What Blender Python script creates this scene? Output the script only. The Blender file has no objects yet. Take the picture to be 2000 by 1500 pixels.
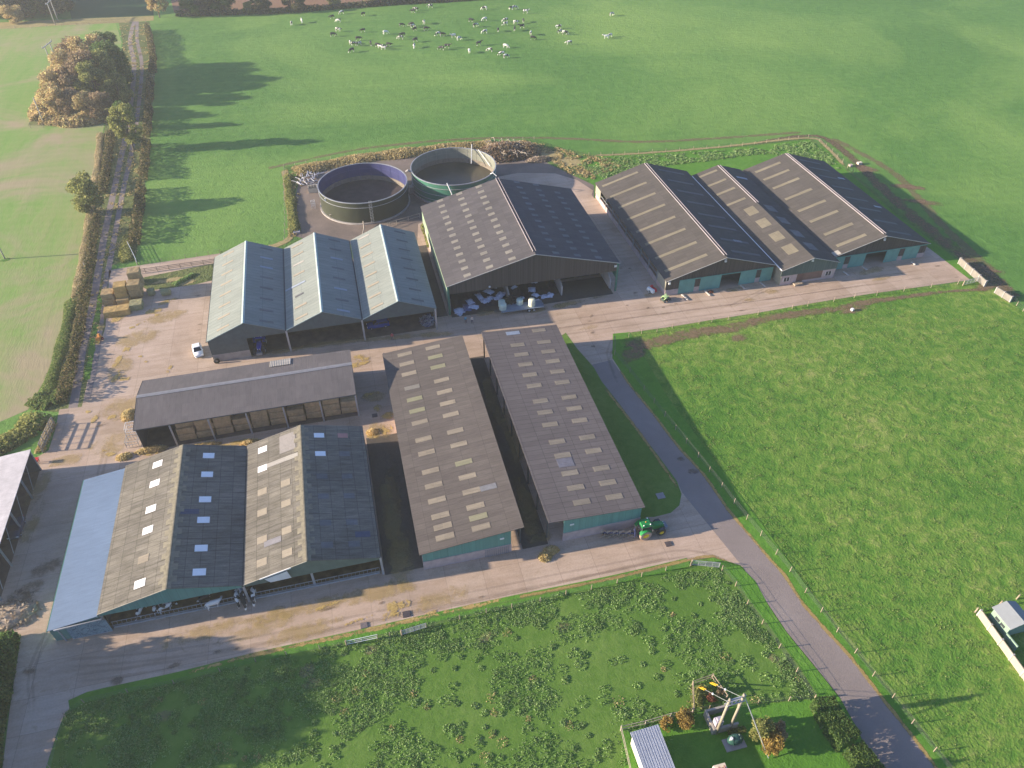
import bpy, math, random
import numpy as np
from mathutils import Vector, Matrix
R = math.radians
C = bpy.context.scene.collection

# ---------------------------------------------------------------- camera, sky, sun, exposure
H = 88.0; FOC = 1450.0; PITCH = R(41.4); ROLL = R(0.15); YAW = R(13.8)
SUN_EL = 15.0; SHADOW_AZ = -6.5          # shadows run along +X, a little to -Y
EXPOSURE = 1.40; SUN_STRENGTH = 5.0; SKY_STRENGTH = 0.071
_F = np.array([0, math.cos(PITCH), -math.sin(PITCH)]); _r = np.array([1., 0, 0]); _d = np.cross(_F, _r)
_M = np.array([math.cos(ROLL)*_r + math.sin(ROLL)*_d, -math.sin(ROLL)*_r + math.cos(ROLL)*_d, _F])
_B = np.array([[math.cos(YAW), math.sin(YAW), 0], [-math.sin(YAW), math.cos(YAW), 0], [0, 0, 1]])
_ax = _B @ _M.T                                  # columns: right, down, forward in world
def at(px, py, z=0.0):
    """survey helper: where the sight line of a photo pixel meets height z (metres)"""
    d = _ax @ np.array([(px-1000)/FOC, (py-750)/FOC, 1.0]); t = (z-H)/d[2]
    return (float(d[0]*t), float(d[1]*t))
cam = bpy.data.cameras.new('camera'); camo = bpy.data.objects.new('camera', cam); C.objects.link(camo)
cam.sensor_width = 36; cam.lens = FOC/2000*36; cam.clip_start = 1; cam.clip_end = 6000
m = Matrix.Identity(4)
for i in range(3):
    m[i][0] = _ax[i, 0]; m[i][1] = -_ax[i, 1]; m[i][2] = -_ax[i, 2]
m[2][3] = H
camo.matrix_world = m
bpy.context.scene.camera = camo
W = bpy.data.worlds.new('World'); bpy.context.scene.world = W; W.use_nodes = True
nt = W.node_tree; sky = nt.nodes.new('ShaderNodeTexSky'); sky.sky_type = 'NISHITA'; sky.sun_disc = False
sky.sun_elevation = R(SUN_EL); sky.sun_rotation = R(270-SHADOW_AZ); sky.air_density = 1.0; sky.dust_density = 1.2
tn = nt.nodes.new('ShaderNodeMix'); tn.data_type = 'RGBA'; tn.blend_type = 'MULTIPLY'; tn.inputs[0].default_value = 1; tn.inputs[7].default_value = (0.70, 0.92, 1.40, 1)   # cool white balance of the open sky
nt.links.new(sky.outputs[0], tn.inputs[6]); nt.links.new(tn.outputs[2], nt.nodes['Background'].inputs[0]); nt.nodes['Background'].inputs[1].default_value = SKY_STRENGTH
sl = bpy.data.lights.new('sun', 'SUN'); sl.energy = SUN_STRENGTH; sl.angle = R(0.5); sl.color = (1.0, 0.85, 0.66)
so = bpy.data.objects.new('sun', sl); C.objects.link(so)
sd = Vector((math.cos(R(SUN_EL))*math.cos(R(SHADOW_AZ)), math.cos(R(SUN_EL))*math.sin(R(SHADOW_AZ)), -math.sin(R(SUN_EL))))
so.rotation_euler = sd.to_track_quat('-Z', 'Y').to_euler(); so.location = (-200, 100, 120)
vs = bpy.context.scene.view_settings
vs.view_transform = 'Standard'; vs.look = 'None'; vs.exposure = EXPOSURE; vs.gamma = 1; vs.use_curve_mapping = False
cy = bpy.context.scene.cycles
cy.volume_bounces = 1; cy.transparent_max_bounces = 24; cy.max_bounces = 6

# ---------------------------------------------------------------- material helpers
def newmat(name):
    m = bpy.data.materials.new(name); m.use_nodes = True
    return m, m.node_tree, m.node_tree.nodes['Principled BSDF']
def N(nt, t, **k):
    n = nt.nodes.new(t)
    for a, b in k.items(): setattr(n, a, b)
    return n
def pos(nt, scale=(1, 1, 1), rot=(0, 0, 0)):
    g = N(nt, 'ShaderNodeNewGeometry'); mp = N(nt, 'ShaderNodeMapping'); mp.inputs['Scale'].default_value = scale
    mp.inputs['Rotation'].default_value = rot
    nt.links.new(g.outputs['Position'], mp.inputs[0]); return mp.outputs[0]
def noise(nt, vec, scale, detail=4, rough=0.55, out='Fac', dist=0.0):
    n = N(nt, 'ShaderNodeTexNoise'); n.inputs['Scale'].default_value = scale; n.inputs['Detail'].default_value = detail
    n.inputs['Roughness'].default_value = rough; n.inputs['Distortion'].default_value = dist
    nt.links.new(vec, n.inputs['Vector']); return n.outputs[out]
def ramp(nt, fac, stops):
    r = N(nt, 'ShaderNodeValToRGB'); e = r.color_ramp.elements
    while len(e) < len(stops): e.new(0.5)
    for i, (p, c) in enumerate(stops):
        e[i].position = p; e[i].color = (*c, 1) if len(c) == 3 else c
    nt.links.new(fac, r.inputs[0]); return r.outputs[0]
def mixc(nt, fac, a, b, mode='MIX'):
    n = N(nt, 'ShaderNodeMix', data_type='RGBA', blend_type=mode)
    if isinstance(fac, (int, float)): n.inputs[0].default_value = fac
    else: nt.links.new(fac, n.inputs[0])
    for i, v in ((6, a), (7, b)):
        if isinstance(v, tuple): n.inputs[i].default_value = (*v, 1)
        else: nt.links.new(v, n.inputs[i])
    return n.outputs[2]
def math_(nt, op, a, b=None, c=None):
    n = N(nt, 'ShaderNodeMath', operation=op)
    for i, v in enumerate((a, b, c)):
        if v is None: continue
        if isinstance(v, (int, float)): n.inputs[i].default_value = v
        else: nt.links.new(v, n.inputs[i])
    return n.outputs[0]
def bump(nt, bs, h, strength, dist=0.1):
    b = N(nt, 'ShaderNodeBump'); b.inputs['Strength'].default_value = strength; b.inputs['Distance'].default_value = dist
    nt.links.new(h, b.inputs['Height']); nt.links.new(b.outputs[0], bs.inputs['Normal'])
MATS = {}
def flat(name, col, rough=0.8, metal=0.0, var=0.12, scale=1.5):
    """paint / metal / timber with mild mottling"""
    if name in MATS: return MATS[name]
    m, nt, b = newmat(name); v = pos(nt)
    f = noise(nt, v, scale, 5)
    c = ramp(nt, f, [(0.3, tuple(x*(1-var) for x in col)), (0.7, tuple(min(1, x*(1+var)) for x in col))])
    nt.links.new(c, b.inputs['Base Color']); b.inputs['Roughness'].default_value = rough; b.inputs['Metallic'].default_value = metal
    b.inputs['Specular IOR Level'].default_value = 0.3
    MATS[name] = m; return m
def leafmat(name, stops, rough=0.75):
    if name in MATS: return MATS[name]
    m, nt, b = newmat(name); g = N(nt, 'ShaderNodeNewGeometry')
    c = ramp(nt, g.outputs['Random Per Island'], stops)
    v = pos(nt); f = noise(nt, v, 0.35, 3)
    c2 = mixc(nt, 1.0, c, ramp(nt, f, [(0.3, (0.72, 0.74, 0.7)), (0.7, (1.2, 1.15, 1.1))]), 'MULTIPLY')
    nt.links.new(c2, b.inputs['Base Color']); b.inputs['Roughness'].default_value = rough
    b.inputs['Specular IOR Level'].default_value = 0.15
    tr = N(nt, 'ShaderNodeBsdfTranslucent'); nt.links.new(c2, tr.inputs[0]); mx = N(nt, 'ShaderNodeMixShader'); mx.inputs[0].default_value = 0.42
    nt.links.new(b.outputs[0], mx.inputs[1]); nt.links.new(tr.outputs[0], mx.inputs[2])
    nt.links.new(mx.outputs[0], nt.nodes['Material Output'].inputs[0])
    MATS[name] = m; return m
def roofmat(name, c1, c2, joint, along='X', sheet=(1.0, 2.4), rib=0.0, grime=0.25, rough=0.85, streak=(0.25, 1.8), grimecol=None, seam=0.02):
    """sheeted roof: sheets 'sheet' = (width across slope, length down slope); the slope runs along axis 'along'"""
    if name in MATS: return MATS[name]
    m, nt, b = newmat(name)
    g = N(nt, 'ShaderNodeNewGeometry'); s = N(nt, 'ShaderNodeSeparateXYZ'); nt.links.new(g.outputs['Position'], s.inputs[0])
    cb = N(nt, 'ShaderNodeCombineXYZ')
    U, V = ('Y', 'X') if along == 'X' else ('X', 'Y')
    nt.links.new(s.outputs[U], cb.inputs[0]); nt.links.new(s.outputs[V], cb.inputs[1])
    br = N(nt, 'ShaderNodeTexBrick'); br.offset = 0; br.inputs['Scale'].default_value = 1
    br.inputs['Brick Width'].default_value = sheet[0]; br.inputs['Row Height'].default_value = sheet[1]
    br.inputs['Mortar Size'].default_value = seam; br.inputs['Mortar Smooth'].default_value = 0.3
    br.inputs['Color1'].default_value = (*c1, 1); br.inputs['Color2'].default_value = (*c2, 1); br.inputs['Mortar'].default_value = (*joint, 1)
    nt.links.new(cb.outputs[0], br.inputs['Vector'])
    mp = N(nt, 'ShaderNodeMapping'); mp.inputs['Scale'].default_value = (streak[1], streak[0], 1); nt.links.new(cb.outputs[0], mp.inputs[0])
    f = noise(nt, mp.outputs[0], 1.6, 6, 0.65)
    gc = grimecol or tuple(x*(1-grime) for x in (1, 1, 1))
    c = mixc(nt, 1.0, br.outputs[0], ramp(nt, f, [(0.32, gc), (0.72, (1+grime*0.5,)*3)]), 'MULTIPLY')
    f2 = noise(nt, cb.outputs[0], 0.12, 4, 0.6)
    c = mixc(nt, 1.0, c, ramp(nt, f2, [(0.35, (1-grime*0.5,)*3), (0.68, (1+grime*0.25,)*3)]), 'MULTIPLY')
    fs = noise(nt, cb.outputs[0], 5.0, 3, 0.7)
    c = mixc(nt, 1.0, c, ramp(nt, fs, [(0.3, (1-grime*0.35,)*3), (0.7, (1+grime*0.3,)*3)]), 'MULTIPLY')
    nt.links.new(c, b.inputs['Base Color']); b.inputs['Roughness'].default_value = rough; b.inputs['Specular IOR Level'].default_value = 0.2
    if rib:
        w = N(nt, 'ShaderNodeTexWave', wave_type='BANDS', bands_direction='X'); w.inputs['Scale'].default_value = 0.314/rib  # one band per rib
        nt.links.new(cb.outputs[0], w.inputs['Vector']); bump(nt, b, w.outputs['Fac'], 0.55, 0.06)
    else:
        bump(nt, b, fs, 0.25, 0.03)
    MATS[name] = m; return m
def grassmat(name, stops, s_big=0.03, s_mid=0.35, s_fine=3.0, midamt=0.5, bumpy=0.6, bdist=0.25, stretch=(1, 1, 1), rot=0.0, tint=None, tintamt=(0.45, 0.65), tint_s=0.045, lines=0.0, mound=0.0):
    m, nt, b = newmat(name); v = pos(nt, stretch, (0, 0, rot))
    fb = noise(nt, v, s_big, 4, 0.6); fm = noise(nt, v, s_mid, 5, 0.65, dist=0.4); ff = noise(nt, v, s_fine, 3, 0.7)
    mix = math_(nt, 'ADD', math_(nt, 'MULTIPLY', fb, 1-midamt), math_(nt, 'MULTIPLY', fm, midamt))
    mix = math_(nt, 'ADD', math_(nt, 'MULTIPLY', mix, 0.75), math_(nt, 'MULTIPLY', ff, 0.25))
    c = ramp(nt, mix, stops)
    if tint:
        ft = noise(nt, pos(nt), tint_s, 5, 0.62, dist=0.6)
        c = mixc(nt, ramp(nt, ft, [(tintamt[0], (0, 0, 0)), (tintamt[1], (1, 1, 1))]), c, tint)
    if lines:      # faint drilling / mowing passes
        wv = N(nt, 'ShaderNodeTexWave', wave_type='BANDS', bands_direction='X'); wv.inputs['Scale'].default_value = 0.10; wv.inputs['Distortion'].default_value = 1.5; wv.inputs['Detail'].default_value = 3; wv.inputs['Detail Scale'].default_value = 0.6
        nt.links.new(pos(nt, (1, 1, 1), (0, 0, R(96))), wv.inputs['Vector']); c = mixc(nt, 1.0, c, ramp(nt, wv.outputs['Fac'], [(0, (1-lines,)*3), (1, (1+lines,)*3)]), 'MULTIPLY')
    nt.links.new(c, b.inputs['Base Color']); b.inputs['Roughness'].default_value = 0.9; b.inputs['Specular IOR Level'].default_value = 0.1
    h = math_(nt, 'ADD', math_(nt, 'MULTIPLY', fm, 1.0), math_(nt, 'MULTIPLY', ff, 0.5))
    if mound:      # tussocks: lighter, rougher hummocks with a low relief
        fo = noise(nt, pos(nt), 0.62, 3, 0.6, dist=0.8); fr = noise(nt, pos(nt), 4.5, 3, 0.7)
        mk = ramp(nt, fo, [(0.50, (0, 0, 0)), (0.62, (1, 1, 1))])
        c2 = mixc(nt, math_(nt, 'MULTIPLY', mk, 0.55), c, ramp(nt, fr, [(0.3, (0.06, 0.13, 0.035)), (0.5, (0.13, 0.22, 0.06)), (0.7, (0.27, 0.36, 0.13))]))
        nt.links.new(c2, b.inputs['Base Color'])
        h = math_(nt, 'ADD', h, math_(nt, 'MULTIPLY', mk, math_(nt, 'ADD', math_(nt, 'MULTIPLY', fr, 1.2), mound)))
    bump(nt, b, h, bumpy, bdist)
    MATS[name] = m; return m
def patchmat(name, stops, scale=1.2, thr=0.5, soft=0.12, amp=0.9, rough=0.95, maxa=1.0, bmp=0.3):
    """ragged-edged litter/mud/stain lying on the ground; attribute 'edge' is 1 inside and 0 at the rim"""
    m, nt, b = newmat(name); v = pos(nt); a = N(nt, 'ShaderNodeAttribute', attribute_name='edge')
    f1 = noise(nt, v, scale, 6, 0.7, dist=0.5); f2 = noise(nt, v, scale*3.1, 4, 0.7)
    c = ramp(nt, f2, stops); nt.links.new(c, b.inputs['Base Color']); b.inputs['Roughness'].default_value = rough
    b.inputs['Specular IOR Level'].default_value = 0.1
    f0 = noise(nt, v, scale*0.35, 2, 0.5); fs = noise(nt, v, scale*6, 3, 0.8)
    al = math_(nt, 'ADD', math_(nt, 'MULTIPLY', a.outputs['Fac'], 1.25), math_(nt, 'MULTIPLY', math_(nt, 'SUBTRACT', f1, 0.52), amp*2.6))
    al = math_(nt, 'ADD', al, math_(nt, 'ADD', math_(nt, 'MULTIPLY', math_(nt, 'SUBTRACT', f0, 0.5), amp*1.6), math_(nt, 'MULTIPLY', math_(nt, 'SUBTRACT', fs, 0.5), amp*1.2)))
    mr = N(nt, 'ShaderNodeMapRange', interpolation_type='SMOOTHSTEP'); mr.inputs['From Min'].default_value = thr-soft; mr.inputs['From Max'].default_value = thr+soft
    mr.inputs['To Max'].default_value = maxa
    nt.links.new(al, mr.inputs[0]); nt.links.new(mr.outputs[0], b.inputs['Alpha'])
    if bmp: bump(nt, b, f2, bmp, 0.06)
    MATS[name] = m; return m

# ---------------------------------------------------------------- mesh helpers
class MB:
    def __init__(s): s.v = []; s.f = []; s.m = []; s.edge = []
    def add(s, vs, fs, mi=0):
        o = len(s.v); s.v += [tuple(v) for v in vs]; s.f += [tuple(i+o for i in f) for f in fs]; s.m += [mi]*len(fs); return s
    def box(s, x0, y0, z0, x1, y1, z1, mi=0):
        return s.add([(x0,y0,z0),(x1,y0,z0),(x1,y1,z0),(x0,y1,z0),(x0,y0,z1),(x1,y0,z1),(x1,y1,z1),(x0,y1,z1)],
                     [(0,3,2,1),(4,5,6,7),(0,1,5,4),(1,2,6,5),(2,3,7,6),(3,0,4,7)], mi)
    def cbox(s, cx, cy, z0, sx, sy, sz, rz=0, mi=0, taper=1.0):
        c, n = math.cos(rz), math.sin(rz); vs = []
        for zz, k in ((z0, 1), (z0+sz, taper)):
            for a, b in ((-1,-1),(1,-1),(1,1),(-1,1)):
                x, y = a*sx/2*k, b*sy/2*k; vs.append((cx+x*c-y*n, cy+x*n+y*c, zz))
        return s.add(vs, [(0,3,2,1),(4,5,6,7),(0,1,5,4),(1,2,6,5),(2,3,7,6),(3,0,4,7)], mi)
    def prism(s, pts, off, mi=0):
        """closed polygon pts (3D, planar) extruded by vector off"""
        n = len(pts); a = [Vector(p) for p in pts]; b = [p+Vector(off) for p in a]
        return s.add(a+b, [tuple(range(n))[::-1], tuple(range(n, 2*n))]+[(i, (i+1) % n, n+(i+1) % n, n+i) for i in range(n)], mi)
    def bar(s, p, q, w, h=None, mi=0, up=(0, 0, 1)):
        p, q = Vector(p), Vector(q); h = h or w; d = (q-p)
        if d.length < 1e-6: return s
        d.normalize(); u = Vector(up)
        if abs(d.dot(u)) > 0.98: u = Vector((0, 1, 0))
        a = d.cross(u).normalized()*w/2; b = a.cross(d).normalized()*h/2
        return s.add([p-a-b, p+a-b, p+a+b, p-a+b, q-a-b, q+a-b, q+a+b, q-a+b], [(0,3,2,1),(4,5,6,7),(0,1,5,4),(1,2,6,5),(2,3,7,6),(3,0,4,7)], mi)
    def tube(s, pts, rad, n=8, mi=0, cap=True):
        P = [Vector(p) for p in pts]; rs = rad if isinstance(rad, (list, tuple)) else [rad]*len(P); rings = []
        for i, p in enumerate(P):
            d = (P[min(i+1, len(P)-1)]-P[max(i-1, 0)]).normalized(); u = Vector((0, 0, 1)) if abs(d.z) < 0.95 else Vector((1, 0, 0))
            a = d.cross(u).normalized(); b = a.cross(d).normalized()
            rings += [p+(a*math.cos(t)+b*math.sin(t))*rs[i] for t in [2*math.pi*k/n for k in range(n)]]
        fs = [(i*n+k, i*n+(k+1) % n, (i+1)*n+(k+1) % n, (i+1)*n+k) for i in range(len(P)-1) for k in range(n)]
        if cap: fs += [tuple(range(n))[::-1], tuple((len(P)-1)*n+k for k in range(n))]
        return s.add(rings, fs, mi)
    def lathe(s, prof, c=(0, 0, 0), n=24, axis='Z', mi=0):
        vs = []
        for r, h in prof:
            for k in range(n):
                t = 2*math.pi*k/n; a, b = r*math.cos(t), r*math.sin(t)
                vs.append({'Z': (a, b, h), 'X': (h, a, b), 'Y': (a, h, b)}[axis])
        vs = [(v[0]+c[0], v[1]+c[1], v[2]+c[2]) for v in vs]
        fs = [(i*n+k, i*n+(k+1) % n, (i+1)*n+(k+1) % n, (i+1)*n+k) for i in range(len(prof)-1) for k in range(n)]
        return s.add(vs, fs, mi)
    def blob(s, c, r, seed=0, rough=0.15, n=10, mi=0):
        rg = random.Random(seed); vs = []; rows = n//2+1; r = r if isinstance(r, (tuple, list)) else (r, r, r)
        for i in range(rows+1):
            ph = math.pi*i/rows
            for k in range(n):
                q = 1+rg.uniform(-rough, rough) if 0 < i < rows else 1
                vs.append((c[0]+r[0]*q*math.sin(ph)*math.cos(2*math.pi*k/n), c[1]+r[1]*q*math.sin(ph)*math.sin(2*math.pi*k/n), c[2]+r[2]*q*math.cos(ph)))
        return s.add(vs, [(i*n+k, (i+1)*n+k, (i+1)*n+(k+1) % n, i*n+(k+1) % n) for i in range(rows) for k in range(n)], mi)
    def build(s, name, mats, parent=None, smooth=False):
        me = bpy.data.meshes.new(name); me.from_pydata([tuple(v) for v in s.v], [], s.f)
        mats = mats if isinstance(mats, (list, tuple)) else [mats]
        for mt in mats: me.materials.append(mt)
        if len(mats) > 1: me.polygons.foreach_set('material_index', s.m)
        if smooth: me.polygons.foreach_set('use_smooth', [True]*len(s.f))
        me.validate(); me.update()
        return link(name, me, parent)
def link(name, me, parent=None):
    o = bpy.data.objects.new(name, me); C.objects.link(o)
    if parent is not None:
        o.parent = parent; o.matrix_parent_inverse = Matrix.Translation(-Vector(parent['base'])) if 'base' in parent and parent.get('wc') else Matrix.Identity(4)
    return o
def tag(o, label=None, cat=None, group=None, kind=None):
    if label: o['label'] = label
    if cat: o['category'] = cat
    if group: o['group'] = group
    if kind: o['kind'] = kind
    return o
def thing(name, label, cat, loc=(0, 0, 0), rz=0, group=None):
    """Empty whose children are modelled round its own origin"""
    o = bpy.data.objects.new(name, None); C.objects.link(o); o.location = loc; o.rotation_euler = (0, 0, rz); o.empty_display_size = 0.3
    return tag(o, label, cat, group)
def wthing(name, label, cat, base, group=None):
    """Empty at 'base' whose children are modelled in world metres"""
    o = thing(name, label, cat, base, 0, group); o['base'] = tuple(float(q) for q in base); o['wc'] = 1; return o
def wpart(o): o['base'] = o.parent['base']; return o
def dup(root, loc, rz, label, group=None, scale=None):
    r = root.copy(); C.objects.link(r); r.location = loc; r.rotation_euler = (0, 0, rz); r['label'] = label
    if group: r['group'] = group
    if scale: r.scale = scale
    for ch in list(root.children):
        c = ch.copy(); C.objects.link(c); c.parent = r
        for g in ch.children:
            d = g.copy(); C.objects.link(d); d.parent = c
    return r
def gp(p, z=0.0):
    if isinstance(p, list): return (p[0], p[1])
    return at(p[0], p[1], z)
def poly_sheet(name, pts, z, mat, label=None, kind='structure'):
    import mathutils.geometry as G
    P = [Vector((*gp(p), 0)) for p in pts]
    tri = G.tessellate_polygon([P]); me = bpy.data.meshes.new(name)
    me.from_pydata([(p.x, p.y, z) for p in P], [], [tuple(t) for t in tri]); me.materials.append(mat)
    me.update(); 
    if me.polygons and me.polygons[0].normal.z < 0: me.flip_normals()
    o = link(name, me); tag(o, label, None, None, kind); return o
def smooth_line(pts, step=2.0):
    P = [Vector(gp(p)) for p in pts]; out = []
    for i in range(len(P)-1):
        p0, p1, p2, p3 = P[max(i-1, 0)], P[i], P[i+1], P[min(i+2, len(P)-1)]
        n = max(1, int((p2-p1).length/step))
        for k in range(n):
            t = k/n; out.append(0.5*((2*p1)+(-p0+p2)*t+(2*p0-5*p1+4*p2-p3)*t*t+(-p0+3*p1-3*p2+p3)*t**3))
    out.append(P[-1]); return out
def strip(name, pts, width, z, mat, label=None, kind='structure', step=2.0, soft=True):
    L = smooth_line(pts, step); wd = width if callable(width) else (lambda t: width)
    vs, fs, ed = [], [], []; prof = ((-1, 0), (-0.5, 0.75), (0, 1), (0.5, 0.75), (1, 0)) if soft else ((-1, 1), (1, 1)); k = len(prof)
    for i, p in enumerate(L):
        d = (L[min(i+1, len(L)-1)]-L[max(i-1, 0)]).normalized(); n = Vector((-d.y, d.x)); w = wd(i/(len(L)-1))/2
        e = min(1, min(i, len(L)-1-i)*step/2.5) if soft else 1
        for u, a in prof: vs.append((p.x+n.x*u*w, p.y+n.y*u*w, z)); ed.append(a*e)
    for i in range(len(L)-1):
        for j in range(k-1): fs.append((i*k+j+1, i*k+j, (i+1)*k+j, (i+1)*k+j+1))
    me = bpy.data.meshes.new(name); me.from_pydata(vs, [], fs); me.materials.append(mat)
    a = me.attributes.new('edge', 'FLOAT', 'POINT'); a.data.foreach_set('value', ed); me.update()
    if me.polygons[0].normal.z < 0: me.flip_normals()
    return tag(link(name, me), label, None, None, kind)
def patches(name, spots, z, mat, kind='stuff', label=None):
    """spots: (px,py,rx,ry,rot) ellipses in metres on the ground, one object"""
    vs, fs, ed = [], [], []; n = 16
    for (px, py, rx, ry, rot) in spots:
        cx, cy = at(px, py); o = len(vs); vs.append((cx, cy, z)); ed.append(1.0)
        for q, e in ((0.5, 0.8), (1.0, 0.0)):
            for k in range(n):
                t = 2*math.pi*k/n; x, y = rx*q*math.cos(t), ry*q*math.sin(t); vs.append((cx+x*math.cos(rot)-y*math.sin(rot), cy+x*math.sin(rot)+y*math.cos(rot), z)); ed.append(e)
        for k in range(n):
            fs.append((o, o+1+k, o+1+(k+1) % n)); fs.append((o+1+k, o+1+n+k, o+1+n+(k+1) % n, o+1+(k+1) % n))
        z += 0.0004
    me = bpy.data.meshes.new(name); me.from_pydata(vs, [], fs); me.materials.append(mat)
    a = me.attributes.new('edge', 'FLOAT', 'POINT'); a.data.foreach_set('value', ed); me.update()
    return tag(link(name, me), label, None, None, kind)
def leafmesh(name, P, S, rng, mats, elong=1.5, updir=0.3, mi=None):
    """P (n,3) centres, S (n,) sizes -> mesh of n separate little quads"""
    n = len(P); a = rng.normal(size=(n, 3)); a[:, 2] = a[:, 2]*0.7+updir; a /= np.linalg.norm(a, axis=1)[:, None]
    b = rng.normal(size=(n, 3)); b -= (b*a).sum(1)[:, None]*a; b /= np.linalg.norm(b, axis=1)[:, None]
    u = a*(S*elong/2)[:, None]; v = b*(S/2)[:, None]
    V = np.stack([P-u-v*0.5, P-u*0.1+v, P+u+v*0.3, P+u*0.1-v], 1).reshape(-1, 3)
    me = bpy.data.meshes.new(name); me.vertices.add(4*n); me.vertices.foreach_set('co', V.astype(np.float32).ravel())
    me.loops.add(4*n); me.loops.foreach_set('vertex_index', np.arange(4*n, dtype=np.int32)); me.polygons.add(n)
    me.polygons.foreach_set('loop_start', np.arange(0, 4*n, 4, dtype=np.int32)); me.polygons.foreach_set('loop_total', np.full(n, 4, dtype=np.int32))
    for mt in (mats if isinstance(mats, (list, tuple)) else [mats]): me.materials.append(mt)
    if mi is not None: me.polygons.foreach_set('material_index', mi.astype(np.int32))
    me.update(calc_edges=True); return me

# ================================================================ GROUND
G_NORTH = grassmat('north pasture', [(0.34, (0.064, 0.162, 0.032)), (0.50, (0.104, 0.226, 0.046)), (0.66, (0.160, 0.290, 0.064))], 0.010, 0.35, 2.4, 0.42, 0.8, 0.28, tint=(0.190, 0.315, 0.070), tintamt=(0.46, 0.66), tint_s=0.011, lines=0.025)
G_WEST = grassmat('stubble field', [(0.30, (0.12, 0.245, 0.040)), (0.47, (0.19, 0.31, 0.070)), (0.60, (0.27, 0.31, 0.11)), (0.76, (0.36, 0.31, 0.17))], 0.02, 0.12, 1.6, 0.45, 0.5, 0.15, stretch=(2.2, 0.35, 1), rot=R(-12), tint=(0.35, 0.29, 0.17), tintamt=(0.47, 0.62), tint_s=0.03, lines=0.015)
G_EAST = grassmat('tussock pasture', [(0.34, (0.045, 0.130, 0.020)), (0.45, (0.092, 0.205, 0.028)), (0.54, (0.165, 0.260, 0.045)), (0.66, (0.36, 0.36, 0.12))], 0.045, 0.55, 3.2, 0.60, 0.95, 0.34)
G_SOUTH = grassmat('paddock grass', [(0.32, (0.064, 0.142, 0.022)), (0.48, (0.098, 0.188, 0.030)), (0.60, (0.140, 0.228, 0.046)), (0.74, (0.23, 0.29, 0.09))], 0.07, 0.8, 4.5, 0.5, 0.5, 0.15)
G_ROUGH = grassmat('rough grass', [(0.30, (0.045, 0.11, 0.025)), (0.48, (0.09, 0.18, 0.04)), (0.64, (0.20, 0.24, 0.07)), (0.80, (0.36, 0.29, 0.13))], 0.05, 0.5, 2.4, 0.55, 1.0, 0.5)
G_VERGE = grassmat('verge grass', [(0.30, (0.06, 0.16, 0.02)), (0.52, (0.10, 0.24, 0.03)), (0.74, (0.17, 0.29, 0.05))], 0.1, 0.8, 4.0, 0.5, 0.6, 0.2)
G_DRY = grassmat('dry grass', [(0.28, (0.16, 0.17, 0.06)), (0.50, (0.33, 0.27, 0.12)), (0.75, (0.48, 0.38, 0.20))], 0.08, 0.7, 3.5, 0.55, 0.9, 0.35)
G_FAR = grassmat('ploughed far field', [(0.3, (0.20, 0.115, 0.07)), (0.7, (0.27, 0.16, 0.10))], 0.02, 0.2, 1.2, 0.4, 0.3, 0.1)
G_DARK = grassmat('far dark meadow', [(0.3, (0.035, 0.09, 0.035)), (0.6, (0.05, 0.115, 0.045)), (0.8, (0.09, 0.09, 0.05))], 0.02, 0.2, 1.5, 0.4, 0.4, 0.2)
def gravelmat(name, stops, sc=1.2):
    m, nt, b = newmat(name); v = pos(nt); f = noise(nt, v, 0.15, 5, 0.65, dist=0.5); g = noise(nt, v, sc*4, 4, 0.75)
    x = math_(nt, 'ADD', math_(nt, 'MULTIPLY', f, 0.6), math_(nt, 'MULTIPLY', g, 0.4))
    nt.links.new(ramp(nt, x, stops), b.inputs['Base Color']); b.inputs['Roughness'].default_value = 0.95; bump(nt, b, g, 0.6, 0.08); return m
M_GRAVEL = gravelmat('gravel', [(0.3, (0.10, 0.078, 0.064)), (0.5, (0.18, 0.138, 0.112)), (0.7, (0.26, 0.20, 0.16))])
M_TRACK = gravelmat('track stone', [(0.3, (0.14, 0.115, 0.105)), (0.7, (0.29, 0.235, 0.215))])
G_TRACK = grassmat('track verge grass', [(0.30, (0.06, 0.09, 0.03)), (0.48, (0.12, 0.15, 0.05)), (0.62, (0.20, 0.19, 0.08)), (0.78, (0.34, 0.28, 0.14))], 0.05, 0.5, 2.4, 0.55, 1.0, 0.5)
M_ASPH = gravelmat('asphalt', [(0.3, (0.20, 0.165, 0.145)), (0.5, (0.245, 0.20, 0.178)), (0.72, (0.30, 0.25, 0.225))], 3)
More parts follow.
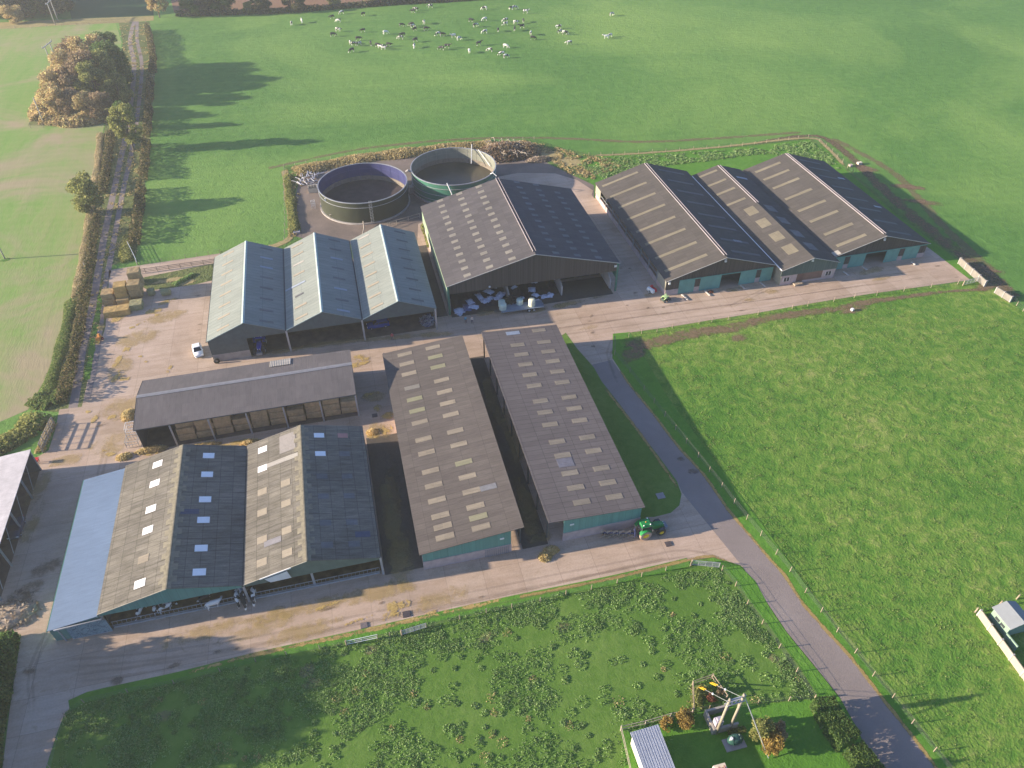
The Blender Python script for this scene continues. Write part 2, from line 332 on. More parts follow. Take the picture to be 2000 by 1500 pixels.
def concretemat():
    m, nt, b = newmat('yard concrete'); v = pos(nt)
    br = N(nt, 'ShaderNodeTexBrick'); br.offset = 0; br.inputs['Scale'].default_value = 1; br.inputs['Brick Width'].default_value = 5.2; br.inputs['Row Height'].default_value = 4.6
    br.inputs['Mortar Size'].default_value = 0.03; br.inputs['Mortar Smooth'].default_value = 0.5; br.inputs['Bias'].default_value = 0.0
    br.inputs['Color1'].default_value = (0.46, 0.345, 0.262, 1); br.inputs['Color2'].default_value = (0.52, 0.405, 0.318, 1); br.inputs['Mortar'].default_value = (0.29, 0.215, 0.165, 1)
    wob = N(nt, 'ShaderNodeVectorMath', operation='ADD'); nz = N(nt, 'ShaderNodeTexNoise'); nz.inputs['Scale'].default_value = 0.6; nt.links.new(v, nz.inputs['Vector'])
    sc = N(nt, 'ShaderNodeVectorMath', operation='SCALE'); sc.inputs['Scale'].default_value = 0.12; nt.links.new(nz.outputs['Color'], sc.inputs[0])
    nt.links.new(v, wob.inputs[0]); nt.links.new(sc.outputs[0], wob.inputs[1]); nt.links.new(wob.outputs[0], br.inputs['Vector'])
    f = noise(nt, v, 0.09, 6, 0.65, dist=0.7); c = mixc(nt, 1.0, br.outputs[0], ramp(nt, f, [(0.32, (0.78, 0.76, 0.72)), (0.5, (0.97, 0.95, 0.93)), (0.68, (1.1, 1.08, 1.08))]), 'MULTIPLY')
    f2 = noise(nt, pos(nt, (0.3, 2.0, 1), (0, 0, 0)), 0.5, 5, 0.7); c = mixc(nt, 1.0, c, ramp(nt, f2, [(0.35, (0.88, 0.85, 0.80)), (0.65, (1.05, 1.05, 1.05))]), 'MULTIPLY')
    f3 = noise(nt, v, 0.35, 5, 0.7, dist=1.0); c = mixc(nt, ramp(nt, f3, [(0.60, (0, 0, 0)), (0.72, (0.55, 0.55, 0.55))]), c, (0.30, 0.21, 0.12))
    f4 = noise(nt, v, 4, 4, 0.7); c = mixc(nt, 1.0, c, ramp(nt, f4, [(0.3, (0.87, 0.87, 0.87)), (0.7, (1.08, 1.08, 1.08))]), 'MULTIPLY')
    nt.links.new(c, b.inputs['Base Color']); b.inputs['Roughness'].default_value = 0.85; bump(nt, b, f4, 0.2, 0.03); return m
M_CONC = concretemat()
M_MUD = patchmat('mud', [(0.3, (0.13, 0.085, 0.055)), (0.7, (0.25, 0.165, 0.11))], 0.55, 0.68, 0.35, 0.8, maxa=0.7)
M_MUDTHIN = patchmat('thin mud', [(0.3, (0.20, 0.13, 0.08)), (0.7, (0.30, 0.21, 0.13))], 0.5, 0.7, 0.3, 0.9, maxa=0.5)
M_STRAW = patchmat('loose straw', [(0.25, (0.28, 0.19, 0.07)), (0.5, (0.48, 0.34, 0.12)), (0.75, (0.66, 0.50, 0.22))], 1.3, 0.95, 0.14, 0.95, maxa=0.85)
M_STRAWTHIN = patchmat('straw dust', [(0.25, (0.34, 0.24, 0.09)), (0.75, (0.55, 0.41, 0.16))], 0.45, 0.85, 0.4, 0.9, maxa=0.45)
M_STAIN = patchmat('yard stain', [(0.3, (0.10, 0.075, 0.05)), (0.7, (0.20, 0.14, 0.09))], 1.5, 0.9, 0.45, 0.9, maxa=0.5)
M_DRYP = patchmat('dead grass', [(0.3, (0.24, 0.20, 0.08)), (0.7, (0.46, 0.36, 0.18))], 0.6, 0.55, 0.2, 0.85)
M_BARE = patchmat('thin bare grass', [(0.3, (0.20, 0.18, 0.08)), (0.7, (0.34, 0.28, 0.15))], 0.9, 0.75, 0.45, 0.9, maxa=0.55)
M_EDGE = patchmat('dead leaf fringe', [(0.3, (0.30, 0.21, 0.07)), (0.7, (0.50, 0.36, 0.14))], 1.2, 0.75, 0.3, 0.7, maxa=0.8)
M_REDMUD = patchmat('red soil', [(0.3, (0.17, 0.11, 0.07)), (0.7, (0.30, 0.20, 0.13))], 0.5, 0.78, 0.4, 0.9, maxa=.7)
M_GRASSP = patchmat('grass tuft patch', [(0.3, (0.05, 0.13, 0.02)), (0.7, (0.12, 0.24, 0.04))], 0.9, 0.5, 0.12, 0.8)

# one sheet out to the horizon; its cells near the farm are fine enough for soft undulation
me = bpy.data.meshes.new('ground'); me.from_pydata([(-3000, -1500, 0), (3000, -1500, 0), (3000, 5000, 0), (-3000, 5000, 0)], [], [(0, 1, 2, 3)]); me.materials.append(G_NORTH)
tag(link('ground', me), 'green pasture running to the horizon', None, None, 'structure')
poly_sheet('west_field', [(-900, 75), (0, 53), (110, 48), (226, 45), (238, 84), (222, 160), (203, 245), (186, 360), (168, 470), (142, 560), (122, 650), (88, 740), (55, 800), (-60, 850), (-900, 1000)], 0.010, G_WEST)
poly_sheet('far_ploughed_field', [(318, -60), (340, 24), (420, 27), (600, 17), (690, 10), (760, 2), (900, -8), (1020, -22), (1100, -60)], 0.012, G_FAR)
poly_sheet('far_meadow', [(120, -60), (140, 38), (200, 36), (300, 30), (300, -60)], 0.014, G_DARK)
poly_sheet('wood_floor', [(130, 130), (105, 150), (80, 180), (55, 245), (110, 246), (205, 239), (232, 165), (238, 110), (180, 108)], 0.016, G_TRACK)
poly_sheet('far_verge', [(-900, 58), (-900, 88), (0, 57), (110, 50), (250, 44), (300, 40), (300, 31), (120, 38), (0, 44)], 0.018, G_DRY)
poly_sheet('track_verge', [(232, 45), (292, 42), (305, 120), (298, 200), (290, 300), (280, 390), (266, 500), (215, 520), (206, 640), (172, 740), (160, 800), (112, 805), (58, 800), (92, 735), (125, 650), (145, 560), (170, 470), (188, 360), (205, 245), (224, 160), (240, 84)], 0.022, G_TRACK)
poly_sheet('east_pasture', [(1150, 640), (1895, 549), (1925, 552), (2000, 610), (2700, 950), (3000, 1800), (1300, 1800), (1230, 1000)], 0.012, G_EAST)
poly_sheet('south_paddock', [(95, 1520), (112, 1440), (128, 1395), (168, 1366), (350, 1330), (500, 1288), (1150, 1130), (1395, 1085), (1460, 1090), (1600, 1312), (1640, 1362), (1760, 1700), (-40, 1900)], 0.016, G_SOUTH)
poly_sheet('bank', [(555, 326), (620, 316), (700, 303), (900, 283), (1045, 272), (1105, 290), (1160, 302), (1310, 292), (1450, 283), (1578, 268), (1622, 292), (1662, 335), (1760, 415), (1876, 505), (1912, 548), (1600, 540), (700, 500), (470, 500), (425, 506), (430, 490), (560, 478), (566, 440)], 0.020, G_ROUGH)
poly_sheet('north_bank_lush', [(1120, 315), (1160, 306), (1310, 296), (1450, 287), (1578, 273), (1615, 292), (1655, 335), (1750, 418), (1870, 508), (1895, 543), (1700, 480), (1250, 400), (1160, 365)], 0.024, G_VERGE)
poly_sheet('silo_yard', [(585, 350), (650, 322), (800, 300), (960, 288), (1040, 300), (1075, 322), (1135, 350), (1160, 362), (1160, 420), (835, 470), (700, 480), (600, 468), (578, 462), (573, 400)], 0.028, M_GRAVEL)
# concrete yard with its apron, paths and the lane end
poly_sheet('yard', [(213, 528), (262, 520), (430, 495), (440, 512), (425, 560), [-28.6, 146], [14, 146.5], [16, 158], [24, 162], (975, 345), (1010, 338), (1085, 339), (1128, 352), (1158, 372), [60.6, 162], [60.6, 160], [123.5, 159],
     (1817, 487), (1895, 547), (1700, 574), (1600, 590), (1480, 611), (1390, 625), (1300, 640), (1215, 652), (1200, 660), (1195, 690), (1225, 752), (1330, 880), (1420, 995), (1500, 1090), (1540, 1150), (1480, 1130), (1445, 1104), (1395, 1088), (1340, 1096), (1200, 1130), (1000, 1170), (850, 1203), (700, 1238), (500, 1281),
     (350, 1321), (200, 1356), (150, 1375), (127, 1392), (112, 1430), (90, 1500), (60, 1700), (-60, 1700), (5, 1500), (20, 1380), (40, 1250), (-10, 1180), (-300, 1260), (-300, 980), (60, 900), (95, 880), (108, 840), (116, 800), (160, 795), (172, 740), (206, 640), (212, 560)], 0.034, M_CONC)
poly_sheet('lane', [(1155, 713), (1195, 703), (1227, 750), (1277, 812), (1325, 875), (1375, 930), (1420, 995), (1462, 1045), (1500, 1090), (1532, 1125), (1567, 1180), (1612, 1232), (1662, 1287), (1707, 1345), (1750, 1400), (1782, 1440), (1817, 1487), (1960, 1700), (1790, 1700), (1697, 1475), (1675, 1425), (1640, 1362), (1600, 1312), (1537, 1235), (1500, 1180), (1450, 1107), (1385, 1027), (1332, 962), (1322, 940), (1287, 892), (1250, 845), (1212, 792), (1175, 750)], 0.042, M_ASPH)
poly_sheet('lawn_strip', [[34.5, 107], (1105, 650), (1128, 682), (1160, 718), (1175, 745), (1212, 792), (1250, 845), (1287, 892), (1322, 940), (1331, 965), (1327, 987), (1310, 1002), (1278, 1010), (1262, 1010), [34.9, 62.2], [34.9, 107]], 0.046, G_SOUTH)
poly_sheet('corner_verge', [(1197, 652), (1230, 649), (1260, 700), (1300, 770), (1400, 905), (1500, 1040), (1640, 1235), (1760, 1378), (1850, 1490), (1990, 1700), (1955, 1700), (1812, 1480), (1746, 1392), (1660, 1280), (1567, 1176), (1500, 1086), (1420, 990), (1375, 927), (1325, 872), (1277, 809), (1227, 747), (1196, 700)], 0.050, G_VERGE)
poly_sheet('west_verge', [(1340, 1098), (1395, 1090), (1445, 1106), (1475, 1135), (1500, 1182), (1537, 1237), (1600, 1314), (1640, 1364), (1675, 1427), (1697, 1477), (1640, 1430), (1560, 1300), (1480, 1195), (1420, 1118), (1395, 1104)], 0.054, G_VERGE)
poly_sheet('garden_lawn', [(1212, 1427), (1353, 1392), (1385, 1385), (1592, 1366), (1610, 1380), (1720, 1600), (1230, 1600)], 0.030, G_VERGE)
poly_sheet('dry_strip', [(262, 548), (285, 541), (420, 514), (414, 548), (380, 556), (337, 562), (290, 568)], 0.040, G_TRACK)
strip('paddock_verge', [(135, 1378), (170, 1362), (350, 1322), (500, 1284), (700, 1240), (850, 1206), (1000, 1173), (1200, 1132), (1345, 1098)], 1.4, 0.058, G_VERGE, soft=False)
strip('yard_edge_straw', [(350, 1318), (500, 1279), (700, 1236), (850, 1201), (1000, 1168)], 1.1, 0.064, M_STRAW, kind='stuff')
# wheel ruts of the farm track
for k, (nm, pts) in enumerate((('left', [(262, 42), (254, 80), (262, 130), (252, 230), (236, 310), (222, 375), (206, 450), (197, 500), (185, 575), (175, 625), (160, 687), (151, 750), (142, 800)]), ('right', [(268, 42), (268, 80), (277, 130), (268, 230), (254, 310), (240, 375), (228, 440), (217, 500), (208, 545)]))):
    strip('track', pts, 1.5 if k == 0 else 1.2, 0.030+0.004*k, M_TRACK, soft=False)
strip('track_edge', [(208, 545), (203, 575), (195, 650), (184, 720), (170, 780)], 1.0, 0.060, M_TRACK, soft=False)
strip('weedy_crack', [(200, 560), (190, 620), (180, 680), (168, 750)], 1.5, 0.068, M_GRASSP, kind='stuff')
# mud and worn ground
strip('mud_track', [(1470, 281), (1560, 266), (1610, 270), (1660, 305), (1700, 345), (1770, 410), (1870, 492), (1935, 540), (1990, 590)], lambda t: 2+3.2*min(1, t*1.6), 0.026, M_MUD, kind='stuff')
strip('worn_field_edge', [(520, 330), (700, 292), (900, 272), (1080, 270), (1250, 277), (1400, 270), (1570, 258)], 2.2, 0.030, M_MUDTHIN, kind='stuff')
strip('worn_field_edge', [(1620, 268), (1700, 310), (1760, 350), (1850, 450), (1960, 545)], 3.4, 0.0262, M_MUDTHIN, kind='stuff')
strip('muddy_field_edge', [(1205, 668), (1260, 672), (1330, 655), (1430, 640), (1500, 622), (1620, 605), (1730, 585), (1850, 570), (1940, 565)], lambda t: 5.0-3.8*t, 0.066, M_REDMUD, kind='stuff')
patches('mud_patch', [(1445, 660, 3.2, 1.6, 0.1), (1665, 606, 4.5, 1.6, 0.1), (1235, 690, 4.5, 3.0, 0.9), (1930, 530, 4.5, 3.5, 0.4), (1690, 330, 4, 3, -0.7), (1925, 560, 4, 2, 0.2), (1800, 395, 7, 2, -.5), (1770, 365, 6, 2, -.5)], 0.070, M_REDMUD)
patches('bare_patch', [(610, 1335, 1.6, 1.0, 0), (725, 1270, 1.3, .8, 0), (600, 1310, 1.5, 1.2, .5), (950, 1245, 1.8, .9, .4), (1100, 1225, 1.3, .8, 0), (1512, 1287, 1.2, .9, -.7), (320, 1400, 1.5, 1, 0), (1530, 1300, 1, .7, 0)], 0.072, M_BARE)
for pts in ([(1205, 712), (1227, 748), (1277, 810), (1325, 873), (1375, 928), (1420, 993), (1462, 1043), (1500, 1088), (1532, 1123), (1567, 1178), (1612, 1230), (1662, 1285), (1707, 1343), (1750, 1398), (1782, 1438), (1817, 1485), (1880, 1575)], [(1330, 962), (1250, 847), (1175, 750)], [(1440, 1103), (1395, 1087), (1340, 1095), (1200, 1129), (1000, 1169)]):
    strip('lane_edge', pts, 0.8, 0.0735, M_EDGE, kind='stuff')
strip('dry_bank_edge', [(556, 330), (561, 380), (568, 430), (563, 468), (500, 490), (430, 503)], 2.2, 0.074, M_DRYP, kind='stuff', step=1.5)
strip('dry_bank_edge', [(1160, 304), (1250, 300), (1400, 288), (1575, 270), (1612, 286), (1650, 325)], 1.5, 0.075, M_DRYP, kind='stuff', step=1.5)
strip('dry_bank_edge', [(590, 335), (680, 318), (780, 305), (880, 292), (1040, 277)], 5, 0.076, M_DRYP, kind='stuff')
patches('dry_bank_grass', [(1105, 315, 7, 4, -.6), (1075, 300, 5, 3, -.5), (1150, 335, 5, 3, -.5), (330, 548, 5, 1.3, .1), (365, 552, 2.5, 1.2, .1)], 0.078, M_DRYP)
# straw and muck on the concrete
patches('straw_litter', [(225, 625, 2.2, 1.5, .2), (240, 615, 4, 1.3, .3), (300, 608, 3.0, 1.6, .2), (325, 590, 3, 1.2, .4), (275, 632, 1.6, .8, .5), (258, 640, 1.0, .6, 0), (308, 615, 1.2, .8, 0), (246, 683, 1.2, 1.6, 0), (230, 705, .9, 3.4, -.25), (228, 735, .9, 3, -.2), (198, 640, 1.2, 2, 0), (190, 655, 1.8, 1.5, .6),
    (275, 697, .7, .5, 0), (282, 707, 1.0, .6, 0), (330, 722, .7, 2.0, -.3), (245, 740, 1.6, 1.0, 0), (205, 880, 1.0, .8, 0), (185, 818, .8, 2, -.3), (220, 815, 1.5, 1, 0), (170, 805, 1.2, .6, 0), (245, 808, 1.2, .9, 0),
    (235, 893, 1.5, 1.1, 0), (215, 888, 1.3, .9, 0), (350, 878, 6, .9, .1), (300, 884, 2.6, 1.1, .1), (450, 868, 8, .8, .1), (610, 862, 6, .8, .1), (725, 770, 2.4, 1.1, .1), (730, 850, 2.0, 1.4, .3), (755, 840, 2, 2, 0), (740, 800, 1.5, 2, 0), (760, 812, 2, 1.5, 0), (700, 712, 3.5, 1.2, .2), (705, 700, 3, 2, 0),
    (1068, 1083, 1.5, 1.1, .5), (1075, 1075, 1.0, .8, 0), (1070, 1090, .9, .7, 0), (770, 1190, 1.8, 2.0, 0), (760, 1203, 2.4, 1.0, 0.2), (790, 1180, 1.6, 1.0, 0), (850, 1195, 2, .5, .1), (640, 1183, 3.2, .5, .2), (700, 1212, 4, .4, .15)], 0.084, M_STRAW)
strip('straw_dust', [(300, 1262), (400, 1235), (520, 1205), (640, 1180), (760, 1152), (830, 1135)], 3.4, 0.082, M_STRAWTHIN, kind='stuff')
strip('straw_dust', [(420, 700), (520, 690), (640, 672), (740, 662), (830, 655), (900, 650)], 2.5, 0.0815, M_STRAWTHIN, kind='stuff')
patches('straw_dust', [(240, 800, 6, 4, 0), (215, 870, 5, 4, 0), (270, 660, 6, 4, .3), (320, 620, 6, 3, .2), (235, 720, 3, 6, -.2), (740, 840, 3, 3, 0), (730, 775, 3, 2, 0), (860, 1170, 6, 2, .1), (600, 1230, 8, 2, .1), (500, 1225, 8, 2.5, .1)], 0.0835, M_STRAWTHIN)
strip('straw_dust', [(930, 640), (960, 668), (950, 690)], 4, 0.0815, M_STRAWTHIN, kind='stuff')
patches('silage_spill', [(1120, 592, 5, 1.2, .1), (1095, 597, 3, 1.2, .1), (1170, 580, 4, .8, .1), (1050, 606, 3, 1, .1), (950, 612, 4, 1.2, .1), (1150, 640, 4, 1.0, .1), (1268, 577, 1.6, .9, 0), (1350, 565, 3, .7, 0), (1440, 565, 4, 1.2, 0), (1500, 570, 3, 1.5, -.3), (1700, 530, 5, 1.6, .1), (1470, 585, 3, .8, 0), (1720, 545, 4, 1, .1), (330, 1200, 1, 1, 0),
    (75, 960, 2, 7, -.15), (65, 1020, 1.4, 7, -.15), (130, 900, 4, 2, 0), (560, 650, 5, 2, .1), (640, 640, 6, 1.5, .1), (780, 1090, 3, 7, -.1), (765, 1000, 2.4, 12, -.05), (1030, 1000, 2, 10, -.05), (1000, 850, 2, 12, -.05), (960, 780, 1.6, 10, 0), (1060, 1050, 3, 1.4, .1)], 0.090, M_STRAWTHIN)
patches('yard_stain', [(1155, 618, .9, .4, .8), (1152, 628, .7, .4, 0), (1157, 650, 1.0, .5, .5), (1158, 677, .7, .5, 0), (1265, 602, .6, .5, 0), (1295, 601, .6, .4, 0), (1241, 573, .8, .5, 0), (1225, 597, .5, .4, 0), (1320, 594, .6, .4, 0), (1352, 922, 1.3, .9, 0), (1330, 897, 1.0, .7, 0), (1230, 525, .6, .4, 0), (1830, 520, 1.0, .5, 0), (1868, 542, .9, .3, 0), (385, 578, 1.2, .5, 0), (345, 585, .9, .3, 0),
    (391, 634, .8, .25, 0), (389, 645, .7, .2, 0), (389, 651, .7, .2, 0), (425, 1274, 1.0, .4, .3), (462, 1268, .6, .25, .3), (745, 1178, .6, .25, .5), (640, 1190, 1.6, .3, .1), (940, 1166, .5, .3, 0), (1450, 607, 1.2, .4, 0), (1600, 553, 1.2, .3, .1), (200, 830, 1.5, .6, .3), (55, 1310, 1.6, 1, 0), (230, 1330, 1.2, .8, 0), (340, 1300, 1.4, .5, .1), (60, 1150, 2.5, 1.8, 0), (40, 1170, 3, 2, 0), (90, 1110, 3, 2, .5), (1010, 760, 1.2, 8, 0), (770, 940, 1.4, 9, 0)], 0.098, M_STAIN)
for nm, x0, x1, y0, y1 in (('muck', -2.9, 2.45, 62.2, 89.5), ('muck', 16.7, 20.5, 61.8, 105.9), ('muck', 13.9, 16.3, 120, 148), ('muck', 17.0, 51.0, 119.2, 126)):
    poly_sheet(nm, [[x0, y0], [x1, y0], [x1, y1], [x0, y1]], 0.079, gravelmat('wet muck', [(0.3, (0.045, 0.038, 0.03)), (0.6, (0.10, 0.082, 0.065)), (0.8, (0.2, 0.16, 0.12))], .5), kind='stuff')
M_TYREMARK = patchmat('tyre marks', [(0.3, (0.16, 0.115, 0.08)), (0.7, (0.24, 0.18, 0.13))], 0.5, 0.62, 0.5, 0.9, maxa=0.16)
for k, pts in enumerate(([(930, 655), (1060, 632), (1200, 612), (1400, 585), (1600, 556), (1800, 528)], [(960, 668), (1100, 640), (1300, 612), (1500, 585), (1700, 555)], [(120, 1290), (300, 1275), (520, 1240), (760, 1190), (1000, 1140), (1200, 1100), (1340, 1075), (1430, 1100)], [(140, 1320), (350, 1290), (560, 1250), (800, 1200), (1050, 1148), (1300, 1090)], [(1200, 655), (1185, 690), (1205, 740)], [(60, 1400), (60, 1300), (120, 1180), (160, 1050), (190, 930), (210, 850)], [(1500, 560), (1470, 575), (1420, 600)], [(560, 700), (640, 690), (730, 676)])):
    for dd in (0, 14 if k < 5 else 9):
        strip('tyre_marks', [(a+dd*(.3 if k < 5 else 1), b+dd*(1 if k < 5 else .2)) for a, b in pts], 0.55, 0.0800+0.0002*k, M_TYREMARK, kind='stuff')
# drain covers and cracked slab joints
M_IRON = flat('drain iron', (0.10, 0.08, 0.08), 0.7)
def sheet_thing(name, label, cat, px, py, sx, sy, rz, mat, h=0.10, group=None):
    mb = MB(); x, y = at(px, py); mb.cbox(0, 0, 0, sx, sy, h); nb = max(3, int(sx/0.12))
    for k in range(nb): mb.cbox(-sx/2+(k+.5)*sx/nb, 0, h, sx/nb*0.5, sy*0.9, 0.012)
    o = mb.build(name, mat); o.location = (x, y, 0.04); o.rotation_euler = (0, 0, rz); return tag(o, label, cat, group)
sheet_thing('drain_cover', 'dark square drain cover in the concrete in front of the green tractor', 'drain cover', 1305, 1063, 0.9, 0.8, 0, M_IRON)
sheet_thing('drain_cover', 'square drain cover in the south yard beside the straw heap near the paddock fence', 'drain cover', 794, 1200, 1.0, 0.9, 0, M_IRON)
sheet_thing('drain_cover', 'faint worn square drain cover left of the darker cover in the south yard', 'drain cover', 711, 1222, 0.9, 0.8, 0, flat('worn iron', (0.22, 0.18, 0.17)))
sheet_thing('drain_cover', 'square drain cover in the alley right of the straw barn end', 'drain cover', 732, 812, 0.9, 0.8, 0, M_IRON)
sheet_thing('manhole_cover', 'pale manhole slab in the shaded grass right of the long shed', 'manhole', 1290, 969, 1.2, 1.1, 0, flat('old concrete slab', (0.35, 0.32, 0.31)))

# ================================================================ BUILDINGS
def slab(mb, x0, z0, x1, z1, y0, y1, th=0.09, mi=0):
    """roof plane falling along X between two Y lines"""
    return mb.add([(x0,y0,z0-th),(x1,y0,z1-th),(x1,y1,z1-th),(x0,y1,z0-th),(x0,y0,z0),(x1,y0,z1),(x1,y1,z1),(x0,y1,z0)], [(0,3,2,1),(4,5,6,7),(0,1,5,4),(1,2,6,5),(2,3,7,6),(3,0,4,7)], mi)
def light_sheet(P, plane, x0, x1, y0, y1, mat, name='rooflight'):
    (ax, az, bx, bz) = plane; f = lambda x: az+(bz-az)*(x-ax)/(bx-ax)+0.035
    mb = MB(); slab(mb, x0, f(x0), x1, f(x1), y0, y1, 0.03)
    if abs(y1-y0) > 0.7:                       # corrugations of the sheet
        n = int((y1-y0)/0.3)
        for k in range(n): 
            y = y0+(k+.5)*(y1-y0)/n; mb.add([(x0,y-.03,f(x0)),(x1,y-.03,f(x1)),(x1,y,f(x1)+.02),(x0,y,f(x0)+.02),(x1,y+.03,f(x1)),(x0,y+.03,f(x0))], [(0,1,2,3),(3,2,4,5)])
    return mb.build(name, mat, P)
def part(P, name, mat, fn, smooth=False):
    mb = MB(); fn(mb); return mb.build(name, mat, P, smooth)
def posts(P, name, spots, w, z1, mat, z0=0.0):
    for (x, y) in spots:
        part(P, name, mat, lambda m: (m.box(x-w/2, y-w*0.3, z0, x+w/2, y-w*0.2, z1), m.box(x-w/2, y+w*0.2, z0, x+w/2, y+w*0.3, z1), m.box(x-w*0.06, y-w*0.2, z0, x+w*0.06, y+w*0.2, z1)))
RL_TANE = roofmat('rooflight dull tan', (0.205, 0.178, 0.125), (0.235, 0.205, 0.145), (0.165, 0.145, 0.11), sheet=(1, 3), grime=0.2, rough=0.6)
RL_CREAM = roofmat('rooflight cream', (0.38, 0.35, 0.31), (0.42, 0.39, 0.34), (0.35, 0.32, 0.29), sheet=(1, 3), grime=0.2, rough=0.6)
RL_TAN = roofmat('rooflight tan', (0.27, 0.23, 0.175), (0.32, 0.27, 0.20), (0.24, 0.20, 0.16), sheet=(1, 3), grime=0.2, rough=0.6)
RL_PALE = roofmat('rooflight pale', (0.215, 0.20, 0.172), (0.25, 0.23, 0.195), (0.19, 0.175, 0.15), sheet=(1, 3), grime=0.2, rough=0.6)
RL_WHITE = flat('new white rooflight', (0.92, 0.89, 0.86), 0.5, var=0.04)
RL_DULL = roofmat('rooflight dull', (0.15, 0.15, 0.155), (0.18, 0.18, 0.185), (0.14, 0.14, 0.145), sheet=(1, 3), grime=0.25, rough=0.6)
RL_ORANGE = flat('rooflight faded orange', (0.30, 0.255, 0.19), 0.6, var=0.1)
RL_BLUEGREY = flat('rooflight blue grey', (0.27, 0.31, 0.37), 0.5, var=0.1)
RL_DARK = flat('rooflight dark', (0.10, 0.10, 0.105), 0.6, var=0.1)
M_GREENCLAD = roofmat('green cladding', (0.13, 0.30, 0.26), (0.145, 0.325, 0.28), (0.09, 0.21, 0.18), 'Y', (1.0, 50), grime=0.15, streak=(0.5, 1.0), rough=0.6)
M_GREENDOOR = flat('green door sheet', (0.13, 0.30, 0.26), 0.6, var=0.12, scale=0.8)
M_BLOCK = flat('pink grey blockwork', (0.46, 0.36, 0.34), 0.9, var=0.14, scale=1.2)
M_PANEL = flat('concrete panel', (0.36, 0.33, 0.31), 0.9, var=0.18, scale=0.9)
M_STEEL = flat('galvanised steel', (0.42, 0.43, 0.44), 0.5, 0.3, var=0.1)
M_DSTEEL = flat('dark painted steel', (0.07, 0.075, 0.08), 0.6)
M_GSTEEL = flat('green painted steel', (0.05, 0.17, 0.12), 0.6)
M_YORK = roofmat('weathered boarding', (0.085, 0.070, 0.060), (0.125, 0.10, 0.085), (0.03, 0.025, 0.02), 'Y', (0.18, 30), grime=0.25, streak=(0.4, 1.5), seam=0.012)
M_BED = patchmat('bedding', [(0.3, (0.13, 0.085, 0.03)), (0.7, (0.25, 0.17, 0.07))], 0.9, -5, 0.1, 0)
M_FLOOR = flat('dirty barn floor', (0.13, 0.095, 0.07), 0.95, var=0.35, scale=0.6)
M_WHITE = flat('white painted metal', (0.75, 0.75, 0.74), 0.5, var=0.05)
M_TIMBER = flat('silvered timber', (0.36, 0.31, 0.25), 0.85, var=0.2, scale=2)
M_GUTTER = flat('dark gutter', (0.045, 0.05, 0.055), 0.6)
M_RIDGE = flat('pale ridge capping', (0.27, 0.235, 0.245), 0.7, var=0.1)

# ---- C: three-span green-grey machinery shed
RC = roofmat('green grey roof sheet', (0.235, 0.258, 0.232), (0.262, 0.284, 0.255), (0.16, 0.185, 0.175), 'X', (1.02, 3.65), rib=0.35, grime=0.17, seam=0.035)
Cb = wthing('machinery_shed', 'three span farm shed with pale green grey roofs and three ridges, open in front', 'shed', (-7.4, 116, 0))
Y0, Y1 = 116.0, 145.5
for k in range(3):
    a = -28.4+14*k; m_, b_ = a+7, a+14
    if k == 2: b_ = 13.7
    part(Cb, 'roof_slope', RC, lambda mb: slab(mb, a+(0.12 if k else 0), 5.1, m_, 8.0, Y0, Y1))
    part(Cb, 'roof_slope', RC, lambda mb: slab(mb, m_, 8.0, b_-(0.12 if k < 2 else 0), 5.1, Y0, Y1))
    part(Cb, 'ridge_cap', flat('pale green ridge', (0.42, 0.50, 0.45), 0.6), lambda mb: (slab(mb, m_-0.28, 7.93, m_, 8.05, Y0-.02, Y1+.02, .02), slab(mb, m_, 8.05, m_+0.28, 7.93, Y0-.02, Y1+.02, .02)))
    part(Cb, 'bargeboard', flat('pale green trim', (0.45, 0.52, 0.46), 0.6), lambda mb: mb.bar((a+.1, Y0-0.06, 5.06), (m_, Y0-0.06, 7.98), 0.06, 0.16))
    def gable(mb):
        mb.prism([(a+.1, Y0+0.2, 4.95), (b_-.1, Y0+0.2, 4.95), (m_, Y0+0.2, 7.85)], (0, 0.06, 0))
        mb.box(a+.1, Y0+.2, 4.35, b_-.1, Y0+.26, 4.95)
    part(Cb, 'gable_cladding', flat('dark green grey cladding', (0.085, 0.105, 0.105), 0.7), gable)
    def back(mb): mb.prism([(a+.1, Y1-0.3, 0), (b_-.1, Y1-0.3, 0), (b_-.1, Y1-0.3, 5.0), (m_, Y1-0.3, 7.85), (a+.1, Y1-0.3, 5.0)], (0, 0.06, 0))
    part(Cb, 'back_wall', flat('dark green grey cladding', (0.085, 0.105, 0.105), 0.7), back)
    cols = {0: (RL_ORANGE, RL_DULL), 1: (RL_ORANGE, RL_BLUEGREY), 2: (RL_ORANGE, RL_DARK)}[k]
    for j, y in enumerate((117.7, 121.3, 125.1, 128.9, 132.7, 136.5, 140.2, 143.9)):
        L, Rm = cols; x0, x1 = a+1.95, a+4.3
        if k == 1 and j == 2: L = RL_DARK; x0, x1 = a+2.1, a+3.8  # dark colour stands for the shadowy hole of a broken rooflight
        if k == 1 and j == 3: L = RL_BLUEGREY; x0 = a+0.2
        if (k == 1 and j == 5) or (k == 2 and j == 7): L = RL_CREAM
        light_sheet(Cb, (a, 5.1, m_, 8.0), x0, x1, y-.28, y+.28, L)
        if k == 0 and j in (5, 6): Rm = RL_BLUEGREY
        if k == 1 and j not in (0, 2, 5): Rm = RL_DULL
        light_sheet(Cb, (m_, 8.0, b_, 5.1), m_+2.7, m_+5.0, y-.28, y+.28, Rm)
for x in (-14.4, -0.5): part(Cb, 'valley_gutter', M_GUTTER, lambda mb: mb.box(x-.12, Y0-.1, 4.92, x+.12, Y1, 5.0))
part(Cb, 'side_gutter', M_GUTTER, lambda mb: mb.box(-28.55, Y0-.1, 4.85, -28.42, Y1, 4.98))
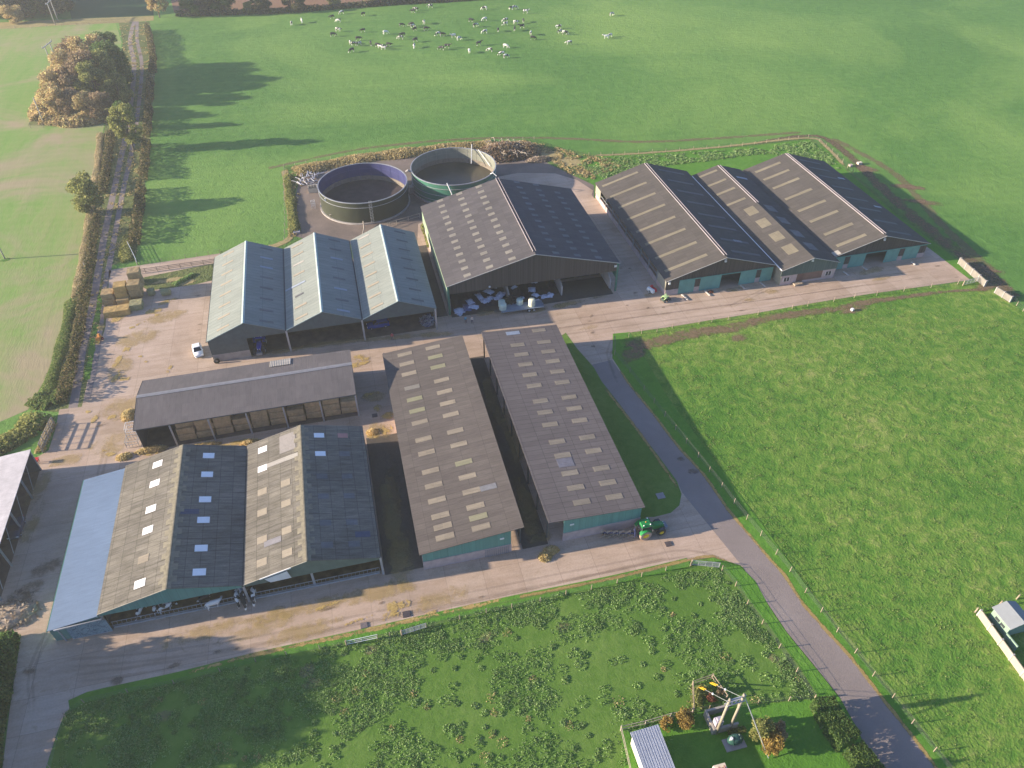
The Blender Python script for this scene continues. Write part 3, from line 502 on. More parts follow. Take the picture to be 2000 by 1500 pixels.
part(Cb, 'side_wall', flat('dark green grey cladding', (0.085, 0.105, 0.105), 0.7), lambda mb: mb.box(-28.3, Y0+.2, 0, -28.2, Y1-.3, 4.95))
part(Cb, 'side_wall', flat('dark green grey cladding', (0.085, 0.105, 0.105), 0.7), lambda mb: mb.box(13.4, Y0+4, 0, 13.5, Y1-.3, 4.95))
part(Cb, 'front_wall', flat('dark green grey cladding', (0.085, 0.105, 0.105), 0.7), lambda mb: mb.box(-28.2, Y0+.2, 1.7, -21.6, Y0+.27, 4.4))
part(Cb, 'base_panel', M_PANEL, lambda mb: (mb.box(-28.2, Y0+.15, 0, -25.0, Y0+.3, 1.7), mb.box(-24.8, Y0+.15, 0, -21.6, Y0+.3, 1.7), mb.box(-25.0, Y0+.1, 0, -24.8, Y0+.3, 1.75)))
posts(Cb, 'post', [(-14.4, Y0+.1), (-0.5, Y0+.1), (13.45, Y0+.1)], 0.32, 4.95, M_STEEL)
posts(Cb, 'post', [(-14.4, 130), (-0.5, 130), (-14.4, 123), (-0.5, 123), (-14.4, 138), (-0.5, 138)], 0.3, 4.95, M_DSTEEL)
part(Cb, 'floor', M_FLOOR, lambda mb: mb.box(-28.1, Y0+.6, .035, 13.3, Y1-.4, .055))

# ---- D: big silage shed
RD = roofmat('brown grey fibre cement', (0.086, 0.079, 0.083), (0.106, 0.097, 0.10), (0.065, 0.06, 0.063), 'X', (1.0, 2.3), grime=0.20, rib=0.0)
Db = wthing('silage_shed', 'tall silage shed with dark brown grey roof beside the two round tanks', 'shed', (34.3, 120, 0))
Y0, Y1 = 120.0, 153.5; DL = (16.4, 6.9, 34.3, 11.6); DR = (34.3, 11.6, 52.1, 6.9)
part(Db, 'roof_slope', RD, lambda mb: slab(mb, 16.4, 6.9, 34.3, 11.6, Y0, Y1))
part(Db, 'roof_slope', RD, lambda mb: slab(mb, 34.3, 11.6, 52.1, 6.9, Y0, Y1))
part(Db, 'ridge_cap', M_RIDGE, lambda mb: (mb.bar((34.02, Y0+1, 11.7), (34.02, Y1, 11.7), 0.11, 0.25), mb.bar((34.6, Y0+1, 11.7), (34.6, Y1, 11.7), 0.11, 0.25)))
for k in range(13):
    y = 121.35+2.62*k
    for x in (20.85, 25.35, 29.9):
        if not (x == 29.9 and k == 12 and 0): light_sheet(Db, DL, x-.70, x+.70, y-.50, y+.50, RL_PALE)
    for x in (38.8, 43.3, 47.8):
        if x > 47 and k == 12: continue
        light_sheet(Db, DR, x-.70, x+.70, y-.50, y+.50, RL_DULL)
def dgable(mb): mb.prism([(16.7, Y0+0.3, 4.9), (51.8, Y0+0.3, 4.9), (51.8, Y0+0.3, 6.85), (34.3, Y0+0.3, 11.45), (16.7, Y0+0.3, 6.85)], (0, 0.08, 0))
part(Db, 'gable_boarding', M_YORK, dgable)
part(Db, 'back_wall', M_YORK, lambda mb: mb.prism([(16.7, Y1-0.3, 0), (51.8, Y1-0.3, 0), (51.8, Y1-0.3, 6.85), (34.3, Y1-0.3, 11.45), (16.7, Y1-0.3, 6.85)], (0, -0.08, 0)))
part(Db, 'bargeboard', flat('pale trim', (0.45, 0.43, 0.40), 0.6), lambda mb: (mb.bar((16.4, Y0-.05, 6.88), (34.3, Y0-.05, 11.58), .06, .14), mb.bar((34.3, Y0-.05, 11.58), (52.1, Y0-.05, 6.88), .06, .14)))
part(Db, 'side_cladding', flat('light green cladding', (0.24, 0.32, 0.21), 0.6), lambda mb: mb.box(16.6, Y0+.3, 3.0, 16.7, Y1-.3, 6.85))
part(Db, 'side_cladding', M_GSTEEL, lambda mb: mb.box(51.75, Y0+.3, 3.0, 51.85, Y1-.3, 6.85))
part(Db, 'clamp_wall', M_PANEL, lambda mb: mb.box(16.9, Y0+1, 0, 17.15, Y1-.5, 3.2))
for x in (29.1, 40.3, 50.8): part(Db, 'clamp_wall', flat('pale clamp wall', (.50, .45, .42), .9, var=.15), lambda mb: mb.prism([(x, Y0+1.3, 0), (x, Y1-1, 0), (x, Y1-1, 3.0), (x, Y0+3.2, 3.0), (x, Y0+1.2, 2.2)], (0.25, 0, 0)))
posts(Db, 'post', [(16.75, Y0+.2), (51.75, Y0+.2)], 0.4, 6.8, M_GSTEEL)
part(Db, 'sign', M_WHITE, lambda mb: mb.box(51.0, Y0+.18, 5.9, 51.7, Y0+.22, 6.4))
for x in (25.0,): part(Db, 'floodlight', M_WHITE, lambda mb: mb.cbox(x, Y0+.1, 5.4, .35, .25, .25))

# ---- E1/E2/E3: joined cow houses on the right
RE = roofmat('brown fibre cement', (0.083, 0.074, 0.067), (0.10, 0.088, 0.080), (0.055, 0.05, 0.047), 'X', (1.05, 2.1), grime=0.18)
def cowhouse(nm, label, xs, zs, Y0, Y1, lights, ridgecap, group='joined cow houses'):
    x0, xr, x1 = xs; z0, zr, z1 = zs
    P = wthing(nm, label, 'cow shed', ((x0+x1)/2, Y0, 0), group)
    part(P, 'roof_slope', RE, lambda mb: slab(mb, x0, z0, xr, zr, Y0, Y1)); part(P, 'roof_slope', RE, lambda mb: slab(mb, xr, zr, x1, z1, Y0, Y1))
    if ridgecap:
        part(P, 'ridge_cap', M_RIDGE, lambda mb: [mb.bar((xr+d, ridgecap[0], zr+.1), (xr+d, ridgecap[1], zr+.1), .11, .22) for d in (-.28, .28)])
    part(P, 'bargeboard', flat('pale trim', (0.45, 0.43, 0.40), 0.6), lambda mb: (mb.bar((x0, Y0-.05, z0-.03), (xr, Y0-.05, zr-.03), .06, .12), mb.bar((xr, Y0-.05, zr-.03), (x1, Y0-.05, z1-.03), .06, .12)))
    for (side, a, b, c, d, mt) in lights:
        light_sheet(P, (x0, z0, xr, zr) if side == 'L' else (xr, zr, x1, z1), a, b, c, d, mt)
    part(P, 'back_wall', M_YORK, lambda mb: mb.prism([(x0+.3, Y1-.4, 0), (x1-.3, Y1-.4, 0), (x1-.3, Y1-.4, z1-.15), (xr, Y1-.4, zr-.15), (x0+.3, Y1-.4, z0-.1)], (0, .08, 0)))
    return P
rows = (158.2, 152.5, 146.9, 141.2, 135.4, 129.9, 124.1, 119.0)
E1 = cowhouse('cow_house', 'left cow house of the joined row, nearest the silage shed, with green doors', (60.8, 73.5, 85.3), (3.7, 7.55, 4.0), 115.7, 161.0,
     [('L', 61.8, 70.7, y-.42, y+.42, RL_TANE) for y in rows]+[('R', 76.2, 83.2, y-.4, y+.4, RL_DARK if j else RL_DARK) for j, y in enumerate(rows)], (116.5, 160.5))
light_sheet(E1, (73.5, 7.55, 85.3, 4.0), 79.5, 81.6, 123.8, 124.6, RL_BLUEGREY, 'rooflight')
E2 = cowhouse('dairy_building', 'small middle building of the joined row with square rooflights and block front', (85.5, 92.3, 98.9), (3.9, 6.0, 4.0), 113.4, 158.5,
     [('L', 86.6, 91.1, y-.4, y+.4, RL_TANE) for y in (156.5, 151.5, 146.8, 141.4)]+[('L', 88.8, 91.0, y-1.6, y+1.6, RL_TANE) for y in (136.0, 130.3, 124.3, 118.8)]+[('R', 93.6, 96.0, y-1.5, y+1.5, RL_DULL) for y in (136.0, 130.3, 124.3, 118.8)]+[('R', 94.5, 97.5, 152, 152.9, RL_BLUEGREY)], (138, 158))
E3 = cowhouse('cow_house', 'right cow house of the joined row, wide brown roof ending at the field edge', (99.2, 110.7, 122.9), (3.6, 7.1, 3.5), 116.0, 158.5,
     [('L', 101.4, 107.8, y-.45, y+.45, RL_TANE) for y in (155.5, 151.2, 146.5, 140.7, 134.8, 129.7, 123.8, 118.9)]+[('R', 113.2, 119.5, y-.4, y+.4, RL_DARK) for y in (155.5, 151.2, 146.5, 140.7, 134.8, 129.7, 123.8, 118.9)]+[('R', 119.6, 121.6, y-.4, y+.4, RL_BLUEGREY) for y in (147.5, 132.4)]+[('L', 99.4, 100.9, 116.2, 117.6, RL_CREAM)], (116.8, 158))
# fronts
def front_gable(P, xs, zs, Y, zb, mat):
    part(P, 'gable_boarding', mat, lambda mb: mb.prism([(xs[0]+.2, Y, zb), (xs[2]-.2, Y, zb), (xs[2]-.2, Y, zs[2]-.12), (xs[1], Y, zs[1]-.12), (xs[0]+.2, Y, zs[0]-.12)], (0, .08, 0)))
front_gable(E1, (60.8, 73.5, 85.3), (3.7, 7.55, 4.0), 116.1, 3.15, M_YORK)
front_gable(E3, (99.2, 110.7, 122.9), (3.6, 7.1, 3.5), 116.4, 3.1, M_YORK)
def door_bay(P, x0, x1, Y, z1=3.2, mat=None, name='sliding_door'):
    return part(P, name, mat or M_GREENDOOR, lambda mb: (mb.box(x0, Y-.08, .1, x1, Y, z1), [mb.box(x0+k*(x1-x0)/2-.04, Y-.12, .1, x0+k*(x1-x0)/2+.04, Y-.08, z1) for k in range(3)], mb.box(x0, Y-.13, z1-.15, x1, Y-.08, z1)))
for a, b in ((63.9, 67.3), (68.6, 73.2), (77.6, 81.2), (82.4, 85.0)): door_bay(E1, a, b, 116.0)
for a, b in ((67.3, 68.6), (81.2, 82.4)):
    part(E1, 'block_pier', M_BLOCK, lambda mb: mb.box(a, 116.0, 0, b, 116.15, 1.2)); part(E1, 'dark_boarding', M_YORK, lambda mb: mb.box(a, 116.02, 1.2, b, 116.12, 3.15))
part(E1, 'corner_boarding', M_YORK, lambda mb: mb.box(61.0, 116.0, 1.4, 63.9, 116.1, 3.2)); part(E1, 'block_plinth', M_BLOCK, lambda mb: mb.box(61.0, 115.95, 0, 63.9, 116.15, 1.4))
part(E1, 'door_track', M_GREENDOOR, lambda mb: mb.box(63.9, 115.9, 3.2, 85.0, 116.0, 3.4))
part(E1, 'side_wall', M_BLOCK, lambda mb: mb.box(61.1, 116.2, 0, 61.3, 160.5, 1.2))
part(E1, 'end_panel', flat('cream end panel', (0.30, 0.28, 0.22), 0.8), lambda mb: mb.box(61.0, 116.2, 1.2, 61.1, 120.5, 3.6)); part(E1, 'end_panel', flat('cream end panel', (0.30, 0.28, 0.22), 0.8), lambda mb: mb.box(61.0, 157, 1.2, 61.1, 160.6, 3.6))
for k in range(9): 
    y = 121+4.6*k; posts(E1, 'post', [(61.15, y)], 0.24, 3.65, M_STEEL)
part(E1, 'side_rail', M_STEEL, lambda mb: (mb.box(61.1, 120.5, 2.1, 61.2, 157, 2.2), mb.box(61.1, 120.5, 3.4, 61.2, 157, 3.55)))
for P, x, y, z in ((E1, 61.6, 115.92, 2.9), (E1, 73.4, 116.0, 6.4), (E3, 110.6, 116.3, 5.9), (E2, 92.2, 113.7, 5.1)): part(P, 'floodlight', M_WHITE, lambda mb: (mb.cbox(x, y-.15, z, .4, .25, .3), mb.cbox(x, y-.1, z+.45, .5, .12, .12)))
for a, b in ((99.9, 102.2), (103.6, 107.3), (112.4, 115.6), (117.0, 120.6)): door_bay(E3, a, b, 116.3, 3.1)
for a, b in ((102.2, 103.6), (115.6, 117.0), (120.6, 122.5)):
    part(E3, 'block_pier', M_BLOCK, lambda mb: mb.box(a, 116.3, 0, b, 116.45, 1.1)); part(E3, 'dark_boarding', M_YORK, lambda mb: mb.box(a, 116.32, 1.1, b, 116.42, 3.1))
part(E3, 'door_track', M_GREENDOOR, lambda mb: mb.box(99.9, 116.15, 3.1, 122.5, 116.3, 3.28))
part(E3, 'side_wall', M_YORK, lambda mb: mb.box(122.4, 116.5, 0, 122.5, 158, 3.3))
part(E2, 'side_gutter', M_WHITE, lambda mb: mb.bar((85.42, 113.4, 3.95), (85.42, 158, 3.95), .16, .16))
M_GREYGREEN = roofmat('grey green boarding', (0.10, 0.135, 0.12), (0.13, 0.165, 0.145), (0.06, 0.08, 0.07), 'Y', (0.2, 30), grime=0.2, seam=0.012)
front_gable(E2, (85.5, 92.3, 98.9), (3.9, 6.0, 4.0), 113.7, 2.3, M_GREYGREEN)
part(E2, 'block_wall', M_BLOCK, lambda mb: (mb.box(86.0, 113.7, 0, 89.6, 113.85, 2.3), mb.box(95.6, 113.7, 0, 98.6, 113.85, 2.3), mb.box(91.2, 113.7, 0, 95.6, 113.85, .5)))
for a in (86.6, 96.4): 
    o = part(E2, 'window', flat('dark window glass', (0.05, 0.055, 0.06), 0.2, var=.05), lambda mb: mb.box(a, 113.66, .9, a+1.3, 113.7, 1.8)); part(o, 'window_frame', M_WHITE, lambda mb: (mb.box(a-.06, 113.62, .84, a, 113.7, 1.86), mb.box(a+1.3, 113.62, .84, a+1.36, 113.7, 1.86), mb.box(a+.62, 113.62, .9, a+.68, 113.66, 1.8)))
part(E2, 'door', flat('brown door', (0.16, 0.09, 0.07), 0.7), lambda mb: mb.box(89.6, 113.72, 0, 91.2, 113.82, 2.3))
part(E2, 'roller_door', flat('rust brown door', (0.20, 0.12, 0.09), 0.8), lambda mb: mb.box(91.2, 113.74, .5, 95.6, 113.82, 2.3))
part(E2, 'side_wall', flat('cream end panel', (0.30, 0.28, 0.22), 0.8), lambda mb: mb.box(85.9, 113.7, 0, 86.0, 118, 3.8))
part(E2, 'side_wall', M_BLOCK, lambda mb: mb.box(98.5, 113.8, 0, 98.6, 116.3, 3.8))

# ---- A: double-gabled cattle shed with lean-to
RA = roofmat('lichened fibre cement', (0.175, 0.158, 0.135), (0.22, 0.198, 0.165), (0.10, 0.09, 0.075), 'X', (1.05, 1.75), grime=0.42, rib=0.0, grimecol=(0.60, 0.60, 0.55), seam=0.035)
Ab = wthing('cattle_shed', 'double gabled cattle shed with lichened grey roof and blue grey lean-to at the front left', 'cattle shed', (-21, 62.4, 0))
Y0, Y1 = 62.4, 88.5; gables = ((-38.9, -29.9, -21.15), (-21.05, -12.4, -3.05))
for k, (a, r_, b) in enumerate(gables):
    part(Ab, 'roof_slope', RA, lambda mb: slab(mb, a, 4.0, r_, 6.4, Y0, Y1)); part(Ab, 'roof_slope', RA, lambda mb: slab(mb, r_, 6.4, b, 3.95, Y0, Y1))
    # crown ridge pieces, a stepped run of short sheets
    def ridge(mb):
        ys2 = list(np.arange(Y0, Y1-.3, .98)); o = len(mb.v)
        for j, y in enumerate(ys2):          # one run of saw-edged crown pieces
            e = 1.12 if j % 2 else .55; y1_ = min(y+.98, Y1)
            slab(mb, r_-e, 6.44-e*.267, r_, 6.44, y+.001, y1_-.001, .03); slab(mb, r_, 6.44, r_+e, 6.44-e*.267, y+.001, y1_-.001, .03)
        mb.bar((r_, Y0, 6.455), (r_, Y1, 6.455), .16, .05)
    part(Ab, 'ridge_cap', flat('yellow lichen ridge', (0.22, 0.195, 0.14), 0.9, var=.25, scale=2), ridge)
    part(Ab, 'gable_cladding', M_GREENCLAD if k == 0 else flat('faded green cladding', (0.13, 0.17, 0.14), 0.8, var=.15, scale=.8), lambda mb: mb.prism([(a+.1, Y0+.25, 3.2), (b-.05, Y0+.25, 3.2), (b-.05, Y0+.25, 3.85), (r_, Y0+.25, 6.3), (a+.1, Y0+.25, 3.9)], (0, .07, 0)))
    part(Ab, 'back_wall', M_YORK, lambda mb: mb.prism([(a+.1, Y1-.3, 0), (b-.05, Y1-.3, 0), (b-.05, Y1-.3, 3.85), (r_, Y1-.3, 6.3), (a+.1, Y1-.3, 3.9)], (0, -.07, 0)))
    L = (a, 4.0, r_, 6.4); Rr = (r_, 6.4, b, 3.95)
    if k == 0:
        for j, y in enumerate((86.2, 82.3, 77.4, 73.6, 68.7, 64.8)):
            light_sheet(Ab, L, -34.35, -32.9, y-.62, y+.62, RL_TAN if j == 4 else RL_WHITE); light_sheet(Ab, Rr, -27.05, -25.5, y-.55, y+.55, RL_WHITE)
    else:
        for j, y in enumerate((86.2, 82.2, 77.5, 73.6, 68.7, 64.9)):
            light_sheet(Ab, L, -19.2, -17.8, y-.6, y+.6, RL_WHITE if j < 2 else RL_ORANGE)
            if j > 1: light_sheet(Ab, L, -15.7, -14.3, y-.6, y+.6, RL_ORANGE)
            light_sheet(Ab, Rr, -10.5, -9.0, y-.5, y+.5, RL_WHITE if j < 2 else RL_DULL)
            light_sheet(Ab, Rr, -7.0, -5.5, y-.5, y+.5, flat('rooflight pink', (0.45, 0.22, 0.19), 0.6) if j == 0 else RL_DULL)
        light_sheet(Ab, L, -17.8, -13.0, 81.9, 82.8, RL_CREAM, 'replacement_sheet'); light_sheet(Ab, L, -15.8, -13.3, 83.8, 87.6, flat('pale replacement sheet', (0.27, 0.245, 0.225), .8), 'replacement_sheet')
        light_sheet(Ab, L, -18.2, -15.8, 67.2, 68.2, flat('blue grey replacement sheet', (0.22, 0.21, 0.22), .8), 'replacement_sheet')
        light_sheet(Ab, Rr, -6.0, -4.0, 66.0, 67.0, flat('dark blue replacement sheet', (0.07, 0.085, 0.13), .8), 'replacement_sheet')
light_sheet(Ab, (-29.9, 6.4, -21.15, 3.95), -29.2, -26.9, 74.7, 75.6, flat('dark blue replacement sheet', (0.07, 0.085, 0.13), .8), 'replacement_sheet')
part(Ab, 'valley_gutter', M_GUTTER, lambda mb: mb.box(-21.2, Y0-.1, 3.80, -20.95, Y1, 3.9))
RLT = roofmat('blue grey steel sheet', (0.145, 0.205, 0.30), (0.15, 0.212, 0.31), (0.13, 0.185, 0.275), 'X', (1.0, 7), grime=0.15, rough=0.5)
part(Ab, 'lean_to_roof', RLT, lambda mb: slab(mb, -45.2, 2.75, -38.95, 3.75, Y0-.1, Y1-.2))
part(Ab, 'lean_to_gutter', M_GSTEEL, lambda mb: mb.box(-45.35, Y0-.1, 2.55, -45.2, Y1-.2, 2.68))
part(Ab, 'lean_to_fascia', M_GREENCLAD, lambda mb: mb.prism([(-45.1, Y0+.1, 0), (-43.2, Y0+.1, 0), (-43.2, Y0+.1, 2.4), (-38.9, Y0+.1, 3.1), (-38.9, Y0+.1, 3.6), (-45.1, Y0+.1, 2.65)], (0, .07, 0)))
def doorface():
    m, nt, b = newmat('rubbed blue door'); v = pos(nt, (1, 1, 1)); f = noise(nt, v, 0.9, 5, 0.7, dist=1.6)
    nt.links.new(ramp(nt, f, [(0.36, (0.045, 0.085, 0.105)), (0.44, (0.18, 0.29, 0.34)), (0.52, (0.25, 0.37, 0.42)), (0.56, (0.06, 0.10, 0.13)), (0.62, (0.24, 0.36, 0.41))]), b.inputs['Base Color']); return m
part(Ab, 'sliding_door', doorface(), lambda mb: (mb.box(-43.1, Y0-.12, .15, -38.3, Y0-.06, 2.75),))
part(Ab, 'door_rail', M_STEEL, lambda mb: (mb.bar((-44.4, Y0-.2, 2.75), (-38.6, Y0-.2, 3.15), .16, .2), mb.bar((-43.9, Y0-.15, 0), (-44.0, Y0-.15, 2.5), .14), mb.box(-43.1, Y0-.16, .05, -38.3, Y0-.06, .17)))
posts(Ab, 'post', [(-38.8, Y0+.35), (-21.1, Y0+.1), (-12.4, Y0+.5), (-3.1, Y0+.1)], .3, 3.9, M_STEEL)
posts(Ab, 'post', [(-21.1, 70), (-21.1, 76), (-21.1, 82), (-38.8, 70), (-38.8, 79), (-30, Y1-1)], .28, 3.9, M_DSTEEL)
part(Ab, 'side_wall', M_YORK, lambda mb: mb.box(-3.2, 63.5, 0, -3.1, Y1-.4, 3.8)); part(Ab, 'side_wall', M_YORK, lambda mb: mb.box(-38.95, 63.5, 0, -38.85, Y1-.4, 3.6))
part(Ab, 'eaves_sun_stop', M_YORK, lambda mb: mb.box(-38.92, Y0+.3, 3.6, -38.87, Y1-.4, 3.97))  # added strip, blocks low sun through the gap above the lean-to roof
part(Ab, 'side_wall', M_GREENCLAD, lambda mb: mb.box(-45.1, Y0+.3, 0, -45.0, Y1-.6, 2.6))
part(Ab, 'bedding', flat('muck and straw bedding', (0.17, 0.115, 0.05), .95, var=.45, scale=.8), lambda mb: mb.box(-38.8, 63.2, .035, -3.3, Y1-.5, .28))
part(Ab, 'cloth_panel', M_WHITE, lambda mb: (mb.prism([(-18.2, Y0-.03, 4.35), (-15.2, Y0-.03, 5.15), (-14.9, Y0-.03, 3.6), (-17.6, Y0-.03, 3.5)], (0, -.05, 0)), mb.bar((-18.8, Y0-.1, 4.58), (-14.6, Y0-.1, 5.72), .08, .2)))
part(Ab, 'bargeboard', flat('faded cream trim', (0.50, 0.45, 0.35), .8), lambda mb: mb.bar((gables[0][0], Y0-.05, 3.97), (gables[0][1], Y0-.05, 6.37), .05, .12))
part(Ab, 'bargeboard', flat('faded cream trim', (0.50, 0.45, 0.35), .8), lambda mb: mb.bar((gables[1][0], Y0-.05, 3.97), (gables[1][1], Y0-.05, 6.37), .05, .12))
def barrier(mb, x0, x1, y):
    n = int((x1-x0)/.55); mb.bar((x0, y, 1.35), (x1, y, 1.35), .07); mb.bar((x0, y, .55), (x1, y, .55), .07); mb.box(x0, y-.06, 0, x1, y+.06, .3)
    for j in range(n+1): x = x0+j*(x1-x0)/n; mb.bar((x, y, .3), (x+.12, y, 1.35), .035)
for a, b in ((-38.2, -33.0), (-32.9, -27.2), (-27.1, -21.6), (-20.6, -15.0), (-14.9, -9.2), (-9.1, -3.6)):
    part(Ab, 'feed_barrier', M_STEEL, lambda mb: barrier(mb, a, b, 62.75))

# ---- G1/G2: long cubicle sheds, mono-pitch halves either side of a feed passage
RG = roofmat('brown weathered sheet', (0.118, 0.100, 0.090), (0.14, 0.12, 0.106), (0.085, 0.073, 0.066), 'X', (0.98, 3.7), grime=0.22, seam=0.03)
RG2 = roofmat('mauve grey weathered sheet', (0.140, 0.120, 0.115), (0.162, 0.14, 0.133), (0.06, 0.053, 0.053), 'X', (0.98, 2.58), grime=0.16, seam=0.03)
ys = (104.1, 101.4, 98.6, 94.9, 91.9, 89.05, 86.2, 82.3, 79.3, 75.4, 72.5, 69.6, 66.7, 64.75, 62.9)
G1 = wthing('cubicle_shed', 'long single slope shed with tan rooflights, nearest to the cattle shed, green panelled end', 'shed', (9.5, 61.5, 0), 'pair of long sheds')
part(G1, 'roof_slope', RG, lambda mb: slab(mb, 2.1, 3.95, 16.8, 5.5, 61.5, 106.2))
rt = random.Random(5)
for i, y in enumerate(ys):
    for j, x in enumerate((4.7, 9.8)):
        mt = RL_TAN if rt.random() < .8 else roofmat('rooflight olive', (0.25, 0.24, 0.15), (0.28, 0.26, 0.17), (0.22, 0.21, 0.15), sheet=(1, 3), grime=0.15)
        if (i, j) == (3, 0): mt = RL_PALE
        light_sheet(G1, (2.1, 3.95, 16.8, 5.5), x, x+2.58, y, y+.97, mt)
light_sheet(G1, (2.1, 3.95, 16.8, 5.5), 12.4, 14.8, 69.5, 70.5, flat('grey replacement sheet', (0.19, 0.19, 0.20), .8), 'replacement_sheet')
G2 = wthing('cubicle_shed', 'long single slope shed with mauve grey roof beside the dark lawn strip and lane', 'shed', (27.5, 61.5, 0), 'pair of long sheds')
part(G2, 'roof_slope', RG2, lambda mb: slab(mb, 20.3, 5.3, 34.7, 4.5, 61.5, 106.3))
for i, y in enumerate((104.6, 101.0, 98.2, 95.4, 92.5, 89.6, 85.7, 82.9, 80.0, 76.1, 73.1, 69.4, 66.5, 63.7)):
    for x in (24.75, 29.7): light_sheet(G2, (20.3, 5.3, 34.7, 4.5), x, x+2.52, y, y+1.0, RL_BLUEGREY if (i == 0 and x < 25) else RL_TAN)
light_sheet(G2, (20.3, 5.3, 34.7, 4.5), 24.75, 27.2, 71.2, 73.0, flat('grey blue replacement sheet', (0.17, 0.165, 0.19), .8), 'replacement_sheet')
for P, (xa, xb), (za, zb) in ((G1, (2.5, 15.0), (3.75, 5.1)), (G2, (22.7, 34.4), (5.0, 4.35))):
    part(P, 'end_cladding', M_GREENCLAD, lambda mb: mb.prism([(xa, 61.9, 1.75), (xb, 61.9, 1.75), (xb, 61.9, zb), (xa, 61.9, za)], (0, .08, 0)))
    part(P, 'block_base', M_BLOCK, lambda mb: mb.box(xa-.05, 61.8, 0, xb+.05, 62.0, 1.75))
    part(P, 'far_end_cladding', M_YORK, lambda mb: mb.prism([(xa, 105.9, 0), (xb, 105.9, 0), (xb, 105.9, zb), (xa, 105.9, za)], (0, .08, 0)))
    part(P, 'notice', M_WHITE, lambda mb: mb.box((xb-1.6) if P is G1 else (xa+.9), 61.8, 3.3, (xb-1.0) if P is G1 else (xa+1.5), 61.86, 3.6))
part(G1, 'side_wall', M_BLOCK, lambda mb: mb.box(2.5, 62, 0, 2.65, 105.9, 2.0)); part(G2, 'side_wall', M_BLOCK, lambda mb: mb.box(34.2, 62, 0, 34.35, 105.9, 4.3))
part(G1, 'door_panel', flat('ribbed grey door', (0.30, 0.27, 0.27), .7), lambda mb: [mb.box(11.2+.3*k, 61.7, .1, 11.4+.3*k, 61.8, 1.6) for k in range(12)])
for k in range(9):
    y = 63+5.3*k; posts(G1, 'post', [(16.6, y)], .22, 5.3, M_DSTEEL); posts(G2, 'post', [(20.6, y)], .22, 5.2, M_DSTEEL)
    if k % 2 == 0: posts(G1, 'post', [(2.4, y+1)], .2, 3.9, M_DSTEEL)

# ---- B: straw barn
RB = roofmat('mauve grey corrugated sheet', (0.135, 0.122, 0.12), (0.158, 0.14, 0.137), (0.105, 0.097, 0.10), 'Y', (1.0, 2.6), grime=0.15, streak=(0.3, 1.2), seam=0.01)
def slabY(mb, y0, z0, y1, z1, x0, x1, th=.08): return mb.add([(x0,y0,z0-th),(x1,y0,z0-th),(x1,y1,z1-th),(x0,y1,z1-th),(x0,y0,z0),(x1,y0,z0),(x1,y1,z1),(x0,y1,z1)], [(0,3,2,1),(4,5,6,7),(0,1,5,4),(1,2,6,5),(2,3,7,6),(3,0,4,7)])
def corrug(mb, y0, z0, y1, z1, x0, x1, p=.30, h=.012):
    n = int((x1-x0)/p); o = len(mb.v)
    for k in range(2*n+1):
        x = x0+(x1-x0)*k/(2*n); dz = h if k % 2 else 0; mb.v += [(x, y0, z0+dz+.003), (x, y1, z1+dz+.003)]
    for k in range(2*n): mb.f.append((o+2*k, o+2*k+2, o+2*k+3, o+2*k+1)); mb.m.append(0)
Bb = wthing('straw_barn', 'open fronted straw barn with ribbed mauve grey roof and bales stacked inside', 'barn', (-21, 95.3, 0))
part(Bb, 'roof_slope', RB, lambda mb: (slabY(mb, 95.0, 5.2, 101.9, 6.25, -38.2, -3.35), corrug(mb, 95.0, 5.2, 101.9, 6.25, -38.2, -3.35)))
part(Bb, 'roof_slope', RB, lambda mb: (slabY(mb, 101.9, 6.25, 107.3, 5.15, -38.2, -3.35), corrug(mb, 101.9, 6.25, 107.3, 5.15, -38.2, -3.35)))
part(Bb, 'ridge_cap', flat('grey ridge', (0.22, 0.22, 0.235), .7), lambda mb: (slabY(mb, 101.5, 6.27, 101.9, 6.34, -38.2, -3.35, .02), slabY(mb, 101.9, 6.34, 102.3, 6.25, -38.2, -3.35, .02)))
def bl(x0, x1, mt):
    part(Bb, 'rooflight', mt, lambda mb: (slabY(mb, 105.0, 5.73, 107.2, 5.28, x0, x1, .02), corrug(mb, 105.0, 5.73, 107.2, 5.28, x0, x1, .3, .04)))
bl(-17.2, -13.6, RL_CREAM)
part(Bb, 'bargeboard', M_GUTTER, lambda mb: (mb.bar((-38.25, 95, 5.15), (-38.25, 101.9, 6.2), .06, .15), mb.bar((-38.25, 101.9, 6.2), (-38.25, 107.3, 5.1), .06, .15), mb.bar((-38.2, 94.93, 5.12), (-3.35, 94.93, 5.12), .08, .12)))
part(Bb, 'end_wall', flat('dark tin wall', (0.09, 0.095, 0.105), .7), lambda mb: mb.prism([(-38.1, 95.4, 0), (-38.1, 107, 0), (-38.1, 107, 5.0), (-38.1, 101.9, 6.1), (-38.1, 95.4, 5.1)], (.08, 0, 0)))
part(Bb, 'back_wall', flat('dark tin wall', (0.09, 0.095, 0.105), .7), lambda mb: mb.box(-38, 106.9, 0, -3.5, 107, 5.1))
part(Bb, 'end_wall', flat('green grey tin', (0.12, 0.16, 0.14), .7), lambda mb: mb.prism([(-3.55, 98.5, 2.4), (-3.55, 107, 2.4), (-3.55, 107, 5.0), (-3.55, 101.9, 6.1), (-3.55, 98.5, 5.6)], (.08, 0, 0)))
posts(Bb, 'post', [(x, 95.25) for x in (-33.0, -27.1, -21.2, -15.3, -9.4, -3.55)], .25, 5.1, M_STEEL)
part(Bb, 'floor', M_FLOOR, lambda mb: mb.box(-38.0, 95.4, .035, -3.6, 106.8, .06))

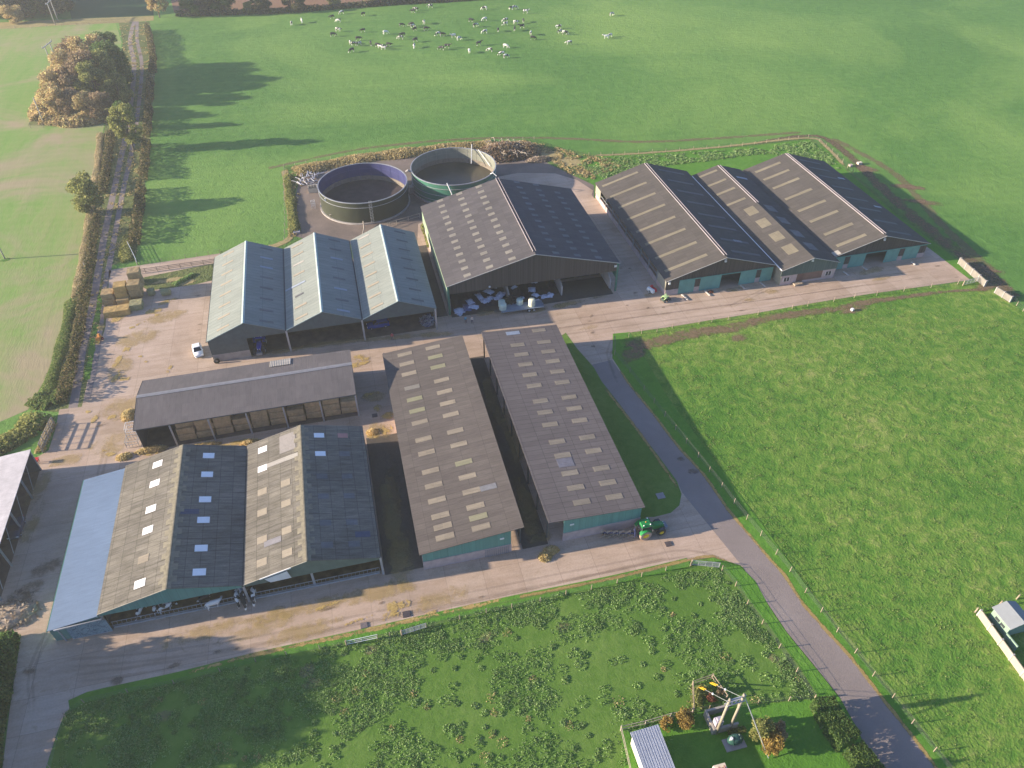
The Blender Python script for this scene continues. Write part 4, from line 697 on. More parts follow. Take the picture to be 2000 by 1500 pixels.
# ---- H: pale roofed shed at the left edge
RH = roofmat('pale weathered roof', (0.52, 0.49, 0.50), (0.56, 0.53, 0.54), (0.47, 0.44, 0.45), 'X', (1.0, 9), grime=0.2, streak=(0.5, 0.7))
Hb = wthing('implement_shed', 'pale roofed open shed cut by the left edge of the view', 'shed', (-60, 70, 0))
part(Hb, 'roof_slope', RH, lambda mb: slab(mb, -66, 3.2, -53.35, 4.6, 70.5, 95.1))
part(Hb, 'post', M_STEEL, lambda mb: mb.box(-66, 70.6, 0, -65.8, 70.8, 3.1))
posts(Hb, 'post', [(-53.6, y) for y in (70.8, 76.4, 82.7, 89.0, 94.9)], .25, 4.5, M_STEEL)
for y in (92, 86, 80, 74): part(Hb, 'brace', M_STEEL, lambda mb: mb.bar((-53.5, y, 4.2), (-53.3, y-2.2, 1.0), .06))
part(Hb, 'end_wall', flat('dark tin wall', (0.09, 0.095, 0.105), .7), lambda mb: mb.prism([(-66, 94.8, 0), (-53.6, 94.8, 0), (-53.6, 94.8, 4.45), (-66, 94.8, 3.1)], (0, .08, 0)))
part(Hb, 'back_wall', flat('dark tin wall', (0.09, 0.095, 0.105), .7), lambda mb: mb.box(-66, 70, 0, -65.9, 94.8, 3.1))
part(Hb, 'floor', M_FLOOR, lambda mb: mb.box(-65.8, 70, .035, -53.8, 95, .06))

# ---- slurry stores
def store(label, c, wall, inner, mat_liq, zl, tide):
    P = wthing('slurry_store', label, 'slurry tank', (c[0], c[1], 0), 'round slurry stores'); r, h, n = 10.7, 5.4, 96
    part(P, 'wall', wall, lambda mb: mb.lathe([(r, .1), (r, h)], (*c, 0), n), True)
    part(P, 'lining', inner, lambda mb: (mb.lathe([(r-.08, h), (r-.08, zl)], (*c, 0), n)), True)
    part(P, 'lining_seam', flat('pale seam blue' if tide[2] > .4 else 'pale seam', (.09, .095, .22) if tide[2] > .4 else (.33, .30, .25), .6), lambda mb: ([mb.bar((c[0]+(r-.1)*math.cos(t), c[1]+(r-.1)*math.sin(t), zl), (c[0]+(r-.1)*math.cos(t), c[1]+(r-.1)*math.sin(t), h-.1), .05) for t in [2*math.pi*k/24 for k in range(24)]], mb.lathe([(r-.11, h-1.35), (r-.11, h-1.29)], (*c, 0), n)))
    part(P, 'tide_mark', flat('tide mark', (0.20, 0.17, 0.135), .9, var=.2), lambda mb: mb.lathe([(r-.12, zl+1.2), (r-.12, zl)], (*c, 0), n))
    part(P, 'slurry', mat_liq, lambda mb: mb.add([(c[0]+(r-.05)*math.cos(2*math.pi*k/n), c[1]+(r-.05)*math.sin(2*math.pi*k/n), zl+.02) for k in range(n)], [tuple(range(n))]))
    part(P, 'rim', flat('rim steel', (0.33, 0.34, 0.36), .4, .2), lambda mb: mb.lathe([(r-.1, h), (r-.1, h+.12), (r+.12, h+.12), (r+.12, h-.06), (r, h-.06)], (*c, 0), n))
    for z in ((4.15,) if inner.name.startswith('blue') else (4.15, 2.4, 1.0)): part(P, 'band', flat('rim steel', (0.33, 0.34, 0.36), .4, .2), lambda mb: mb.lathe([(r, z), (r+.1, z+.03), (r+.1, z+.1), (r, z+.13)], (*c, 0), n))
    part(P, 'base_ring', M_PANEL, lambda mb: mb.lathe([(r, .35), (r+.35, .35), (r+.35, 0)], (*c, 0), n))
    return P
S1 = store('slurry tank with blue lining and dark olive outside, left of the pair', (4.9, 171.7), flat('olive enamel', (0.045, 0.05, 0.032), .45, var=.15, scale=.4), flat('blue enamel lining', (0.042, 0.046, 0.135), .5, var=.1, scale=.5),
           flat('dry slurry crust', (0.06, 0.046, 0.045), .9, var=.3, scale=.5), 1.0, (0.25, 0.25, 0.6))
S2 = store('green slurry tank with pale lining and a leaning stirrer pipe, right of the pair', (28.0, 175.4), flat('green enamel', (0.05, 0.165, 0.115), .45, var=.12, scale=.4), flat('cream lining', (0.21, 0.215, 0.175), .6, var=.1, scale=.5),
           flat('wet slurry', (0.07, 0.06, 0.04), .25, var=.3, scale=.15), 1.5, (0.3, 0.3, 0.25))
def ladder(mb, x, y, z0, z1):
    for s in (-.28, .28): mb.bar((x+s, y, z0), (x+s, y, z1), .06)
    for k in range(int((z1-z0)/.35)): mb.bar((x-.28, y, z0+.3+.35*k), (x+.28, y, z0+.3+.35*k), .045)
    for k in range(int((z1-z0)/.8)): mb.lathe([(.42, 0), (.42, .06)], (x, y-.35, z0+1+.8*k), 10)
part(S1, 'ladder', M_STEEL, lambda mb: ladder(mb, 5.6, 160.75, 0, 6.0))
part(S1, 'sign', M_WHITE, lambda mb: mb.box(-4.6, 166.1, 4.6, -4.3, 166.7, 5.0))
part(S1, 'valve_pipe', M_TIMBER, lambda mb: (mb.tube([(-4.1, 165.4, .1), (-4.1, 165.4, 1.2), (-3.4, 165.4, 1.3)], .12), mb.tube([(3.4, 160.6, 1.0), (3.3, 158.0, .6), (2.6, 155.4, .3)], .14)))
part(S2, 'stirrer_pipe', M_STEEL, lambda mb: (mb.tube([(34.6, 184.2, 6.6), (33.6, 180.6, 3.0)], .14), mb.tube([(36.0, 182.7, 5.7), (38.0, 177.5, 3.2)], .10)))
part(S2, 'fill_pipe', M_WHITE, lambda mb: (mb.tube([(24.5, 164.9, 6.2), (25.3, 163.6, 4.0), (25.6, 163.0, 1.0)], .13), mb.tube([(36.0, 168.4, 5.6), (36.5, 167.5, 6.2), (37.2, 166.8, 5.6)], .09)))
part(S2, 'inlet_chamber', M_PANEL, lambda mb: (mb.cbox(17.0, 174.5, 0, 1.4, 1.6, 1.6), mb.tube([(15.9, 175.0, 5.4), (16.4, 174.9, 5.8), (17.3, 175.0, 5.2)], .25)))

# ---- timber stable at the bottom edge, house beyond the frame
Tb = wthing('stable', 'small white sided shed with blue grey corrugated roof inside the garden fence', 'shed', (23.3, 29, 0))
RS = roofmat('blue grey corrugated tin', (0.40, 0.43, 0.50), (0.42, 0.45, 0.52), (0.37, 0.40, 0.47), 'Y', (1.0, 9), rib=.3, grime=.08)
def stable_roof(mb):
    slab(mb, 21.75, 2.65, 25.1, 2.9, 24.5, 32.75, .07)
    n = 28
    for k in range(n): x = 21.75+3.35*(k+.5)/n; z = 2.65+.25*(k+.5)/n; mb.bar((x, 24.5, z+.02), (x, 32.75, z+.02), .05, .05)
part(Tb, 'roof', RS, stable_roof)
part(Tb, 'wall', flat('cream boarding', (0.58, 0.53, 0.44), .7, var=.05), lambda mb: (mb.box(21.95, 24.7, 0, 22.05, 32.5, 2.6), mb.box(22.05, 32.4, 0, 24.9, 32.5, 2.7), mb.box(24.85, 24.7, 0, 24.95, 32.5, 2.8)))
part(Tb, 'door', flat('blue door', (0.12, 0.2, 0.38), .6), lambda mb: mb.box(24.95, 26, 0, 25.0, 27.2, 2.1))
Hs = wthing('farmhouse', 'slate roofed house cut off by the bottom edge, only its chimney end in view', 'house', (33, 20, 0))
SL = roofmat('slate', (0.16, 0.17, 0.21), (0.19, 0.20, 0.25), (0.12, 0.13, 0.16), 'Y', (.4, .3), grime=.1)
def slabYz(mb, y0, z0, y1, z1, x0, x1): slabY(mb, y0, z0, y1, z1, x0, x1, .12)
part(Hs, 'roof_slope', SL, lambda mb: slabYz(mb, 15.5, 4.6, 21.0, 7.0, 28, 32.5)); part(Hs, 'roof_slope', SL, lambda mb: slabYz(mb, 21.0, 7.0, 25.0, 5.5, 28, 32.5))
part(Hs, 'wall', flat('cream render', (0.6, 0.56, 0.48), .8), lambda mb: mb.prism([(28.3, 15.9, 0), (28.3, 24.6, 0), (28.3, 24.6, 5.3), (28.3, 21.0, 6.8), (28.3, 15.9, 4.5)], (3.9, 0, 0)))
o = part(Hs, 'chimney', flat('cream chimney', (0.66, 0.55, 0.42), .8), lambda mb: mb.box(27.6, 24.6, 0, 28.9, 25.6, 7.6))
part(o, 'chimney_pot', flat('terracotta', (0.45, 0.26, 0.2), .8), lambda mb: (mb.lathe([(.16, 7.6), (.13, 8.1), (0, 8.1)], (27.95, 25.1, 0), 10), mb.lathe([(.16, 7.6), (.13, 8.1), (0, 8.1)], (28.55, 25.1, 0), 10)))
# ---- green hut
Ub = wthing('garden_hut', 'pale green hut with grey roof behind the cream board fence at the right edge', 'hut', (75, 34.5, 0))
part(Ub, 'roof_slope', flat('light grey felt', (0.23, 0.245, 0.26), .7, var=.05), lambda mb: slab(mb, 73.3, 2.2, 75.1, 3.0, 33.4, 36.75)); part(Ub, 'roof_slope', flat('light grey felt', (0.23, 0.245, 0.26), .7, var=.05), lambda mb: slab(mb, 75.1, 3.0, 76.9, 2.2, 33.4, 36.75))
part(Ub, 'wall', flat('mint boarding', (0.22, 0.31, 0.235), .7, var=.06), lambda mb: mb.prism([(73.5, 33.6, .1), (76.7, 33.6, .1), (76.7, 33.6, 2.15), (75.1, 33.6, 2.85), (73.5, 33.6, 2.15)], (0, 2.9, 0)))
part(Ub, 'window', flat('dark window glass', (0.05, 0.055, 0.06), 0.2, var=.05), lambda mb: (mb.box(73.45, 34.2, 1.1, 73.5, 34.9, 1.5), mb.box(73.45, 35.1, 1.1, 73.5, 35.8, 1.5)))
part(Ub, 'porch', flat('mint boarding', (0.22, 0.31, 0.235), .7, var=.06), lambda mb: mb.box(73.3, 31.6, 0.1, 73.45, 33.5, 1.2))

# ================================================================ TREES, HEDGES, WEEDS
M_BARK = flat('bark', (0.16, 0.13, 0.10), .95, var=.3, scale=3)
LF = {
 'rust': leafmat('rust autumn leaves', [(0, (0.20, 0.145, 0.095)), (.35, (0.32, 0.225, 0.14)), (.7, (0.40, 0.30, 0.19)), (1, (0.50, 0.41, 0.26))]),
 'brown': leafmat('brown autumn leaves', [(0, (0.288, 0.209, 0.130)), (.4, (0.496, 0.378, 0.209)), (.8, (0.679, 0.547, 0.260)), (1, (0.700, 0.700, 0.340))]),
 'olive': leafmat('olive leaves', [(0, (0.138, 0.166, 0.058)), (.5, (0.274, 0.304, 0.097)), (1, (0.489, 0.470, 0.177))]),
 'green': leafmat('green leaves', [(0, (0.053, 0.113, 0.037)), (.5, (0.106, 0.180, 0.053)), (1, (0.180, 0.256, 0.074))]),
 'dark': leafmat('dark hedge leaves', [(0, (0.073, 0.082, 0.049)), (.5, (0.138, 0.138, 0.073)), (1, (0.244, 0.211, 0.114))]),
 'gold': leafmat('golden leaves', [(0, (0.20, 0.13, 0.04)), (.5, (0.34, 0.24, 0.07)), (1, (0.46, 0.35, 0.11))]),
 'lush': leafmat('lush weeds', [(0, (0.15, 0.29, 0.075)), (.5, (0.25, 0.40, 0.13)), (1, (0.42, 0.54, 0.25))]),
 'hay': leafmat('dry stems', [(0, (0.308, 0.252, 0.112)), (.5, (0.504, 0.406, 0.196)), (1, (0.700, 0.588, 0.336))]),
 'tuft': leafmat('yellowing tussock', [(0, (0.10, 0.19, 0.05)), (.5, (0.19, 0.27, 0.08)), (1, (0.33, 0.36, 0.14))]),
 'straw_bank': leafmat('bleached bank grass', [(0, (0.30, 0.25, 0.13)), (.5, (0.50, 0.42, 0.26)), (1, (0.64, 0.56, 0.38))]),
 'hedge': leafmat('mixed hedge leaves', [(0, (0.05, 0.06, 0.025)), (.4, (0.10, 0.115, 0.045)), (.7, (0.17, 0.14, 0.07)), (.9, (0.26, 0.19, 0.10)), (1, (0.38, 0.31, 0.17))]),
 'red': leafmat('red shrub leaves', [(0, (0.16, 0.05, 0.035)), (1, (0.30, 0.12, 0.07))]),
}
def tree_parts(parent, seed, h, r, leaf, n, low=0.25, lsize=0.34, trunk=0.28, thin=0.0):
    rng = np.random.default_rng(seed); rg = random.Random(seed)
    k = rg.randint(17, 22); cl = []
    for i in range(k):
        a = rg.uniform(0, 2*math.pi); zz = low+(1-low)*((i+.6)/k); rr = r*math.sqrt(max(.05, 1-((zz-.55)/.55)**2))*rg.uniform(.45, .85)
        cl.append((rr*math.cos(a), rr*math.sin(a), h*zz*0.93, r*rg.uniform(.30, .50)))
    mb = MB(); top = (rg.uniform(-.3, .3), rg.uniform(-.3, .3), h*.8)
    mb.tube([(0, 0, -.2), (0, 0, h*.15), (top[0]*.5, top[1]*.5, h*.45), top], [trunk, trunk*.8, trunk*.5, trunk*.15], 8)
    for (x, y, z, cr) in cl:
        z0 = min(z*.55, h*.5); mb.tube([(0, 0, z0), (x*.5, y*.5, (z0+z)/2+.2), (x, y, z)], [trunk*.35, trunk*.2, trunk*.07], 5)
        for _ in range(3): mb.tube([(x*.6, y*.6, (z0+z)/2+.3), (x+rg.uniform(-cr, cr), y+rg.uniform(-cr, cr), z+rg.uniform(0, cr))], [trunk*.12, trunk*.04], 4)
    mb.build('trunk', M_BARK, parent)
    P = []
    per = np.array([c[3]**2 for c in cl]); per = (per/per.sum()*n).astype(int)
    for (x, y, z, cr), q in zip(cl, per):
        d = rng.normal(size=(q, 3)); d /= np.linalg.norm(d, axis=1)[:, None]; rad = cr*(0.55+0.5*rng.random(q)**.6)*(1+0.22*np.sin(d[:, 0]*7+seed)*np.cos(d[:, 1]*6))
        p = d*rad[:, None]*np.array([1, 1, .8])+np.array([x, y, z]); P.append(p)
    P = np.concatenate(P); P = P[P[:, 2] > .3]
    me = leafmesh('crown', P, lsize*(0.6+0.8*rng.random(len(P))), rng, LF[leaf]); link('crown', me, parent)
def tree(name, label, cat, px, py, h, r, leaf, n, seed, group=None, **k):
    x, y = gp((px, py)) if not isinstance(px, list) else px
    t = thing(name, label, cat, (x, y, 0), 0, group); tree_parts(t, seed, h, r, leaf, n, **k); return t
# the wood beside the track: prototypes first, then individual trees
wood = [  # px, py (foot), height, radius, kind, label
 (118, 228, 9, 4.2, 'brown', 'brown tree at the left front corner of the wood'), (148, 232, 8, 3.8, 'rust', 'short rusty tree in the front row of the wood'),
 (178, 234, 7.5, 3.6, 'brown', 'low brown tree in the middle of the front row of the wood'), (206, 232, 8, 3.8, 'rust', 'rusty tree at the right front corner of the wood'),
 (130, 205, 11, 4.8, 'brown', 'spreading brown tree on the left side of the wood, second row'), (162, 205, 12, 5.0, 'rust', 'tall rusty tree in the centre of the wood, second row'),
 (198, 208, 12, 5.0, 'olive', 'olive green tree on the right of the wood, second row'), (145, 180, 12, 5.2, 'brown', 'big brown tree in the left middle of the wood'),
 (180, 182, 13, 5.4, 'rust', 'tallest rust coloured tree in the middle of the wood'), (215, 185, 12.5, 5.2, 'olive', 'yellowing olive tree on the right middle of the wood'),
 (158, 155, 12, 5.2, 'rust', 'rusty tree at the back left of the wood'), (192, 155, 13, 5.5, 'brown', 'brown tree at the back centre of the wood'),
 (232, 165, 13, 5.4, 'green', 'dark green tree at the back right of the wood by the track'), (222, 140, 12, 5.0, 'green', 'green tree at the farthest right corner of the wood'),
 (240, 205, 9, 3.6, 'olive', 'small yellow green tree leaning over the track beside the wood')]
protos = {}
for i, (px, py, h, r, kd, lb) in enumerate(wood):
    x, y = at(px, py)
    if kd not in protos:
        t = thing('woodland_tree', lb, 'tree', (x, y, 0), 0, 'trees of the wood beside the track'); tree_parts(t, 40+i, 12.0, 5.0, kd, 10500, low=.15, lsize=.36); protos[kd] = t
        t.scale = (r/5, r/5, h/12)
    else: dup(protos[kd], (x, y, 0), i*1.3, lb, 'trees of the wood beside the track', (r/5, r/5, h/12))
# trees along the track
tree('hedgerow_tree', 'spindly olive tree astride the track hedge just below the wood', 'tree', 262, 294, 13, 3.6, 'olive', 5200, 7, lsize=.36, low=.25)
tree('hedgerow_tree', 'small round topped tree at the edge of the wood, right above the spindly one', 'tree', 255, 252, 8.5, 2.6, 'green', 2600, 8, lsize=.34)
tree('hedgerow_tree', 'green tree standing alone on the left side of the track', 'tree', 180, 413, 9.0, 3.4, 'olive', 4600, 9, lsize=.34, low=.15)
tree('hedgerow_tree', 'tall pale bare tree at the top corner where the track meets the far lane', 'tree', 312, 34, 13, 4.2, 'brown', 3800, 10, lsize=.5)
for i, (px, py, h, r, kd, lb) in enumerate([(375, 30, 6, 4.2, 'green', 'first dark round tree in the far field hedge, from the left'), (410, 27, 7.5, 4.5, 'dark', 'second dark round tree in the far field hedge'), (440, 26, 8.5, 5, 'green', 'biggest dark round tree in the far field hedge'),
      (490, 25, 4.5, 2.8, 'olive', 'small olive bush in the gap of the far hedge'), (510, 24, 6.5, 4, 'dark', 'dark tree in the far hedge left of the brown gap'), (575, 21, 7, 4.5, 'dark', 'broad dark tree in the far hedge above the leftmost cows'), (650, 13, 5, 3.2, 'olive', 'small tree in the far hedge above the herd'),
      (735, 7, 5.5, 4, 'dark', 'low dark tree in the far hedge right of the small olive tree'), (800, 2, 6, 4.5, 'dark', 'dark tree at the top edge above the middle of the herd'), (870, -2, 6, 4.5, 'green', 'green tree at the top edge right of the herd middle'), (940, -6, 6, 4.5, 'dark', 'last dark tree in the far hedge at the top edge')]):
    x, y = at(px, py)
    if kd in protos: dup(protos[kd], (x, y, 0), i*.9, lb, 'trees in the far hedge', (r/5, r/5, h/12))
    else:
        t = thing('hedgerow_tree', lb, 'tree', (x, y, 0), 0, 'trees in the far hedge'); tree_parts(t, 90+i, 12.0, 5.0, kd, 7500, low=.1, lsize=.45); t.scale = (r/5, r/5, h/12); protos[kd] = t
for i, (px, py, h, r, kd, lb) in enumerate([(10, 32, 13, 7, 'brown', 'pale brown tree at the top left corner'), (45, 30, 14, 7, 'dark', 'dark tree behind the far twin poles'), (80, 26, 14, 7, 'green', 'green tree in the top left wood'), (112, 30, 13, 6.5, 'dark', 'dark tree at the right end of the top left wood'),
      (0, 12, 15, 7, 'dark', 'dark tree at the very corner behind the pale one'), (60, 8, 16, 8, 'green', 'tall green tree at the back of the top left wood'), (100, 6, 15, 8, 'dark', 'tall dark tree at the back right of the top left wood'), (-60, 30, 14, 7, 'green', 'green tree beyond the left edge of the far lane'),
      (30, 44, 6, 4, 'brown', 'small brown bush on the far lane verge at the top left')]):
    x, y = at(px, py); dup(protos[kd], (x, y, 0), i*1.7, lb, 'trees of the top left wood', (r/5, r/5, h/12))
# big trees just outside the lower left whose shade falls over the yard entrance
for i, (xy, h, r, lb) in enumerate([((-57, 58.8), 9.5, 4.8, 'large tree beyond the left edge shading the yard entrance'), ((-57.5, 54.0), 11.5, 6.0, 'large tree beyond the left edge shading the paddock corner'), ((-58.5, 48), 11.5, 6.0, 'third tree beyond the left edge, between the two large ones'), ((-59, 41), 11, 5.5, 'large tree beyond the lower left corner')]):
    dup(protos['green'], (xy[0], xy[1], 0), i*2.1, lb, 'trees beside the yard entrance', (r/5, r/5, h/12))

def hedge(name, label, cat, pts, w, h, leaf, dens, seed, lsize=.28, step=1.0, gaps=(), stems=True, hv=.25, group=None, flat_top=False):
    L = smooth_line(pts, step); rng = np.random.default_rng(seed); P = []; b = L[0]
    T = wthing(name, label, cat, (b.x, b.y, 0), group)
    for i in range(len(L)-1):
        t = i/(len(L)-1)
        if any(a < t < c for a, c in gaps): continue
        d = (L[i+1]-L[i]); ln = d.length; d = d.normalized(); nn = Vector((-d.y, d.x)); hh = h*(1+hv*math.sin(i*.37+seed)*math.sin(i*.11+1)+hv*.3*math.sin(i*1.3)); ww = w*(1+.15*math.sin(i*.5+seed))
        q = max(4, int(dens*ln)); u = rng.random(q)*2-1; th = rng.random(q)*math.pi
        if flat_top:
            pick = rng.random(q) < .5; x = np.where(pick, u, np.sign(u))*ww/2; z = np.where(pick, hh+rng.normal(0, .04, q), rng.random(q)*hh)
        else:
            x = np.cos(th)*ww/2*(.75+.35*rng.random(q)); z = np.sin(th)*hh*(.75+.35*rng.random(q)); z = np.where(rng.random(q) < .3, rng.random(q)*z, z)
        s = rng.random(q)*ln
        P.append(np.stack([L[i].x+d.x*s+nn.x*x, L[i].y+d.y*s+nn.y*x, np.maximum(z, .03)], 1))
    P = np.concatenate(P); link('foliage', leafmesh('foliage', P, lsize*(.6+.8*rng.random(len(P))), rng, LF[leaf]), T)
    if stems:
        mb = MB(); rg = random.Random(seed)
        for i in range(0, len(L)-1, 2):
            t = i/(len(L)-1)
            if any(a < t < c for a, c in gaps): continue
            x, y = L[i].x, L[i].y; mb.tube([(x, y, -.05), (x+rg.uniform(-.2, .2), y+rg.uniform(-.2, .2), h*.8)], [.06, .02], 5)
        mb.build('stems', M_BARK, T)
    return T
hedge('field_hedge', 'tall dark hedge on the right side of the track casting blocky shadows over the pasture', 'hedge', [(290, 60), (300, 120), (295, 165), (292, 215), (288, 265), (284, 320), (278, 370), (272, 420), (264, 480)], 2.0, 2.9, 'hedge', 95, 3, gaps=((.30, .36), (.46, .50), (.63, .66), (.80, .83)), hv=.12, lsize=.32)
hedge('field_hedge', 'brown hedge on the left side of the track below the lone green tree', 'hedge', [(190, 425), (182, 470), (176, 520), (166, 575), (158, 630), (146, 690), (134, 745), (122, 790)], 1.8, 1.9, 'hedge', 110, 4, lsize=.26, hv=.4)
hedge('field_hedge', 'hedge on the left side of the track between the wood and the lone tree', 'hedge', [(218, 262), (213, 300), (206, 345), (200, 380)], 2.0, 2.0, 'hedge', 100, 5, lsize=.32, hv=.3)
hedge('field_hedge', 'low hedge along the top of the pasture under the far trees', 'hedge', [(345, 30), (450, 28), (560, 24), (640, 18), (760, 9), (900, 1), (1040, -8)], 3, 1.8, 'dark', 30, 6, lsize=.7, step=2.5)
hedge('scrub', 'low purple brown undergrowth along the front foot of the wood', 'scrub', [(88, 236), (130, 240), (170, 240), (206, 234)], 6, 2.2, 'brown', 260, 41, lsize=.45)
hedge('scrub', 'low brown undergrowth on the left flank of the wood', 'scrub', [(78, 235), (88, 200), (110, 165), (128, 140)], 6, 2.2, 'brown', 180, 42, lsize=.45)
hedge('clipped_hedge', 'broad clipped green garden hedge beside the lane', 'hedge', [[45.6, 31.4], [45.5, 28.6], [46.0, 26.2]], 3.0, 2.2, 'green', 900, 11, lsize=.16, hv=.03, flat_top=True)
hedge('clipped_hedge', 'lower clipped hedge continuing below the broad one at the bottom edge', 'hedge', [[46.2, 25.8], [46.6, 23], [47, 18]], 2.6, 1.7, 'green', 700, 12, lsize=.16, hv=.03, flat_top=True)
hedge('scrub', 'tall dry grass bank on the field side of the track hedge', 'scrub', [(196, 262), (190, 330), (176, 420), (160, 520), (147, 580)], 1.8, .55, 'straw_bank', 230, 13, lsize=.15, stems=False)
hedge('scrub', 'yellow green grass bank on the field side of the lower track hedge', 'scrub', [(140, 590), (128, 650), (108, 720), (85, 790)], 2.2, .6, 'tuft', 240, 14, lsize=.16, stems=False)
hedge('scrub', 'bushy green scrub in the corner above the pale shed', 'scrub', [(75, 815), (55, 840), (20, 862), (-20, 880)], 5.0, 1.2, 'olive', 260, 15, lsize=.3, stems=False)
hedge('scrub', 'tangled dry brush beside the leaning cattle gate', 'scrub', [(104, 828), (90, 856), (78, 885)], 1.5, 1.0, 'hay', 160, 16, lsize=.22)
hedge('scrub', 'bank of nettles where the left field meets the yard corner', 'scrub', [(118, 765), (100, 790), (70, 778)], 3.5, .9, 'tuft', 300, 17, lsize=.25, stems=False)
hedge('shade_hedge', 'dark bushy hedge down the lower left edge of the view', 'hedge', [(22, 1245), (8, 1300), (-4, 1370), (-15, 1450), (-25, 1540)], 2.6, 1.8, 'green', 300, 18, lsize=.24)
hedge('scrub', 'weedy bank of tall dead grass behind the blue lined tank', 'scrub', [(575, 338), (640, 323), (720, 309), (800, 299), (880, 290), (960, 283)], 5.5, .9, 'hay', 260, 19, lsize=.3, stems=False)
hedge('scrub', 'strip of green weeds between the pasture fence and the tank yard', 'scrub', [(563, 345), (568, 390), (573, 430), (577, 455)], 2.2, .7, 'olive', 220, 20, lsize=.26, stems=False)
hedge('scrub', 'rough weeds filling the gap between the three ridge shed and the silage shed', 'scrub', [(833, 440), (838, 462), (845, 482)], 2.4, .8, 'olive', 240, 21, lsize=.24, stems=False)
hedge('scrub', 'green weeds on the dry strip beside the drive to the tanks', 'scrub', [(340, 558), (358, 548), (378, 536)], 1.6, .5, 'lush', 240, 22, lsize=.2, stems=False)
hedge('scrub', 'grassy tuft bank inside the drive corner by the pale post', 'scrub', [(252, 460), (246, 490), (250, 512)], 2.6, .6, 'olive', 220, 23, lsize=.22, stems=False)
tree('autumn_shrub', 'golden orange shrub right of the blue grey tin shed', 'shrub', 1336, 1412, 2.3, 1.15, 'gold', 2600, 31, lsize=.13, low=.1, trunk=.07)
tree('autumn_shrub', 'low golden shrub against the fence left of the round golden one', 'shrub', 1302, 1418, 1.2, .8, 'gold', 1200, 32, lsize=.12, low=.1, trunk=.05)
tree('garden_tree', 'tall thin olive garden tree right of the walled pole enclosure', 'tree', 1482, 1440, 4.2, 1.25, 'olive', 2600, 33, lsize=.15, trunk=.08)
tree('garden_tree', 'yellow and red garden tree at the right of the oil tank', 'tree', 1503, 1465, 3.2, 1.2, 'gold', 2400, 34, lsize=.15, trunk=.08)
tree('garden_tree', 'dark red leaved garden tree behind the yellow one', 'tree', 1515, 1440, 3.0, 1.0, 'rust', 1600, 35, lsize=.15, trunk=.07)
tree('garden_shrub', 'dark red shrub inside the little fenced pen under the yellow stay guards', 'shrub', 1388, 1368, 1.0, .55, 'red', 900, 36, lsize=.1, low=.1, trunk=.04)
tree('garden_shrub', 'orange brown shrub at the right side of the little fenced pen', 'shrub', 1405, 1355, 1.0, .55, 'rust', 900, 37, lsize=.1, low=.1, trunk=.04)
hedge('garden_border', 'narrow flower border in front of the pole enclosure wall', 'flower border', [(1420, 1432), (1437, 1428), (1455, 1424)], .7, .35, 'olive', 400, 38, lsize=.1, stems=False)
hedge('garden_border', 'scrubby green growth in the fenced pen beside the paddock', 'flower border', [(1362, 1385), (1360, 1360), (1375, 1345)], 1.2, .6, 'olive', 350, 39, lsize=.12, stems=False)
# weeds scattered over the grass, too many to count
def inside(poly, x, y):
    c = np.zeros(len(x), bool); j = len(poly)-1
    for i in range(len(poly)):
        xi, yi = poly[i]; xj, yj = poly[j]
        c ^= ((yi > y) != (yj > y)) & (x < (xj-xi)*(y-yi)/(yj-yi+1e-9)+xi); j = i
    return c
from mathutils import noise as mn
def weeds(name, pts, n, leaves, rad, hgt, leaf, thr, sc, seed, lsize=.16, z0=.02):
    poly = [gp(p) for p in pts]; rng = np.random.default_rng(seed); xs = [p[0] for p in poly]; ys_ = [p[1] for p in poly]
    X = rng.uniform(min(xs), max(xs), n); Y = rng.uniform(min(ys_), max(ys_), n); k = inside(poly, X, Y); X, Y = X[k], Y[k]
    nv = np.array([mn.fractal(Vector((x*sc, y*sc, seed)), 1.0, 2.0, 3) for x, y in zip(X, Y)]); k = nv > thr; X, Y, nv = X[k], Y[k], nv[k]
    s = .5+.9*rng.random(len(X)); P = []; S = []
    X = np.repeat(X, leaves); Y = np.repeat(Y, leaves); s = np.repeat(s, leaves); q = len(X)
    a = rng.random(q)*2*np.pi; rr = rad*s*np.sqrt(rng.random(q)); 
    P = np.stack([X+np.cos(a)*rr, Y+np.sin(a)*rr, z0+hgt*s*(1-(rr/(rad*s))**2)*(.4+.6*rng.random(q))], 1)
    me = leafmesh(name, P, lsize*(.6+.8*rng.random(q)), rng, LF[leaf], updir=.2); o = link(name, me); return tag(o, None, None, None, 'stuff')
SP = [(112, 1500), (125, 1420), (170, 1375), (350, 1338), (500, 1298), (700, 1252), (850, 1214), (1000, 1184), (1200, 1142), (1400, 1110), (1480, 1210), (1590, 1365), (1350, 1400), (1210, 1430), (1230, 1520), (112, 1520)]
weeds('paddock_weeds', SP, 7000, 14, .50, .14, 'lush', .16, .13, 1, .11)
weeds('paddock_weeds', [(112, 1440), (128, 1398), (168, 1372), (500, 1295), (850, 1213), (1200, 1143), (1400, 1112), (1410, 1140), (1200, 1175), (1000, 1230), (850, 1290), (760, 1400), (560, 1500), (112, 1500)], 9000, 13, .50, .14, 'lush', -.10, .22, 2, .11)
weeds('paddock_weeds', [(1405, 1115), (1590, 1360), (1545, 1362), (1470, 1260), (1380, 1150)], 2200, 13, .45, .15, 'lush', -.15, .3, 6, .11)
weeds('paddock_tufts', SP, 520, 60, .65, .24, 'lush', -.6, .1, 16, .12)
weeds('paddock_dry_tufts', SP, 45, 40, .6, .14, 'hay', -.6, .1, 17, .12)
weeds('bank_weeds', [(1125, 320), (1160, 310), (1450, 292), (1578, 276), (1615, 295), (1640, 330), (1500, 300), (1250, 330), (1180, 350)], 5000, 10, .45, .3, 'lush', -.3, .2, 3, .24)
